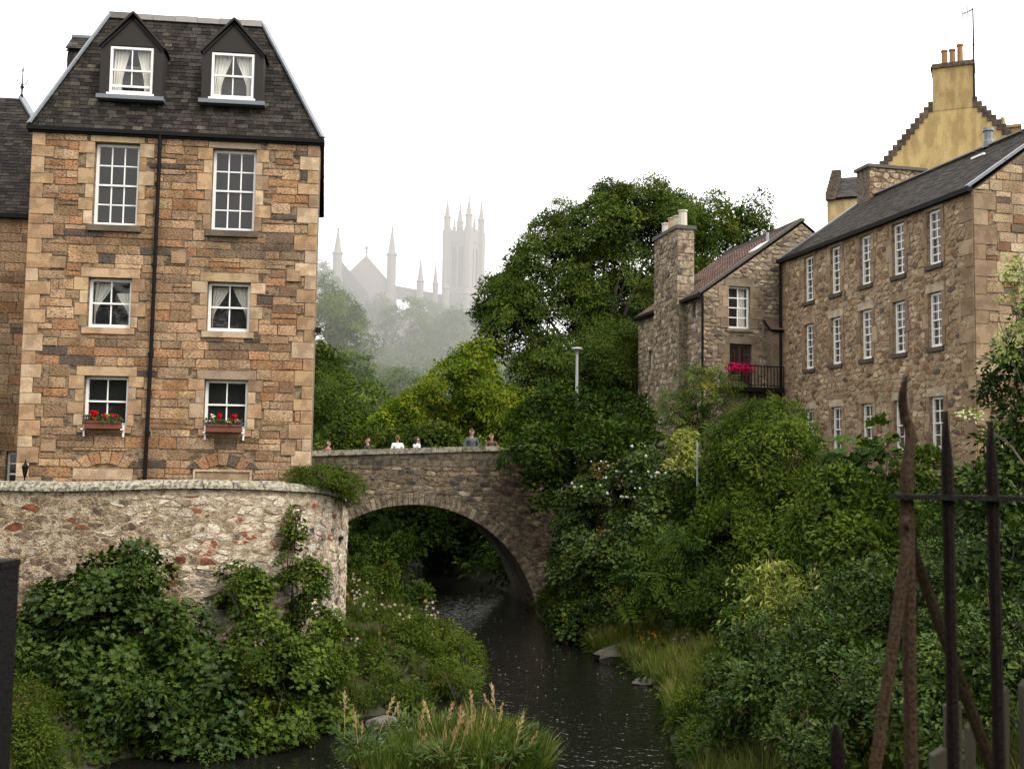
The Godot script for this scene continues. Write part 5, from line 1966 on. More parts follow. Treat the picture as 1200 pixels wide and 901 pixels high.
# Joints in metres above the feet, x to the person's own left, z the way they face. Bones are tapered capsules joined smoothly.
func person(label: String, at: Vector3, turn: float, tall: float, shirt: Color, trousers: Color, hair: Color, pose: Dictionary) -> void:
	var o := thing("person", label, "person", Transform3D(Basis(Vector3.UP, turn).scaled(Vector3.ONE * tall / 1.75), at), "people on the bridge")
	var skin := Color(0.42, 0.24, 0.17)
	var lean: float = pose.get("lean", 0.0)
	var tip := func(p: Vector3) -> Vector3:   # bends the upper body forward at the hips
		if p.y < 0.92:
			return p
		var q := p - Vector3(0, 0.92, 0)
		return Vector3(q.x, 0.92 + q.y * cos(lean) - q.z * sin(lean), q.y * sin(lean) + q.z * cos(lean))
	var bones := []
	for s in [-1.0, 1.0]:
		bones.append([Vector3(0.09 * s, 0.90, 0), Vector3(0.10 * s, 0.50, 0.02), 0.088, 0.062, trousers])
		bones.append([Vector3(0.10 * s, 0.50, 0.02), Vector3(0.105 * s, 0.09, -0.02), 0.062, 0.045, trousers])
		bones.append([Vector3(0.105 * s, 0.04, -0.05), Vector3(0.12 * s, 0.035, 0.15), 0.045, 0.035, Color(0.03, 0.025, 0.02)])
		var sh: Vector3 = tip.call(Vector3(0.185 * s, 1.41, 0))
		var elbow: Vector3 = pose.get("elbow", Vector3(0.27, 1.13, -0.02)) * Vector3(s, 1, 1)
		var wrist: Vector3 = pose.get("wrist", Vector3(0.26, 0.90, 0.10)) * Vector3(s, 1, 1)
		if s > 0 and pose.has("wrist2"):
			wrist = pose.wrist2
			elbow = pose.elbow2
		bones.append([sh, elbow, 0.06, 0.046, shirt])
		bones.append([elbow, wrist, 0.046, 0.032, shirt if not pose.get("bare", false) else skin])
		var hd := (wrist - elbow).normalized()
		bones.append([wrist, wrist + hd * 0.08, 0.034, 0.036, skin])
		pose["hand%d" % int(s)] = [wrist + hd * 0.08, hd, s]
	bones.append([Vector3(0, 0.92, 0), tip.call(Vector3(0, 1.12, 0.01)), 0.135, 0.13, trousers])
	bones.append([tip.call(Vector3(0, 1.05, 0.01)), tip.call(Vector3(0, 1.30, 0.02)), 0.13, 0.145, shirt])
	bones.append([tip.call(Vector3(-0.12, 1.36, 0)), tip.call(Vector3(0.12, 1.36, 0)), 0.09, 0.09, shirt])
	bones.append([tip.call(Vector3(0, 1.42, 0)), tip.call(Vector3(0, 1.53, 0.01)), 0.055, 0.052, skin])
	var h0: Vector3 = tip.call(Vector3(0, 1.64, 0.02))
	var field := func(p: Vector3, list: Array, k: float) -> Array:
		var d := 9.0
		var near := 9.0
		var c := Color.WHITE
		for b in list:
			var a: Vector3 = b[0]
			var ab: Vector3 = b[1] - a
			var t := clampf((p - a).dot(ab) / maxf(ab.length_squared(), 1e-6), 0, 1)
			var e: float = (p - a - ab * t).length() - lerpf(b[2], b[3], t)
			if e < near:
				near = e
				c = b[4]
			var h := clampf(0.5 + 0.5 * (d - e) / k, 0, 1)
			d = lerpf(d, e, h) - k * h * (1.0 - h)
		return [d, c]
	var mb := MB.new()
	nets(mb, func(p): return field.call(p, bones, 0.045), Vector3(-0.55, -0.02, -0.4), Vector3(0.55, 1.62, 0.75), 0.034)
	var turn_head: float = pose.get("head", 0.0)
	var hb := Basis(Vector3.UP, turn_head)
	var head := []
	for e in [[Vector3(0, 0.035, -0.015), Vector3(0, 0.03, 0.0), 0.092, 0.092, skin], [Vector3(0, -0.02, 0.02), Vector3(0, -0.075, 0.045), 0.07, 0.045, skin], [Vector3(0, 0.03, 0.088), Vector3(0, -0.012, 0.108), 0.010, 0.017, skin],
			[Vector3(0.082, 0.0, 0.0), Vector3(0.086, 0.03, -0.01), 0.016, 0.02, skin], [Vector3(-0.082, 0.0, 0.0), Vector3(-0.086, 0.03, -0.01), 0.016, 0.02, skin],
			[Vector3(0, 0.075, -0.03), Vector3(0, 0.06, 0.02), 0.085, 0.075, hair], [Vector3(0, 0.02, -0.055), Vector3(0, 0.07, -0.05), 0.072, 0.08, hair],
			[Vector3(-0.03, -0.045, 0.075), Vector3(0.03, -0.045, 0.075), 0.012, 0.012, Color(0.30, 0.10, 0.08)], [Vector3(0.034, 0.018, 0.082), Vector3(0.036, 0.018, 0.082), 0.011, 0.011, Color(0.03, 0.025, 0.02)], [Vector3(-0.034, 0.018, 0.082), Vector3(-0.036, 0.018, 0.082), 0.011, 0.011, Color(0.03, 0.025, 0.02)]]:
		head.append([h0 + hb * e[0], h0 + hb * e[1], e[2], e[3], e[4]])
	if pose.get("long_hair", false):
		head.append([h0 + hb * Vector3(0, 0.02, -0.07), h0 + hb * Vector3(0, -0.14, -0.07), 0.075, 0.05, hair])
	nets(mb, func(p): return field.call(p, head, 0.016), h0 - Vector3(0.13, 0.22, 0.17), h0 + Vector3(0.13, 0.18, 0.17), 0.017)
	for s in [-1, 1]:
		var hd: Array = pose["hand%d" % s]
		var d: Vector3 = hd[1]
		var x := d.cross(Vector3(0.2, 0.1, 1)).normalized()
		var y := x.cross(d)
		mb.col = skin
		for i in 4:
			var q: Vector3 = hd[0] + x * (i - 1.5) * 0.02
			var l: float = [0.07, 0.085, 0.08, 0.062][i]
			mb.tube([q - d * 0.02, q + d * l * 0.5 + y * 0.008, q + d * l * 0.85 + y * 0.03], [0.0105, 0.0095, 0.008], 5)
		var q2: Vector3 = hd[0] - d * 0.05 + x * 0.03 * s
		mb.tube([q2, q2 + d * 0.03 + x * 0.025 * s, q2 + d * 0.06 + x * 0.03 * s], [0.012, 0.011, 0.009], 5)
	var b := add("body", mb, M.body, o)
	b.rotation = Vector3.ZERO


func nets(mb: MB, f: Callable, lo: Vector3, hi: Vector3, s: float) -> void:
	var n := Vector3i(((hi - lo) / s).ceil()) + Vector3i.ONE
	var val := PackedFloat32Array()
	val.resize(n.x * n.y * n.z)
	var at := func(i: int, j: int, k: int) -> int: return (k * n.y + j) * n.x + i
	# coarse skip: evaluate every cell, the figures are small
	for k in n.z:
		for j in n.y:
			for i in n.x:
				val[(k * n.y + j) * n.x + i] = f.call(lo + Vector3(i, j, k) * s)[0]
	var verts := {}
	var cols := {}
	var norm := {}
	for k in n.z - 1:
		for j in n.y - 1:
			for i in n.x - 1:
				var sum := Vector3.ZERO
				var cnt := 0
				var o := (k * n.y + j) * n.x + i
				for e in [[0, 1, 0, 0, 0], [0, 2, 0, 0, 0], [0, 4, 0, 0, 0], [1, 3, 0, 0, 0], [1, 5, 0, 0, 0], [2, 3, 0, 0, 0], [2, 6, 0, 0, 0], [3, 7, 0, 0, 0], [4, 5, 0, 0, 0], [4, 6, 0, 0, 0], [5, 7, 0, 0, 0], [6, 7, 0, 0, 0]]:
					var a: int = e[0]
					var b: int = e[1]
					var va := val[o + (a & 1) + (n.x if a & 2 else 0) + (n.x * n.y if a & 4 else 0)]
					var vb := val[o + (b & 1) + (n.x if b & 2 else 0) + (n.x * n.y if b & 4 else 0)]
					if (va < 0) != (vb < 0):
						var t := va / (va - vb)
						var pa := Vector3(a & 1, (a >> 1) & 1, (a >> 2) & 1)
						var pb := Vector3(b & 1, (b >> 1) & 1, (b >> 2) & 1)
						sum += pa.lerp(pb, t)
						cnt += 1
				if cnt:
					var p := lo + (Vector3(i, j, k) + sum / cnt) * s
					verts[o] = p
					var c0: Array = f.call(p)
					cols[o] = c0[1]
					var h := s * 0.4
					norm[o] = Vector3(f.call(p + Vector3(h, 0, 0))[0] - c0[0], f.call(p + Vector3(0, h, 0))[0] - c0[0], f.call(p + Vector3(0, 0, h))[0] - c0[0]).normalized()
	var step := [1, n.x, n.x * n.y]
	for k in range(1, n.z - 1):
		for j in range(1, n.y - 1):
			for i in range(1, n.x - 1):
				var o := (k * n.y + j) * n.x + i
				for ax in 3:
					var a := val[o]
					var b := val[o + step[ax]]
					if (a < 0) == (b < 0):
						continue
					var u: int = step[(ax + 1) % 3]
					var w: int = step[(ax + 2) % 3]
					var q := [o - u - w, o - w, o, o - u]
					if not (verts.has(q[0]) and verts.has(q[1]) and verts.has(q[2]) and verts.has(q[3])):
						continue
					if a > 0:
						q.reverse()
					for t in [[0, 1, 2], [0, 2, 3]]:
						for m in [t[0], t[2], t[1]]:
							mb.v.append(verts[q[m]])
							mb.n.append(norm[q[m]])
							mb.c.append(cols[q[m]])


func people() -> void:
	var fr := frame(-3.77, -42.5, 8.0)
	var deck := func(u: float, w: float) -> Vector3: return fr * Vector3(u, 4.935 + 0.045 * u, w)
	var stand := {"elbow": Vector3(0.29, 1.14, 0.0), "wrist": Vector3(0.20, 0.98, 0.18)}
	var dark_hair := Color(0.03, 0.02, 0.015)
	person("person in white shirt seen from behind, standing on the bridge", deck.call(-0.35, -5.2), PI + 0.15, 1.74, Color(0.72, 0.74, 0.78), Color(0.05, 0.055, 0.08), Color(0.10, 0.055, 0.03), {})
	person("person in white top with dark hair, hand raised to face, on the bridge", deck.call(0.45, -5.0), 2.3, 1.66, Color(0.70, 0.72, 0.76), Color(0.05, 0.055, 0.08), dark_hair, {"elbow2": Vector3(0.24, 1.16, 0.2), "wrist2": Vector3(0.12, 1.42, 0.2), "long_hair": true})
	person("person in grey-blue jacket standing upright at the bridge parapet", deck.call(2.38, -1.0), 0.3, 1.80, Color(0.055, 0.068, 0.088), Color(0.04, 0.045, 0.06), dark_hair, stand.duplicate())
	person("person in dark red-brown jacket leaning on the bridge parapet", deck.call(3.12, -0.95), 0.2, 1.62, Color(0.055, 0.022, 0.016), Color(0.03, 0.03, 0.035), Color(0.08, 0.045, 0.03), {"lean": 0.3, "elbow": Vector3(0.27, 1.12, 0.42), "wrist": Vector3(0.08, 1.16, 0.55)})
	person("person in dark clothes walking over the bridge towards the white-shirted pair", deck.call(-1.6, -4.6), -1.4, 1.66, Color(0.035, 0.03, 0.04), Color(0.03, 0.03, 0.035), dark_hair, {"head": 0.5})
	person("person in red and white top beyond the bridge's house end", deck.call(-3.25, -4.4), 1.2, 1.58, Color(0.22, 0.07, 0.06), Color(0.06, 0.05, 0.05), Color(0.04, 0.025, 0.02), {"long_hair": true})


# ---------- things near the eye ----------

func railings() -> void:
	var g := 3.55
	var o := thing("iron_railing", "rusty iron spear railing with a bent end post and two slanting stays", "railing", Transform3D(Basis(), Vector3(0.92, g, -2.6)))
	var org := Vector3(0.92, g, -2.6)
	var iron := Color(0.012, 0.011, 0.011)
	var rusty := Color(0.050, 0.035, 0.021)
	var bar := func(called: String, pts: Array, w: Array, t: float, c: Color) -> void:   # a flat bar through points, its width along x
		var mb := MB.new()
		mb.col = c
		var rings := []
		for i in pts.size():
			var d: Vector3 = (pts[mini(i + 1, pts.size() - 1)] - pts[maxi(i - 1, 0)]).normalized()
			var x := d.cross(Vector3(0, 0, 1)).normalized()
			var ring := []
			for k in 8:
				var a := TAU * (k + 0.5) / 8
				ring.append(pts[i] - org + x * cos(a) * w[i] * 0.53 + Vector3(0, 0, sin(a) * t * 0.53))
			rings.append(ring)
		for i in pts.size() - 1:
			for k in 8:
				var j := (k + 1) % 8
				mb.quad(rings[i][j], rings[i][k], rings[i + 1][k], rings[i + 1][j])
		var l := pts.size() - 1
		for k in range(1, 7):
			mb.tri(rings[l][0], rings[l][k + 1], rings[l][k])
		add(called, mb, M.rust, o)
	bar.call("end_post", [Vector3(0.922, g, -2.6), Vector3(0.922, 5.10, -2.6), Vector3(0.920, 5.16, -2.6), Vector3(0.921, 5.20, -2.6), Vector3(0.925, 5.235, -2.605), Vector3(0.931, 5.265, -2.61), Vector3(0.937, 5.295, -2.615), Vector3(0.935, 5.32, -2.62), Vector3(0.925, 5.345, -2.62), Vector3(0.917, 5.375, -2.61), Vector3(0.914, 5.40, -2.6), Vector3(0.917, 5.425, -2.595), Vector3(0.918, 5.436, -2.595)], [0.030, 0.030, 0.030, 0.028, 0.026, 0.025, 0.025, 0.024, 0.023, 0.021, 0.018, 0.011, 0.003], 0.02, rusty)
	for e in [[1.013, 5.357], [1.117, 5.335], [1.222, 5.34], [1.327, 5.33]]:
		var x: float = e[0]
		var y: float = e[1]
		bar.call("spear", [Vector3(x + 0.012, g, -2.6), Vector3(x + 0.003, y - 0.22, -2.6), Vector3(x + 0.002, y - 0.12, -2.6), Vector3(x, y - 0.06, -2.6), Vector3(x, y, -2.6)], [0.025, 0.025, 0.026, 0.017, 0.002], 0.027, iron)
	var mb := MB.new()
	mb.col = iron * 1.6
	mb.box(Vector3(1.15, 5.157, -2.6) - org, Vector3(0.52, 0.012, 0.05))
	add("top_rail", mb, M.rust, o)
	bar.call("stay", [Vector3(0.907, 5.115, -2.575), Vector3(0.903, 5.03, -2.56), Vector3(0.808, 4.52, -2.52), Vector3(0.70, g, -2.45)], [0.026, 0.026, 0.027, 0.027], 0.012, rusty)
	bar.call("stay", [Vector3(0.932, 5.10, -2.63), Vector3(0.95, 5.03, -2.65), Vector3(1.15, 4.50, -2.68), Vector3(1.50, g, -2.8)], [0.026, 0.026, 0.030, 0.03], 0.012, rusty * 0.7)
	mb = MB.new()
	mb.col = rusty
	mb.tube([Vector3(0.909, 5.098, -2.56) - org, Vector3(0.909, 5.098, -2.545) - org], [0.013, 0.011], 8)
	add("bolt", mb, M.rust, o)
	for e in [[0.762, 4.636, -2.62, 0.034], [1.075, 4.625, -2.75, 0.024]]:
		bar.call("broken_spear", [Vector3(e[0], g, e[2]), Vector3(e[0], e[1] - 0.09, e[2]), Vector3(e[0] - 0.004, e[1] - 0.03, e[2]), Vector3(e[0] - 0.008, e[1], e[2])], [e[3], e[3], e[3] * 0.8, 0.006], 0.02, iron)
	# timber fence below
	for e in [[1.225, 4.60, -3.1, 0.040], [1.19, 4.47, -3.1, 0.05], [1.30, 4.52, -3.2, 0.02], [1.435, 4.60, -3.3, 0.018], [1.50, 4.62, -3.3, 0.018]]:
		var p := thing("fence_stake", "weathered grey timber stake behind the iron railing", "stake", Transform3D(Basis(Vector3(0, 0, 1), rng.randf_range(-0.03, 0.03)), Vector3(e[0], g, e[2])), "timber stakes")
		mb = MB.new()
		mb.col = Color(0.6, 0.56, 0.4)
		mb.prism(PackedVector2Array([Vector2(-e[3] / 2, -0.2), Vector2(e[3] / 2, -0.2), Vector2(e[3] / 2, e[1] - g - 0.01), Vector2(e[3] * 0.2, e[1] - g), Vector2(-e[3] / 2, e[1] - g - 0.02)]), -0.03, 0.0, 0.004, 0.001, rng)
		add("stake", mb, M.weathered_wood, p)
	var k := thing("gate_post", "black square iron gate post with flat cap, close to the viewer", "post", Transform3D(Basis(), Vector3(-1.19, g, -2.6)))
	mb = MB.new()
	mb.col = iron * 0.8
	mb.span(Vector3(-0.06, -0.2, -0.05), Vector3(0.038, 1.415, 0.05))
	add("shaft", mb, M.rust, k)
	mb = MB.new()
	mb.col = iron * 0.8
	mb.span(Vector3(-0.062, 1.415, -0.052), Vector3(0.040, 1.43, 0.052))
	add("cap", mb, M.rust, k)


func street_things() -> void:
	var o := thing("street_lamp", "slim grey street lamp with shallow dish head before the big tree", "street lamp", Transform3D(Basis(), Vector3(3.0, 5.0, -51.5)))
	var mb := MB.new()
	mb.tube([Vector3(0, -0.3, 0), Vector3(0, 2.0, 0), Vector3(0, 5.75, 0)], [0.10, 0.085, 0.06], 10)
	add("pole", mb, M.steel, o)
	mb = MB.new()
	mb.lathe(Vector3(0, 5.72, 0), [[0.06, 0.0], [0.10, 0.1], [0.26, 0.2], [0.28, 0.24], [0.2, 0.29], [0.0, 0.32]], 14)
	add("lamp_head", mb, M.steel, o)
	var h := thing("stair_handrail", "thin metal handrail on dark garden steps among the shrubs", "handrail", Transform3D(Basis(), Vector3(5.94, 2.6, -35.6)))
	mb = MB.new()
	mb.tube([Vector3(0, 0, 0), Vector3(0, 3.65, 0)], [0.03, 0.03], 7)
	mb.tube([Vector3(0.55, -0.6, 0.6), Vector3(0.55, 1.25, 0.6)], [0.025, 0.025], 7)
	mb.tube([Vector3(0, 2.4, 0), Vector3(0.55, 1.2, 0.6)], [0.028, 0.028], 7)
	add("rail", mb, M.steel, h)


func plants() -> void:
	var DEEP := [[Color(0.029, 0.052, 0.007), 4.0], [Color(0.045, 0.072, 0.009), 2.5], [Color(0.020, 0.037, 0.007), 2.5]]
	var TREE := [[Color(0.056, 0.086, 0.015), 4.0], [Color(0.078, 0.109, 0.017), 2.5], [Color(0.039, 0.063, 0.013), 2.0], [Color(0.111, 0.127, 0.017), 0.5]]
	var HAZE_GREEN := [[Color(0.084, 0.121, 0.019), 4.0], [Color(0.112, 0.146, 0.021), 2.0], [Color(0.056, 0.090, 0.015), 2.0]]  # greens lightened to paint haze into the distant leaves
	var MID := [[Color(0.056, 0.086, 0.012), 4.0], [Color(0.083, 0.112, 0.013), 2.0], [Color(0.036, 0.058, 0.010), 3.0]]
	var LIME := [[Color(0.112, 0.157, 0.012), 4.0], [Color(0.168, 0.190, 0.013), 2.0], [Color(0.073, 0.112, 0.011), 3.0]]
	var FERN := [[Color(0.060, 0.092, 0.012), 4.0], [Color(0.086, 0.117, 0.015), 2.0], [Color(0.041, 0.064, 0.010), 2.0]]
	var ROLE := [[Color(0.036, 0.060, 0.009), 4.0], [Color(0.062, 0.091, 0.011), 2.0], [Color(0.023, 0.039, 0.007), 3.0], [Color(0.091, 0.058, 0.011), 0.3]]
	var TURN := [[Color(0.060, 0.090, 0.022), 5.0], [Color(0.085, 0.11, 0.022), 2.0], [Color(0.20, 0.17, 0.03), 0.6], [Color(0.16, 0.10, 0.02), 0.25]]
	var GOLD := [[Color(0.24, 0.25, 0.055), 3.0], [Color(0.17, 0.20, 0.045), 2.0], [Color(0.32, 0.31, 0.10), 1.0]]
	var CREAM := [[Color(0.42, 0.40, 0.22), 3.0], [Color(0.30, 0.31, 0.12), 2.0], [Color(0.12, 0.15, 0.04), 1.5]]
	var BRAM := [[Color(0.034, 0.060, 0.010), 4.0], [Color(0.054, 0.087, 0.013), 2.0], [Color(0.022, 0.040, 0.007), 2.0], [Color(0.084, 0.062, 0.015), 0.08]]
	var FRESH := [[Color(0.059, 0.086, 0.011), 4.0], [Color(0.086, 0.112, 0.013), 2.0], [Color(0.034, 0.054, 0.008), 2.0], [Color(0.131, 0.097, 0.022), 0.4]]
	plant("ash_tree", "huge dark green broadleaf tree towering behind the bridge and street lamp", "tree", "trees across the valley", [[1.83, 15.9, -62.0, 2.94, 2.94, 2.5], [4.2, 18.6, -62.0, 2.94, 2.37, 2.5], [7.09, 20.0, -63.0, 2.79, 1.93, 2.37], [5.67, 15.23, -62.0, 3.79, 3.41, 3.22], [0.52, 12.62, -61.0, 2.33, 2.24, 1.98], [9.55, 17.86, -64.0, 2.69, 2.69, 2.29], [4.13, 11.16, -60.0, 4.36, 2.52, 3.7], [-0.46, 15.14, -62.0, 1.61, 1.71, 1.45], [8.44, 13.23, -63.0, 2.89, 3.37, 2.87], [1.81, 9.89, -59.0, 3.16, 2.03, 2.68], [2.74, 19.8, -62.0, 1.33, 1.04, 1.13], [5.47, 21.17, -63.0, 1.35, 0.87, 1.15], [9.79, 20.63, -64.0, 1.47, 1.22, 1.25], [-1.01, 13.68, -62.0, 1.23, 1.04, 1.05], [2.77, 13.37, -61.0, 2.8, 2.8, 2.38], [6.96, 17.63, -63.0, 2.89, 2.89, 2.46], [11.28, 15.89, -64.0, 1.96, 2.94, 2.5]], "small", 0.62, 1.7, TREE, M.leaf, Vector3(4.65, ground(4.65, -60.00), -60.0), 0.34, 0.1, 1.0)
	plant("sycamore_tree", "lighter loose-crowned tree rising behind the chimney of the pantiled house", "tree", "trees across the valley", [[12.61, 21.17, -70.0, 2.14, 1.71, 1.82], [15.05, 21.76, -70.0, 1.18, 1.39, 1.18], [13.34, 19.29, -71.0, 2.71, 2.17, 2.31], [14.51, 19.93, -70.0, 1.93, 1.61, 1.64], [15.59, 20.5, -70.0, 0.86, 0.96, 0.82]], "small", 0.8, 1.1, TREE, M.leaf, Vector3(13.42, ground(13.42, -70.00), -70.0), 0.26, 0.2, 1.0)
	plant("lime_tree", "bright yellow-green tree beside the big dark tree, behind the walkers", "tree", "trees across the valley", [[-3.0, 9.37, -56.0, 1.97, 1.71, 1.67], [-4.48, 8.19, -56.0, 1.71, 1.28, 1.46], [-0.84, 8.33, -56.0, 2.35, 1.63, 2.0], [-2.12, 10.64, -57.0, 1.39, 1.13, 1.19], [0.65, 7.74, -54.0, 1.65, 1.49, 1.4], [-5.43, 7.36, -55.0, 1.26, 0.93, 1.07]], "small", 0.6, 1.7, LIME, M.leaf, Vector3(1.81, ground(1.81, -57.00), -57.0), 0.24, 0.02, 1.0)
	plant("alder_tree", "green tree leaning out beside the tall house above the bridge end", "tree", "trees across the valley", [[-11.84, 9.61, -72.0, 1.76, 2.48, 2.11], [-10.82, 8.05, -74.0, 1.7, 1.7, 1.44], [-12.85, 12.19, -76.0, 1.63, 1.74, 1.48]], "small", 0.8, 1.3, TREE, M.leaf, Vector3(-12.03, ground(-12.03, -74.00), -74.0), 0.3, 0.1, 1.0)
	plant("hedge_shrub", "low green shrub showing above the parapet between the walkers", "shrub", "trees across the valley", [[-6.56, 6.81, -54.0, 1.07, 0.66, 0.91], [-8.06, 6.75, -53.0, 0.97, 0.57, 0.83], [-3.81, 6.82, -53.0, 1.46, 0.49, 1.24]], "oval", 0.5, 1.5, MID, M.leaf, Vector3(-6.51, ground(-6.51, -54.00), -54.0), 0.0, 0.0, 1.0)
	plant("misty_tree", "pale misty tree with rounded top beside the tall house", "tree", "misty trees below the church", [[-18.62, 23.04, -113.0, 2.07, 2.59, 2.2], [-19.22, 19.26, -111.0, 2.55, 3.22, 2.74], [-17.12, 16.61, -110.0, 2.69, 3.2, 2.72], [-16.81, 20.43, -113.0, 1.9, 2.07, 1.76]], "small", 1.1, 1.2, HAZE_GREEN, M.leaf, Vector3(-17.94, ground(-17.94, -112.00), -112.0), 0.4, 0.2, 1.0)
	plant("misty_tree", "pale misty tree with feathery top at the church gable", "tree", "misty trees below the church", [[-15.79, 17.43, -122.0, 2.24, 2.43, 2.06], [-16.56, 14.44, -120.0, 2.57, 3.12, 2.65], [-14.34, 14.01, -120.0, 2.2, 2.75, 2.34]], "small", 1.1, 1.2, HAZE_GREEN, M.leaf, Vector3(-15.52, ground(-15.52, -121.00), -121.0), 0.4, 0.2, 1.0)
	plant("misty_tree", "broad hazy tree hiding the foot of the church nave", "tree", "misty trees below the church", [[-13.38, 24.04, -150.0, 4.82, 4.36, 4.09], [-15.39, 19.52, -148.0, 4.3, 4.53, 3.85], [-10.28, 20.17, -148.0, 4.53, 5.09, 4.33]], "small", 1.1, 1.2, HAZE_GREEN, M.leaf, Vector3(-13.34, ground(-13.34, -148.00), -148.0), 0.4, 0.2, 1.0)
	plant("misty_tree", "hazy tree under the church tower", "tree", "misty trees below the church", [[-7.12, 24.16, -152.0, 3.95, 3.49, 3.36], [-4.67, 21.04, -150.0, 3.67, 4.13, 3.51], [-7.3, 17.76, -146.0, 4.02, 3.8, 3.42]], "small", 1.1, 1.2, HAZE_GREEN, M.leaf, Vector3(-6.02, ground(-6.02, -148.00), -148.0), 0.4, 0.2, 1.0)
	plant("misty_tree", "hazy dark tree low in the valley gap", "tree", "misty trees below the church", [[-10.34, 12.07, -104.0, 2.86, 2.7, 2.43], [-11.43, 9.87, -100.0, 2.6, 2.29, 2.21], [-8.39, 10.68, -100.0, 2.14, 2.14, 1.82]], "small", 1.1, 1.2, HAZE_GREEN, M.leaf, Vector3(-10.03, ground(-10.03, -101.00), -101.0), 0.4, 0.2, 1.0)
	plant("misty_tree", "tall faint tree at the head of the valley", "tree", "misty trees below the church", [[-28.24, 32.52, -165.0, 3.03, 2.52, 2.57], [-29.85, 34.97, -168.0, 2.31, 1.8, 1.97], [-25.64, 30.38, -165.0, 2.78, 2.27, 2.36]], "small", 1.1, 1.2, HAZE_GREEN, M.leaf, Vector3(-27.35, ground(-27.35, -166.00), -166.0), 0.4, 0.2, 1.0)
	plant("misty_tree", "green misty tree standing in the valley below the house gable", "tree", "misty trees below the church", [[-14.59, 13.22, -95.0, 2.61, 2.91, 2.47], [-12.78, 10.22, -93.0, 2.56, 2.84, 2.42], [-15.11, 10.13, -92.0, 2.11, 2.81, 2.39]], "small", 1.1, 1.2, HAZE_GREEN, M.leaf, Vector3(-13.91, ground(-13.91, -93.00), -93.0), 0.4, 0.2, 1.0)
	plant("misty_tree", "faint tree spreading before the church transept", "tree", "misty trees below the church", [[-20.49, 30.17, -170.0, 2.34, 1.82, 1.99], [-22.14, 27.89, -168.0, 2.57, 2.06, 2.18], [-13.43, 29.91, -172.0, 3.16, 1.84, 2.68]], "small", 1.1, 1.2, HAZE_GREEN, M.leaf, Vector3(-19.73, ground(-19.73, -170.00), -170.0), 0.4, 0.2, 1.0)
	plant("river_shrub", "dark shrub overhanging the river beyond the arch", "shrub", "shrubs on the river banks", [[-6.02, 1.58, -54.0, 1.65, 1.4, 1.4], [-4.99, 2.3, -56.0, 1.88, 1.71, 1.6], [-7.03, 0.75, -54.0, 1.24, 1.65, 1.4], [-3.51, 1.22, -60.0, 1.56, 1.38, 1.33], [-1.73, 0.19, -62.0, 1.9, 1.9, 1.61], [-2.63, 3.04, -60.0, 2.29, 1.83, 1.95], [-6.07, 3.06, -58.0, 2.66, 1.51, 2.26], [0.12, 2.18, -60.0, 1.83, 2.29, 1.95], [-4.65, 4.82, -62.0, 3.32, 1.61, 2.82]], "oval", 0.7, 1.4, DEEP, M.leaf, Vector3(-7.18, ground(-7.18, -56.00), -56.0), 0.0, 0.0, 1.0)
	plant("dark_shrub", "dark dense shrub covering the far end of the bridge parapet", "shrub", "shrubs on the river banks", [[1.65, 7.81, -47.5, 1.38, 1.09, 1.17], [3.23, 7.14, -46.5, 1.28, 1.56, 1.33], [1.44, 5.86, -45.6, 1.19, 1.39, 1.19], [0.83, 6.97, -47.5, 0.94, 1.02, 0.86], [4.67, 7.79, -47.5, 1.16, 1.09, 0.99], [4.68, 6.42, -45.0, 1.24, 1.24, 1.05], [2.26, 5.01, -44.5, 1.16, 1.16, 0.98], [0.74, 6.22, -42.0, 0.71, 0.83, 0.71], [1.62, 5.65, -41.4, 1.01, 1.08, 0.91], [2.84, 5.81, -40.8, 1.06, 1.25, 1.06], [4.49, 6.28, -42.3, 0.97, 0.71, 0.82], [1.32, 4.54, -41.4, 0.57, 0.76, 0.65]], "oval", 0.6, 1.5, DEEP, M.leaf, Vector3(2.86, ground(2.86, -46.00), -46.0), 0.0, 0.05, 1.0)
	var ivy := plant("bindweed_bush", "huge bush of ivy and bindweed with white trumpet flowers beside the arch", "bush", "shrubs on the river banks", [[2.99, 3.89, -38.5, 1.53, 1.53, 1.3], [4.39, 5.07, -38.5, 1.3, 1.18, 1.1], [2.58, 1.75, -36.5, 1.23, 1.45, 1.23], [3.85, 2.67, -35.5, 1.47, 1.47, 1.25], [2.18, 2.71, -38.5, 0.77, 1.35, 1.15], [5.25, 3.95, -37.5, 1.03, 1.55, 1.32], [2.28, 0.46, -35.0, 0.91, 0.7, 0.77], [3.18, 0.99, -34.0, 1.04, 0.78, 0.88]], "ivy", 0.34, 1.3, ROLE, M.waxy, Vector3(3.43, ground(3.43, -37.00), -37.0), 0.0, 0.05, 1.0)
	blooms(ivy, 55, 0.055, [[Color(0.75, 0.76, 0.72), 1.0]], 0.03, Vector3(0, 4.0, -45), Vector3(5.0, 7.2, -33))
	plant("elder_shrub", "spreading elder shrub with drooping leaflets at the foot of the ivy", "shrub", "shrubs on the river banks", [[4.8, 2.82, -32.0, 1.08, 0.64, 0.91], [4.02, 2.02, -31.5, 1.06, 0.63, 0.9], [5.65, 1.99, -32.0, 0.73, 0.59, 0.62]], "ash", 0.75, 1.6, DEEP, M.leaf, Vector3(4.94, ground(4.94, -33.00), -33.0), 0.06, 0.1, 1.0)
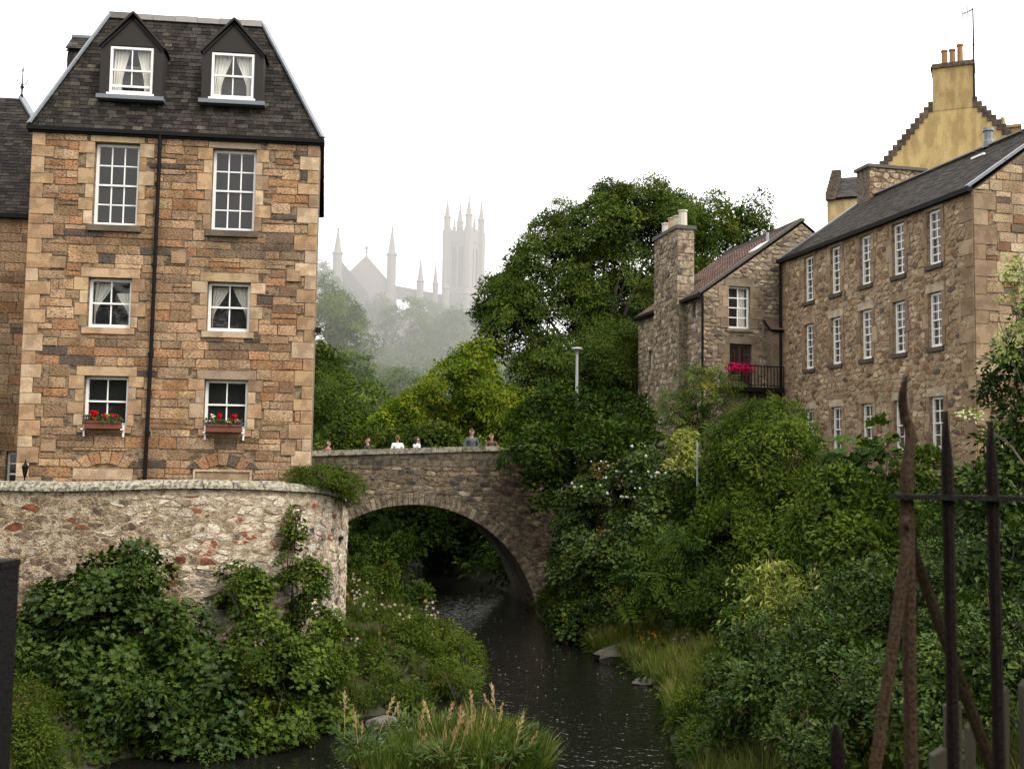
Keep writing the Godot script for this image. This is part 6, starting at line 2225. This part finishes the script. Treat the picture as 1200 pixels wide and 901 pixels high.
	plant("feathery_tree", "rounded feathery green tree in front of the mill", "tree", "shrubs on the river banks", [[8.06, 5.54, -34.5, 1.64, 1.53, 1.39], [6.97, 4.86, -35.5, 1.09, 1.47, 1.25], [8.84, 4.4, -33.5, 1.13, 1.28, 1.09], [7.31, 3.49, -33.5, 1.59, 1.18, 1.35], [8.3, 6.91, -35.5, 1.19, 0.71, 1.02], [7.3, 6.21, -35.5, 0.98, 0.71, 0.83], [8.2, 3.2, -32.5, 0.99, 0.89, 0.84]], "fine", 0.62, 1.5, FERN, M.leaf, Vector3(7.67, ground(7.67, -34.50), -34.5), 0.14, 0.05, 1.0)
	plant("laburnum_tree", "thin laburnum with yellowing leaves below the balcony", "tree", "shrubs on the river banks", [[6.75, 8.58, -41.5, 1.08, 0.89, 0.92], [5.92, 7.68, -41.5, 0.89, 0.82, 0.76], [7.7, 7.77, -41.5, 0.89, 0.82, 0.76], [6.92, 6.97, -41.0, 1.07, 0.75, 0.91], [8.05, 8.8, -42.0, 0.51, 0.45, 0.44], [8.63, 7.94, -42.0, 0.71, 0.51, 0.6], [9.65, 8.05, -42.5, 0.58, 0.45, 0.5]], "ash", 0.6, 0.75, TURN, M.leaf, Vector3(6.85, ground(6.85, -41.50), -41.5), 0.09, 0.22, 1.0)
	plant("golden_shrub", "small golden-leaved shrub beside the garden steps", "shrub", "shrubs on the river banks", [[6.0, 5.98, -38.5, 0.35, 0.77, 0.65], [5.75, 5.33, -38.0, 0.35, 0.46, 0.4]], "oval", 0.35, 1.4, GOLD, M.leaf, Vector3(6.0, ground(6.00, -38.50), -38.5), 0.04, 0.0, 1.0)
	plant("weeping_shrub", "pale golden weeping shrub on the slope below the mill", "shrub", "shrubs on the river banks", [[5.95, 3.14, -25.5, 0.58, 0.43, 0.5], [5.58, 2.68, -25.3, 0.39, 0.5, 0.43], [6.29, 2.78, -25.3, 0.39, 0.58, 0.49], [5.95, 3.52, -25.5, 0.39, 0.23, 0.33]], "weep", 0.8, 1.0, GOLD, M.leaf, Vector3(5.96, ground(5.96, -25.50), -25.5), 0.05, 0.1, 1.0)
	plant("stair_shrub", "dense green shrub behind the garden steps", "shrub", "shrubs on the river banks", [[6.44, 4.01, -36.5, 1.12, 1.12, 0.95], [6.81, 2.98, -35.5, 0.98, 1.09, 0.92], [5.61, 3.44, -36.5, 0.84, 0.95, 0.81]], "oval", 0.5, 1.4, DEEP, M.leaf, Vector3(6.44, ground(6.44, -36.50), -36.5), 0.0, 0.0, 1.0)
	plant("sapling", "upright leafy sapling in front of the mill windows", "tree", "shrubs on the river banks", [[9.31, 6.04, -27.5, 0.38, 0.71, 0.61], [9.05, 5.2, -27.5, 0.63, 0.71, 0.61], [9.5, 5.1, -27.0, 0.54, 0.62, 0.53], [8.4, 5.18, -28.5, 0.44, 0.78, 0.67]], "broad", 0.5, 0.8, DEEP, M.leaf, Vector3(9.15, ground(9.15, -27.50), -27.5), 0.05, 0.2, 1.0)
	plant("mill_shrub", "mixed green shrub at the foot of the mill wall", "shrub", "shrubs on the river banks", [[8.1, 4.66, -27.5, 0.93, 0.84, 0.79], [8.81, 4.3, -26.5, 1.01, 0.81, 0.86], [7.53, 3.75, -27.0, 0.83, 0.83, 0.7], [10.38, 5.22, -28.0, 0.73, 0.77, 0.66], [7.83, 3.49, -25.0, 0.96, 0.76, 0.81]], "oval", 0.45, 1.4, MID, M.leaf, Vector3(8.57, ground(8.57, -28.00), -28.0), 0.0, 0.0, 1.0)
	plant("holly_tree", "dark evergreen tree at the mill corner", "tree", "shrubs on the river banks", [[10.83, 7.17, -24.0, 0.48, 0.73, 0.62], [10.7, 5.87, -23.5, 0.79, 0.93, 0.79], [9.66, 4.79, -23.0, 0.88, 0.74, 0.75], [9.82, 4.24, -22.0, 0.67, 0.67, 0.57], [11.34, 8.2, -24.0, 0.73, 0.92, 0.78]], "oval", 0.42, 1.5, DEEP, M.waxy, Vector3(11.01, ground(11.01, -24.00), -24.0), 0.12, 0.05, 1.0)
	plant("blossom_branch", "tree with pale creamy blossom reaching across the mill gable", "tree", "shrubs on the river banks", [[9.28, 8.71, -20.5, 0.34, 0.47, 0.4], [9.45, 9.11, -20.5, 0.25, 0.28, 0.24], [8.99, 8.19, -20.5, 0.25, 0.22, 0.21], [9.27, 6.43, -22.5, 0.34, 0.24, 0.29], [9.48, 6.26, -22.5, 0.31, 0.21, 0.26], [9.86, 8.4, -20.5, 0.47, 0.78, 0.67], [9.6, 7.82, -21.0, 0.26, 0.39, 0.33]], "oval", 0.32, 0.6, CREAM, M.leaf, Vector3(10.27, ground(10.27, -21.00), -21.0), 0.035, 0.25, 1.0)
	plant("bramble_bush", "bramble thicket below the weeping golden shrub", "bush", "brambles on the near slope", [[5.05, 1.94, -22.0, 0.84, 0.61, 0.71], [6.1, 2.22, -22.5, 0.79, 0.55, 0.67], [4.34, 1.54, -21.0, 0.64, 0.58, 0.55]], "oval", 0.3, 1.3, BRAM, M.waxy, Vector3(5.14, ground(5.14, -22.00), -22.0), 0.0, 0.1, 1.0)
	plant("bramble_bush", "bramble thicket behind the bent railing post", "bush", "brambles on the near slope", [[6.4, 3.09, -20.0, 0.86, 0.67, 0.73], [6.8, 2.71, -19.0, 0.73, 0.58, 0.62], [5.94, 2.34, -19.5, 0.75, 0.6, 0.63]], "oval", 0.3, 1.3, BRAM, M.waxy, Vector3(6.5, ground(6.50, -20.00), -20.0), 0.0, 0.1, 1.0)
	plant("bramble_bush", "bramble thicket between the railing spears and the mill", "bush", "brambles on the near slope", [[7.33, 3.61, -18.5, 0.85, 0.71, 0.72], [7.95, 3.87, -18.0, 0.61, 0.77, 0.66], [7.11, 2.92, -17.0, 0.78, 0.65, 0.66]], "oval", 0.3, 1.3, BRAM, M.waxy, Vector3(7.78, ground(7.78, -18.50), -18.5), 0.0, 0.1, 1.0)
	plant("bramble_bush", "bramble thicket hanging over the water from the slope", "bush", "brambles on the near slope", [[4.07, 1.33, -19.0, 0.67, 0.64, 0.57], [4.53, 1.81, -18.0, 0.83, 0.69, 0.7], [3.74, 0.94, -19.5, 0.39, 0.45, 0.38]], "oval", 0.3, 1.3, BRAM, M.waxy, Vector3(4.22, ground(4.22, -19.00), -19.0), 0.0, 0.1, 1.0)
	plant("bramble_bush", "bramble thicket low behind the short broken spear", "bush", "brambles on the near slope", [[4.84, 2.04, -16.5, 0.76, 0.63, 0.64], [5.18, 2.3, -15.5, 0.71, 0.59, 0.6], [4.25, 1.72, -15.5, 0.71, 0.47, 0.6]], "oval", 0.3, 1.3, BRAM, M.waxy, Vector3(5.05, ground(5.05, -16.50), -16.5), 0.0, 0.1, 1.0)
	plant("bramble_bush", "bramble thicket low behind the two railing spears", "bush", "brambles on the near slope", [[5.72, 2.61, -14.5, 0.71, 0.62, 0.6], [6.21, 2.81, -14.0, 0.54, 0.71, 0.6], [5.2, 2.18, -14.0, 0.64, 0.43, 0.55]], "oval", 0.3, 1.3, BRAM, M.waxy, Vector3(5.88, ground(5.88, -14.50), -14.5), 0.0, 0.1, 1.0)
	plant("sycamore_bush", "large sycamore bush with lobed dark leaves against the river wall", "bush", "shrubs on the river banks", [[-8.65, 2.4, -22.0, 0.77, 0.74, 0.66], [-7.58, 2.89, -22.2, 0.85, 0.75, 0.72], [-6.41, 1.97, -21.8, 0.83, 0.9, 0.77], [-7.72, 1.33, -21.2, 1.07, 0.88, 0.91], [-8.41, 0.73, -21.0, 0.64, 0.71, 0.6], [-6.49, 0.71, -20.9, 1.05, 0.74, 0.9], [-5.57, 1.11, -21.3, 0.65, 0.91, 0.78], [-7.55, 3.49, -22.4, 0.41, 0.34, 0.35], [-7.83, 2.35, -21.8, 1.0, 0.83, 0.85], [-9.22, 1.63, -21.6, 0.56, 0.76, 0.65], [-7.09, 1.7, -21.9, 1.0, 0.84, 0.85], [-8.37, 0.26, -20.4, 0.69, 0.47, 0.58], [-7.69, 0.34, -20.6, 0.94, 0.54, 0.8], [-5.58, 0.24, -20.8, 0.8, 0.38, 0.68]], "broad", 0.24, 1.25, DEEP, M.waxy, Vector3(-7.78, ground(-7.78, -22.30), -22.3), 0.08, 0.08, 1.0)
	plant("riverside_bush", "green bush trailing to the water below the white patched wall", "bush", "shrubs on the river banks", [[-4.93, 1.6, -22.2, 0.71, 0.92, 0.78], [-4.2, 1.0, -22.4, 0.72, 0.75, 0.64], [-5.27, 2.6, -22.8, 0.38, 0.59, 0.5], [-3.91, 1.31, -23.6, 0.65, 0.79, 0.67], [-4.43, 0.52, -21.4, 0.79, 0.49, 0.67], [-3.69, 0.31, -23.0, 0.63, 0.46, 0.54]], "broad", 0.21, 1.25, MID, M.leaf, Vector3(-4.64, ground(-4.64, -22.70), -22.7), 0.0, 0.12, 1.0)
	plant("wall_creeper", "leafy creeper climbing the river wall near its rounded corner", "creeper", "shrubs on the river banks", [[-4.45, 2.63, -24.3, 0.46, 0.82, 0.41], [-4.77, 3.36, -24.3, 0.24, 0.52, 0.26], [-4.22, 1.75, -24.4, 0.6, 0.71, 0.35], [-4.68, 4.08, -24.4, 0.13, 0.34, 0.17], [-5.73, 2.69, -23.6, 0.29, 0.54, 0.27]], "ivy", 0.24, 1.1, MID, M.leaf, Vector3(-4.62, ground(-4.62, -24.40), -24.4), 0.0, 0.1, 1.0)
	plant("wall_top_shrub", "bright green mounded shrub growing on the end of the river wall", "shrub", "shrubs on the river banks", [[-4.3, 5.01, -25.6, 0.59, 0.25, 0.5], [-3.91, 4.81, -26.2, 0.36, 0.26, 0.31], [-4.73, 4.97, -25.2, 0.31, 0.17, 0.26], [-3.82, 4.55, -26.4, 0.16, 0.24, 0.21]], "fine", 0.26, 2.0, FRESH, M.leaf, Vector3(-4.28, 4.66, -25.8), 0.0, 0.0, 1.0)
	var herbs := plant("bank_herbs", "tall weedy herbs with pale fluffy flower heads on the river bank", "herbs", "shrubs on the river banks", [[-3.73, 1.19, -29.0, 0.8, 0.8, 0.68], [-2.64, 0.86, -28.0, 0.94, 0.73, 0.8], [-3.12, 0.35, -26.0, 1.03, 0.87, 0.88], [-1.79, 0.48, -26.5, 0.73, 0.73, 0.62], [-1.85, 0.71, -30.5, 0.7, 0.56, 0.59], [-3.58, -0.03, -24.6, 0.68, 0.49, 0.58], [-2.33, 0.09, -25.0, 0.88, 0.5, 0.75], [-1.06, 0.68, -28.0, 0.43, 0.51, 0.44], [-1.17, 0.34, -26.0, 0.44, 0.48, 0.41], [-4.13, 1.95, -31.0, 0.47, 0.57, 0.48]], "fine", 0.36, 1.3, FRESH, M.leaf, Vector3(-3.06, ground(-3.06, -28.00), -28.0), 0.0, 0.12, 1.0)
	blooms(herbs, 55, 0.042, [[Color(0.55, 0.50, 0.40), 3.0], [Color(0.40, 0.28, 0.20), 1.0]], 0.35, Vector3(-9, 0.95, -35), Vector3(3, 9, -20))
	plant("arch_herbs", "dark leafy shrub at the arch foot behind the flowering bank", "shrub", "shrubs on the river banks", [[-4.79, 1.32, -37.0, 0.74, 0.96, 0.82], [-4.63, 1.99, -39.0, 0.72, 0.6, 0.61], [-3.29, 1.04, -36.0, 0.72, 0.55, 0.61]], "oval", 0.4, 1.4, DEEP, M.leaf, Vector3(-4.46, ground(-4.46, -37.00), -37.0), 0.0, 0.0, 1.0)
	plant("knotweed_stem", "single tall leafy stem standing up before the dark arch", "plant", "shrubs on the river banks", [[-3.39, 2.48, -32.0, 0.15, 0.22, 0.19], [-3.42, 2.05, -32.0, 0.22, 0.24, 0.21], [-3.39, 1.57, -32.0, 0.24, 0.24, 0.21], [-3.33, 1.14, -32.0, 0.22, 0.24, 0.21]], "oval", 0.22, 1.3, FRESH, M.leaf, Vector3(-3.47, ground(-3.47, -32.00), -32.0), 0.015, 0.0, 1.0)
	plant("corner_herbs", "light green weeds at the foot of the black gate post", "herbs", "shrubs on the river banks", [[-8.24, 0.9, -19.5, 0.33, 0.66, 0.56], [-8.14, 0.46, -19.0, 0.52, 0.58, 0.49], [-7.71, 0.39, -19.0, 0.35, 0.38, 0.32]], "fine", 0.3, 1.5, FRESH, M.leaf, Vector3(-8.35, ground(-8.35, -19.30), -19.3), 0.0, 0.0, 1.0)
	plant("bank_shrub", "rough green shrub at the water below the yellow flowers", "shrub", "shrubs on the river banks", [[4.61, 0.65, -25.0, 0.57, 0.46, 0.49], [3.81, 0.42, -23.0, 0.42, 0.46, 0.39], [3.71, 0.3, -21.0, 0.48, 0.48, 0.41], [5.38, 0.89, -27.0, 0.7, 0.45, 0.6]], "fine", 0.36, 1.5, FRESH, M.leaf, Vector3(4.7, ground(4.70, -25.00), -25.0), 0.0, 0.0, 1.0)
	plant("near_tree", "tall leafy tree on the bank behind the viewpoint", "tree", "trees behind the viewpoint", [[-17, 11.4, 24, 5, 7.6000000000000005, 4.5], [-14.5, 7.6000000000000005, 23, 4.5, 6.6499999999999995, 4], [-19.5, 6.6499999999999995, 23, 4.5, 6.2700000000000005, 4], [-17, 4.75, 24, 5.5, 4.75, 4]], "oval", 1.8, 1.3, DEEP, M.leaf, Vector3(-17, 3.4, 24), 0.4, 0.0, 1.0)
	plant("near_tree", "tall leafy tree on the bank behind the viewpoint", "tree", "trees behind the viewpoint", [[-8, 12.6, 27, 5, 8.4, 4.5], [-5.5, 8.4, 26, 4.5, 7.35, 4], [-10.5, 7.35, 26, 4.5, 6.930000000000001, 4], [-8, 5.25, 27, 5.5, 5.25, 4]], "oval", 1.8, 1.3, DEEP, M.leaf, Vector3(-8, 3.4, 27), 0.4, 0.0, 1.0)
	plant("near_tree", "tall leafy tree on the bank behind the viewpoint", "tree", "trees behind the viewpoint", [[2, 12.0, 25, 5, 8.0, 4.5], [4.5, 8.0, 24, 4.5, 7.0, 4], [-0.5, 7.0, 24, 4.5, 6.6000000000000005, 4], [2, 5.0, 25, 5.5, 5.0, 4]], "oval", 1.8, 1.3, DEEP, M.leaf, Vector3(2, 3.4, 25), 0.4, 0.0, 1.0)
	plant("near_tree", "tall leafy tree on the bank behind the viewpoint", "tree", "trees behind the viewpoint", [[12, 12.6, 27, 5, 8.4, 4.5], [14.5, 8.4, 26, 4.5, 7.35, 4], [9.5, 7.35, 26, 4.5, 6.930000000000001, 4], [12, 5.25, 27, 5.5, 5.25, 4]], "oval", 1.8, 1.3, DEEP, M.leaf, Vector3(12, 3.4, 27), 0.4, 0.0, 1.0)
	plant("near_tree", "tall leafy tree on the bank behind the viewpoint", "tree", "trees behind the viewpoint", [[22, 10.799999999999999, 22, 5, 7.2, 4.5], [24.5, 7.2, 21, 4.5, 6.3, 4], [19.5, 6.3, 21, 4.5, 5.94, 4], [22, 4.5, 22, 5.5, 4.5, 4]], "oval", 1.8, 1.3, DEEP, M.leaf, Vector3(22, 3.4, 22), 0.4, 0.0, 1.0)
	plant("shade_shrub", "dark low shrub between the elder and the weeping golden shrub", "shrub", "shrubs on the river banks", [[5.64, 1.64, -30.0, 1.01, 0.78, 0.86], [4.97, 0.97, -31.5, 0.82, 0.43, 0.7], [5.89, 1.33, -27.5, 0.71, 0.63, 0.61], [5.98, 2.2, -30.0, 0.69, 0.55, 0.58]], "oval", 0.36, 1.3, DEEP, M.leaf, Vector3(5.64, ground(5.64, -30.00), -30.0), 0.0, 0.1, 1.0)
	cover("undergrowth", "low leafy undergrowth over the slope below the mill", "undergrowth", "oval", M.leaf, [2.4, 24.0, -47.0, -9.0], 5200, 0.45, BRAM)
	cover("bank_undergrowth", "low leafy undergrowth along the foot of the river wall", "undergrowth", "oval", M.leaf, [-14.0, -0.8, -42.0, -20.0], 3000, 0.32, MID, func(x, z): return ground(x, z) < 3.5)
	cover("valley_undergrowth", "leafy undergrowth on the valley sides beyond the bridge", "undergrowth", "oval", M.leaf, [-32.0, 20.0, -75.0, -49.5], 3000, 1.0, DEEP, func(x, z): return not (x > 7.0 and z < -47.5 and z > -62.0))
	cover("hillside_undergrowth", "misty scrub covering the hillside below the church", "undergrowth", "small", M.leaf, [-60.0, 30.0, -196.0, -70.0], 5000, 2.0, HAZE_GREEN)
	cover("bank_grass", "rough grass and flowers on the far water's edge", "grass", "grass", M.grass, [2.2, 7.5, -34.5, -24.0], 1900, 0.62, [[Color(0.12, 0.14, 0.03), 3.0], [Color(0.18, 0.15, 0.06), 2.0], [Color(0.07, 0.10, 0.02), 2.0]])
	cover("bank_turf", "rough turf and weeds on the bank under the river wall", "grass", "grass", M.grass, [-14.0, -0.6, -40.0, -18.5], 3600, 0.42, [[Color(0.06, 0.08, 0.018), 3.0], [Color(0.09, 0.10, 0.025), 2.0], [Color(0.12, 0.10, 0.04), 0.6]], func(x, z): return ground(x, z) < 3.5)
	cover("arch_foot_weeds", "dark weeds on the stony foot of the bridge abutment", "weeds", "oval", M.leaf, [0.6, 4.0, -44.0, -36.0], 420, 0.4, ROLE)
	cover("near_grass", "rough grass at the bottom of the near slope", "grass", "grass", M.grass, [2.8, 9.0, -20.0, -9.0], 1500, 0.6, [[Color(0.09, 0.11, 0.03), 3.0], [Color(0.13, 0.11, 0.05), 1.0]])
	# grass on the little island in the stream, with dry seed heads
	var o := thing("reed_bed", "island of tall grass and reeds with dry straw-coloured seed heads", "reeds", Transform3D(Basis(), Vector3(-1.0, -0.1, -20.8)))
	var kinds := {"grass": [[], []], "reed": [[], []]}
	var tips := []
	var edge := []
	for i in 520:
		var a := rng.randf() * TAU
		var r := sqrt(rng.randf())
		var p := Vector3(cos(a) * r * 1.9 - 0.1, 0.05, sin(a) * r * 1.5)
		var mound := 0.55 + 0.45 * smoothstep(-1.2, 0.6, p.x)
		var s := lerpf(1.0, 0.5, r * r) * rng.randf_range(0.55, 1.25) * mound
		var k := "grass" if i % 5 < 2 else "reed"
		kinds[k][0].append(Transform3D(spin(Vector3(p.x * 0.2, 1, p.z * 0.1) + rdir() * 0.28, s * (1.0 if k == "grass" else 1.15)), p))
		kinds[k][1].append(pick([[Color(0.07, 0.105, 0.018), 4.0], [Color(0.11, 0.14, 0.03), 2.5], [Color(0.24, 0.19, 0.08), 0.8], [Color(0.045, 0.07, 0.015), 2.0]]))
		if i % 12 == 0:
			tips.append(p)
		if r > 0.7 and i % 6 == 0:
			edge.append(p + Vector3(0, 0.35, 0))
	for k in kinds:
		scatter(o, k + "_blades", k, M.grass, kinds[k][0], kinds[k][1])
	dots(o, "seed_heads", "plume", M.grass, tips, 0.92, [[Color(0.40, 0.29, 0.15), 2.0], [Color(0.30, 0.19, 0.10), 1.0]], 0.5)
	dots(o, "willow_sprays", "long", M.leaf, edge, 0.3, [[Color(0.06, 0.09, 0.03), 2.0], [Color(0.09, 0.12, 0.04), 1.0]], 0.5)
	# pale flecks on the stream: foam, and painted sparkle of the ripples
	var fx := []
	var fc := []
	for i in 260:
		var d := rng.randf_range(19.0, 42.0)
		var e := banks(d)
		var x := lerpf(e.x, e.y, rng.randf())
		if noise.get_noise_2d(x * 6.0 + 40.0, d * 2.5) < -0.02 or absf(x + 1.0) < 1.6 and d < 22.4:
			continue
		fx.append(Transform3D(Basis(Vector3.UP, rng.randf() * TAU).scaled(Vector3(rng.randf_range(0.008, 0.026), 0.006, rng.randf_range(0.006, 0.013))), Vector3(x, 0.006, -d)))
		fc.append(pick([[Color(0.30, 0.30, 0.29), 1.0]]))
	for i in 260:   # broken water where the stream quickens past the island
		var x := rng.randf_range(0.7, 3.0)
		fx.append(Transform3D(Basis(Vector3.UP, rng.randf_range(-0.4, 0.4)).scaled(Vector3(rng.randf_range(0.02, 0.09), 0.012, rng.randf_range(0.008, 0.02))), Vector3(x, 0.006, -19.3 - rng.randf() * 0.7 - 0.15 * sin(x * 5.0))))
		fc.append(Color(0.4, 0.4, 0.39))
	tag(scatter(self, "foam_and_glint_flecks", "fleck", M.petal, fx, fc), "small pale flecks of foam and painted sparkle on the dark water", "foam")
	# flowers
	flowers("ragwort_flowers", "yellow flowers at the water's edge below the elder", [[3.9, 0.75, -31.2, 0.5, 0.2, 0.6, 40], [4.3, 0.65, -30.4, 0.4, 0.2, 0.5, 16]], 0.032, [[Color(0.55, 0.38, 0.02), 1.0]])
	flowers("aster_flowers", "small lilac-white flowers on the bank opposite the reed island", [[5.0, 0.95, -30.0, 0.7, 0.2, 0.6, 26], [5.0, 0.5, -26.0, 0.5, 0.25, 0.6, 20]], 0.03, [[Color(0.5, 0.45, 0.55), 1.0]])


func flowers(called: String, label: String, patches: Array, size: float, palette: Array) -> void:
	var spots := []
	for e in patches:
		for i in e[6]:
			spots.append(Vector3(e[0], e[1], e[2]) + rdir() * Vector3(e[3], e[4], e[5]) * rng.randf_range(0.4, 1.0))
	var xf := []
	var cols := []
	for p in spots:
		xf.append(Transform3D(spin(rdir() + Vector3(0, 1, 0.6), size * rng.randf_range(0.6, 1.3)), p))
		cols.append(pick(palette))
	tag(scatter(self, called, "tuft", M.petal, xf, cols), label, "flowers")


func sky_picture() -> ImageTexture:
	# even overcast, a little brighter round the veiled sun
	var im := Image.create(512, 256, false, Image.FORMAT_RGBF)
	var f := FastNoiseLite.new()
	f.seed = 4
	f.frequency = 0.9
	f.fractal_octaves = 4
	var glow := Vector3(0.75, 0.55, -0.35).normalized()
	for y in 256:
		var b := PI * (0.5 - (y + 0.5) / 256.0)
		for x in 512:
			var a := TAU * (x + 0.5) / 512.0
			var d := Vector3(sin(a) * cos(b), sin(b), -cos(a) * cos(b))
			var l := 0.54 + 0.55 * smoothstep(-0.4, 1.0, d.dot(glow)) + 0.10 * f.get_noise_3dv(d * Vector3(1, 2.2, 1))
			l += 0.12 * (1.0 - absf(d.y))
			if d.y < 0.0:
				l = lerpf(l, 0.12, smoothstep(0.0, -0.15, d.y))
			im.set_pixel(x, y, Color(l * 1.0, l * 0.99, l * 0.972))
	return ImageTexture.create_from_image(im)


func _ready() -> void:
	rng.seed = 20240611
	var cam := Camera3D.new()
	cam.name = "camera"
	cam.fov = 38.0
	cam.near = 0.05
	cam.far = 2000.0
	cam.transform = Transform3D(Basis(Vector3.RIGHT, deg_to_rad(4.5)) * Basis(Vector3(0, 0, 1), deg_to_rad(0.86)), Vector3(0, 5.2, 0))
	var lens := CameraAttributesPhysical.new()
	lens.frustum_focal_length = 34.85
	lens.frustum_focus_distance = 32.0
	lens.frustum_near = 0.05
	lens.frustum_far = 2000.0
	lens.exposure_aperture = 6.3
	cam.attributes = lens
	add_child(cam)
	var env := Environment.new()
	env.background_mode = Environment.BG_SKY
	var sm := PanoramaSkyMaterial.new()
	sm.panorama = sky_picture()
	env.sky = Sky.new()
	env.sky.sky_material = sm
	env.tonemap_mode = Environment.TONE_MAPPER_LINEAR
	env.tonemap_exposure = 2.85
	env.sdfgi_enabled = true
	env.ssao_enabled = true
	env.ssil_enabled = true
	env.volumetric_fog_enabled = true
	env.volumetric_fog_density = 0.0
	var we := WorldEnvironment.new()
	we.name = "world"
	we.environment = env
	add_child(we)
	var sun := DirectionalLight3D.new()
	sun.name = "sun"
	sun.light_energy = 0.35
	sun.light_angular_distance = 25.0
	sun.light_color = Color(1.0, 0.96, 0.9)
	sun.shadow_enabled = true
	sun.look_at_from_position(Vector3(14, 22, 12), Vector3.ZERO)
	add_child(sun)
	materials()
	make_clumps()
	terrain()
	tall_house()
	side_house()
	river_wall()
	arch_bridge()
	mill()
	gable_house()
	yellow_house()
	church()
	plants()
	rock("boulder", "flat pale boulder lying at the far water's edge under the yellow flowers", Vector3(3.3, 0.15, -31.8), Vector3(1.1, 0.35, 0.7), Color(0.085, 0.076, 0.058), 0.3)
	rock("boulder", "grey boulder half hidden under the elder shrub", Vector3(4.7, 0.65, -32.6), Vector3(0.8, 0.4, 0.6), Color(0.085, 0.075, 0.058), 1.1)
	rock("boulder", "long low boulder in the shallows beside the grassy far bank", Vector3(3.7, 0.0, -28.6), Vector3(0.8, 0.16, 0.5), Color(0.07, 0.063, 0.05), 0.6)
	rock("boulder", "wet flat rock breaking the water behind the reed island", Vector3(-1.5, -0.02, -22.9), Vector3(0.7, 0.14, 0.4), Color(0.2, 0.19, 0.175), 0.1)
	rock("boulder", "wet dark rock at the foot of the weedy bank", Vector3(-2.5, 0.02, -23.3), Vector3(0.5, 0.2, 0.35), Color(0.10, 0.09, 0.08), 0.8)
	street_things()
	railings()
	people()
	var mist := FogVolume.new()
	mist.name = "valley_mist"
	mist.set_meta("kind", "stuff")
	mist.shape = RenderingServer.FOG_VOLUME_SHAPE_ELLIPSOID
	mist.size = Vector3(170, 94, 112)
	mist.position = Vector3(-22, 20, -145.0)
	var fm := FogMaterial.new()
	fm.density = 0.0066
	fm.albedo = Color(0.97, 0.97, 0.97)
	mist.material = fm
	add_child(mist)
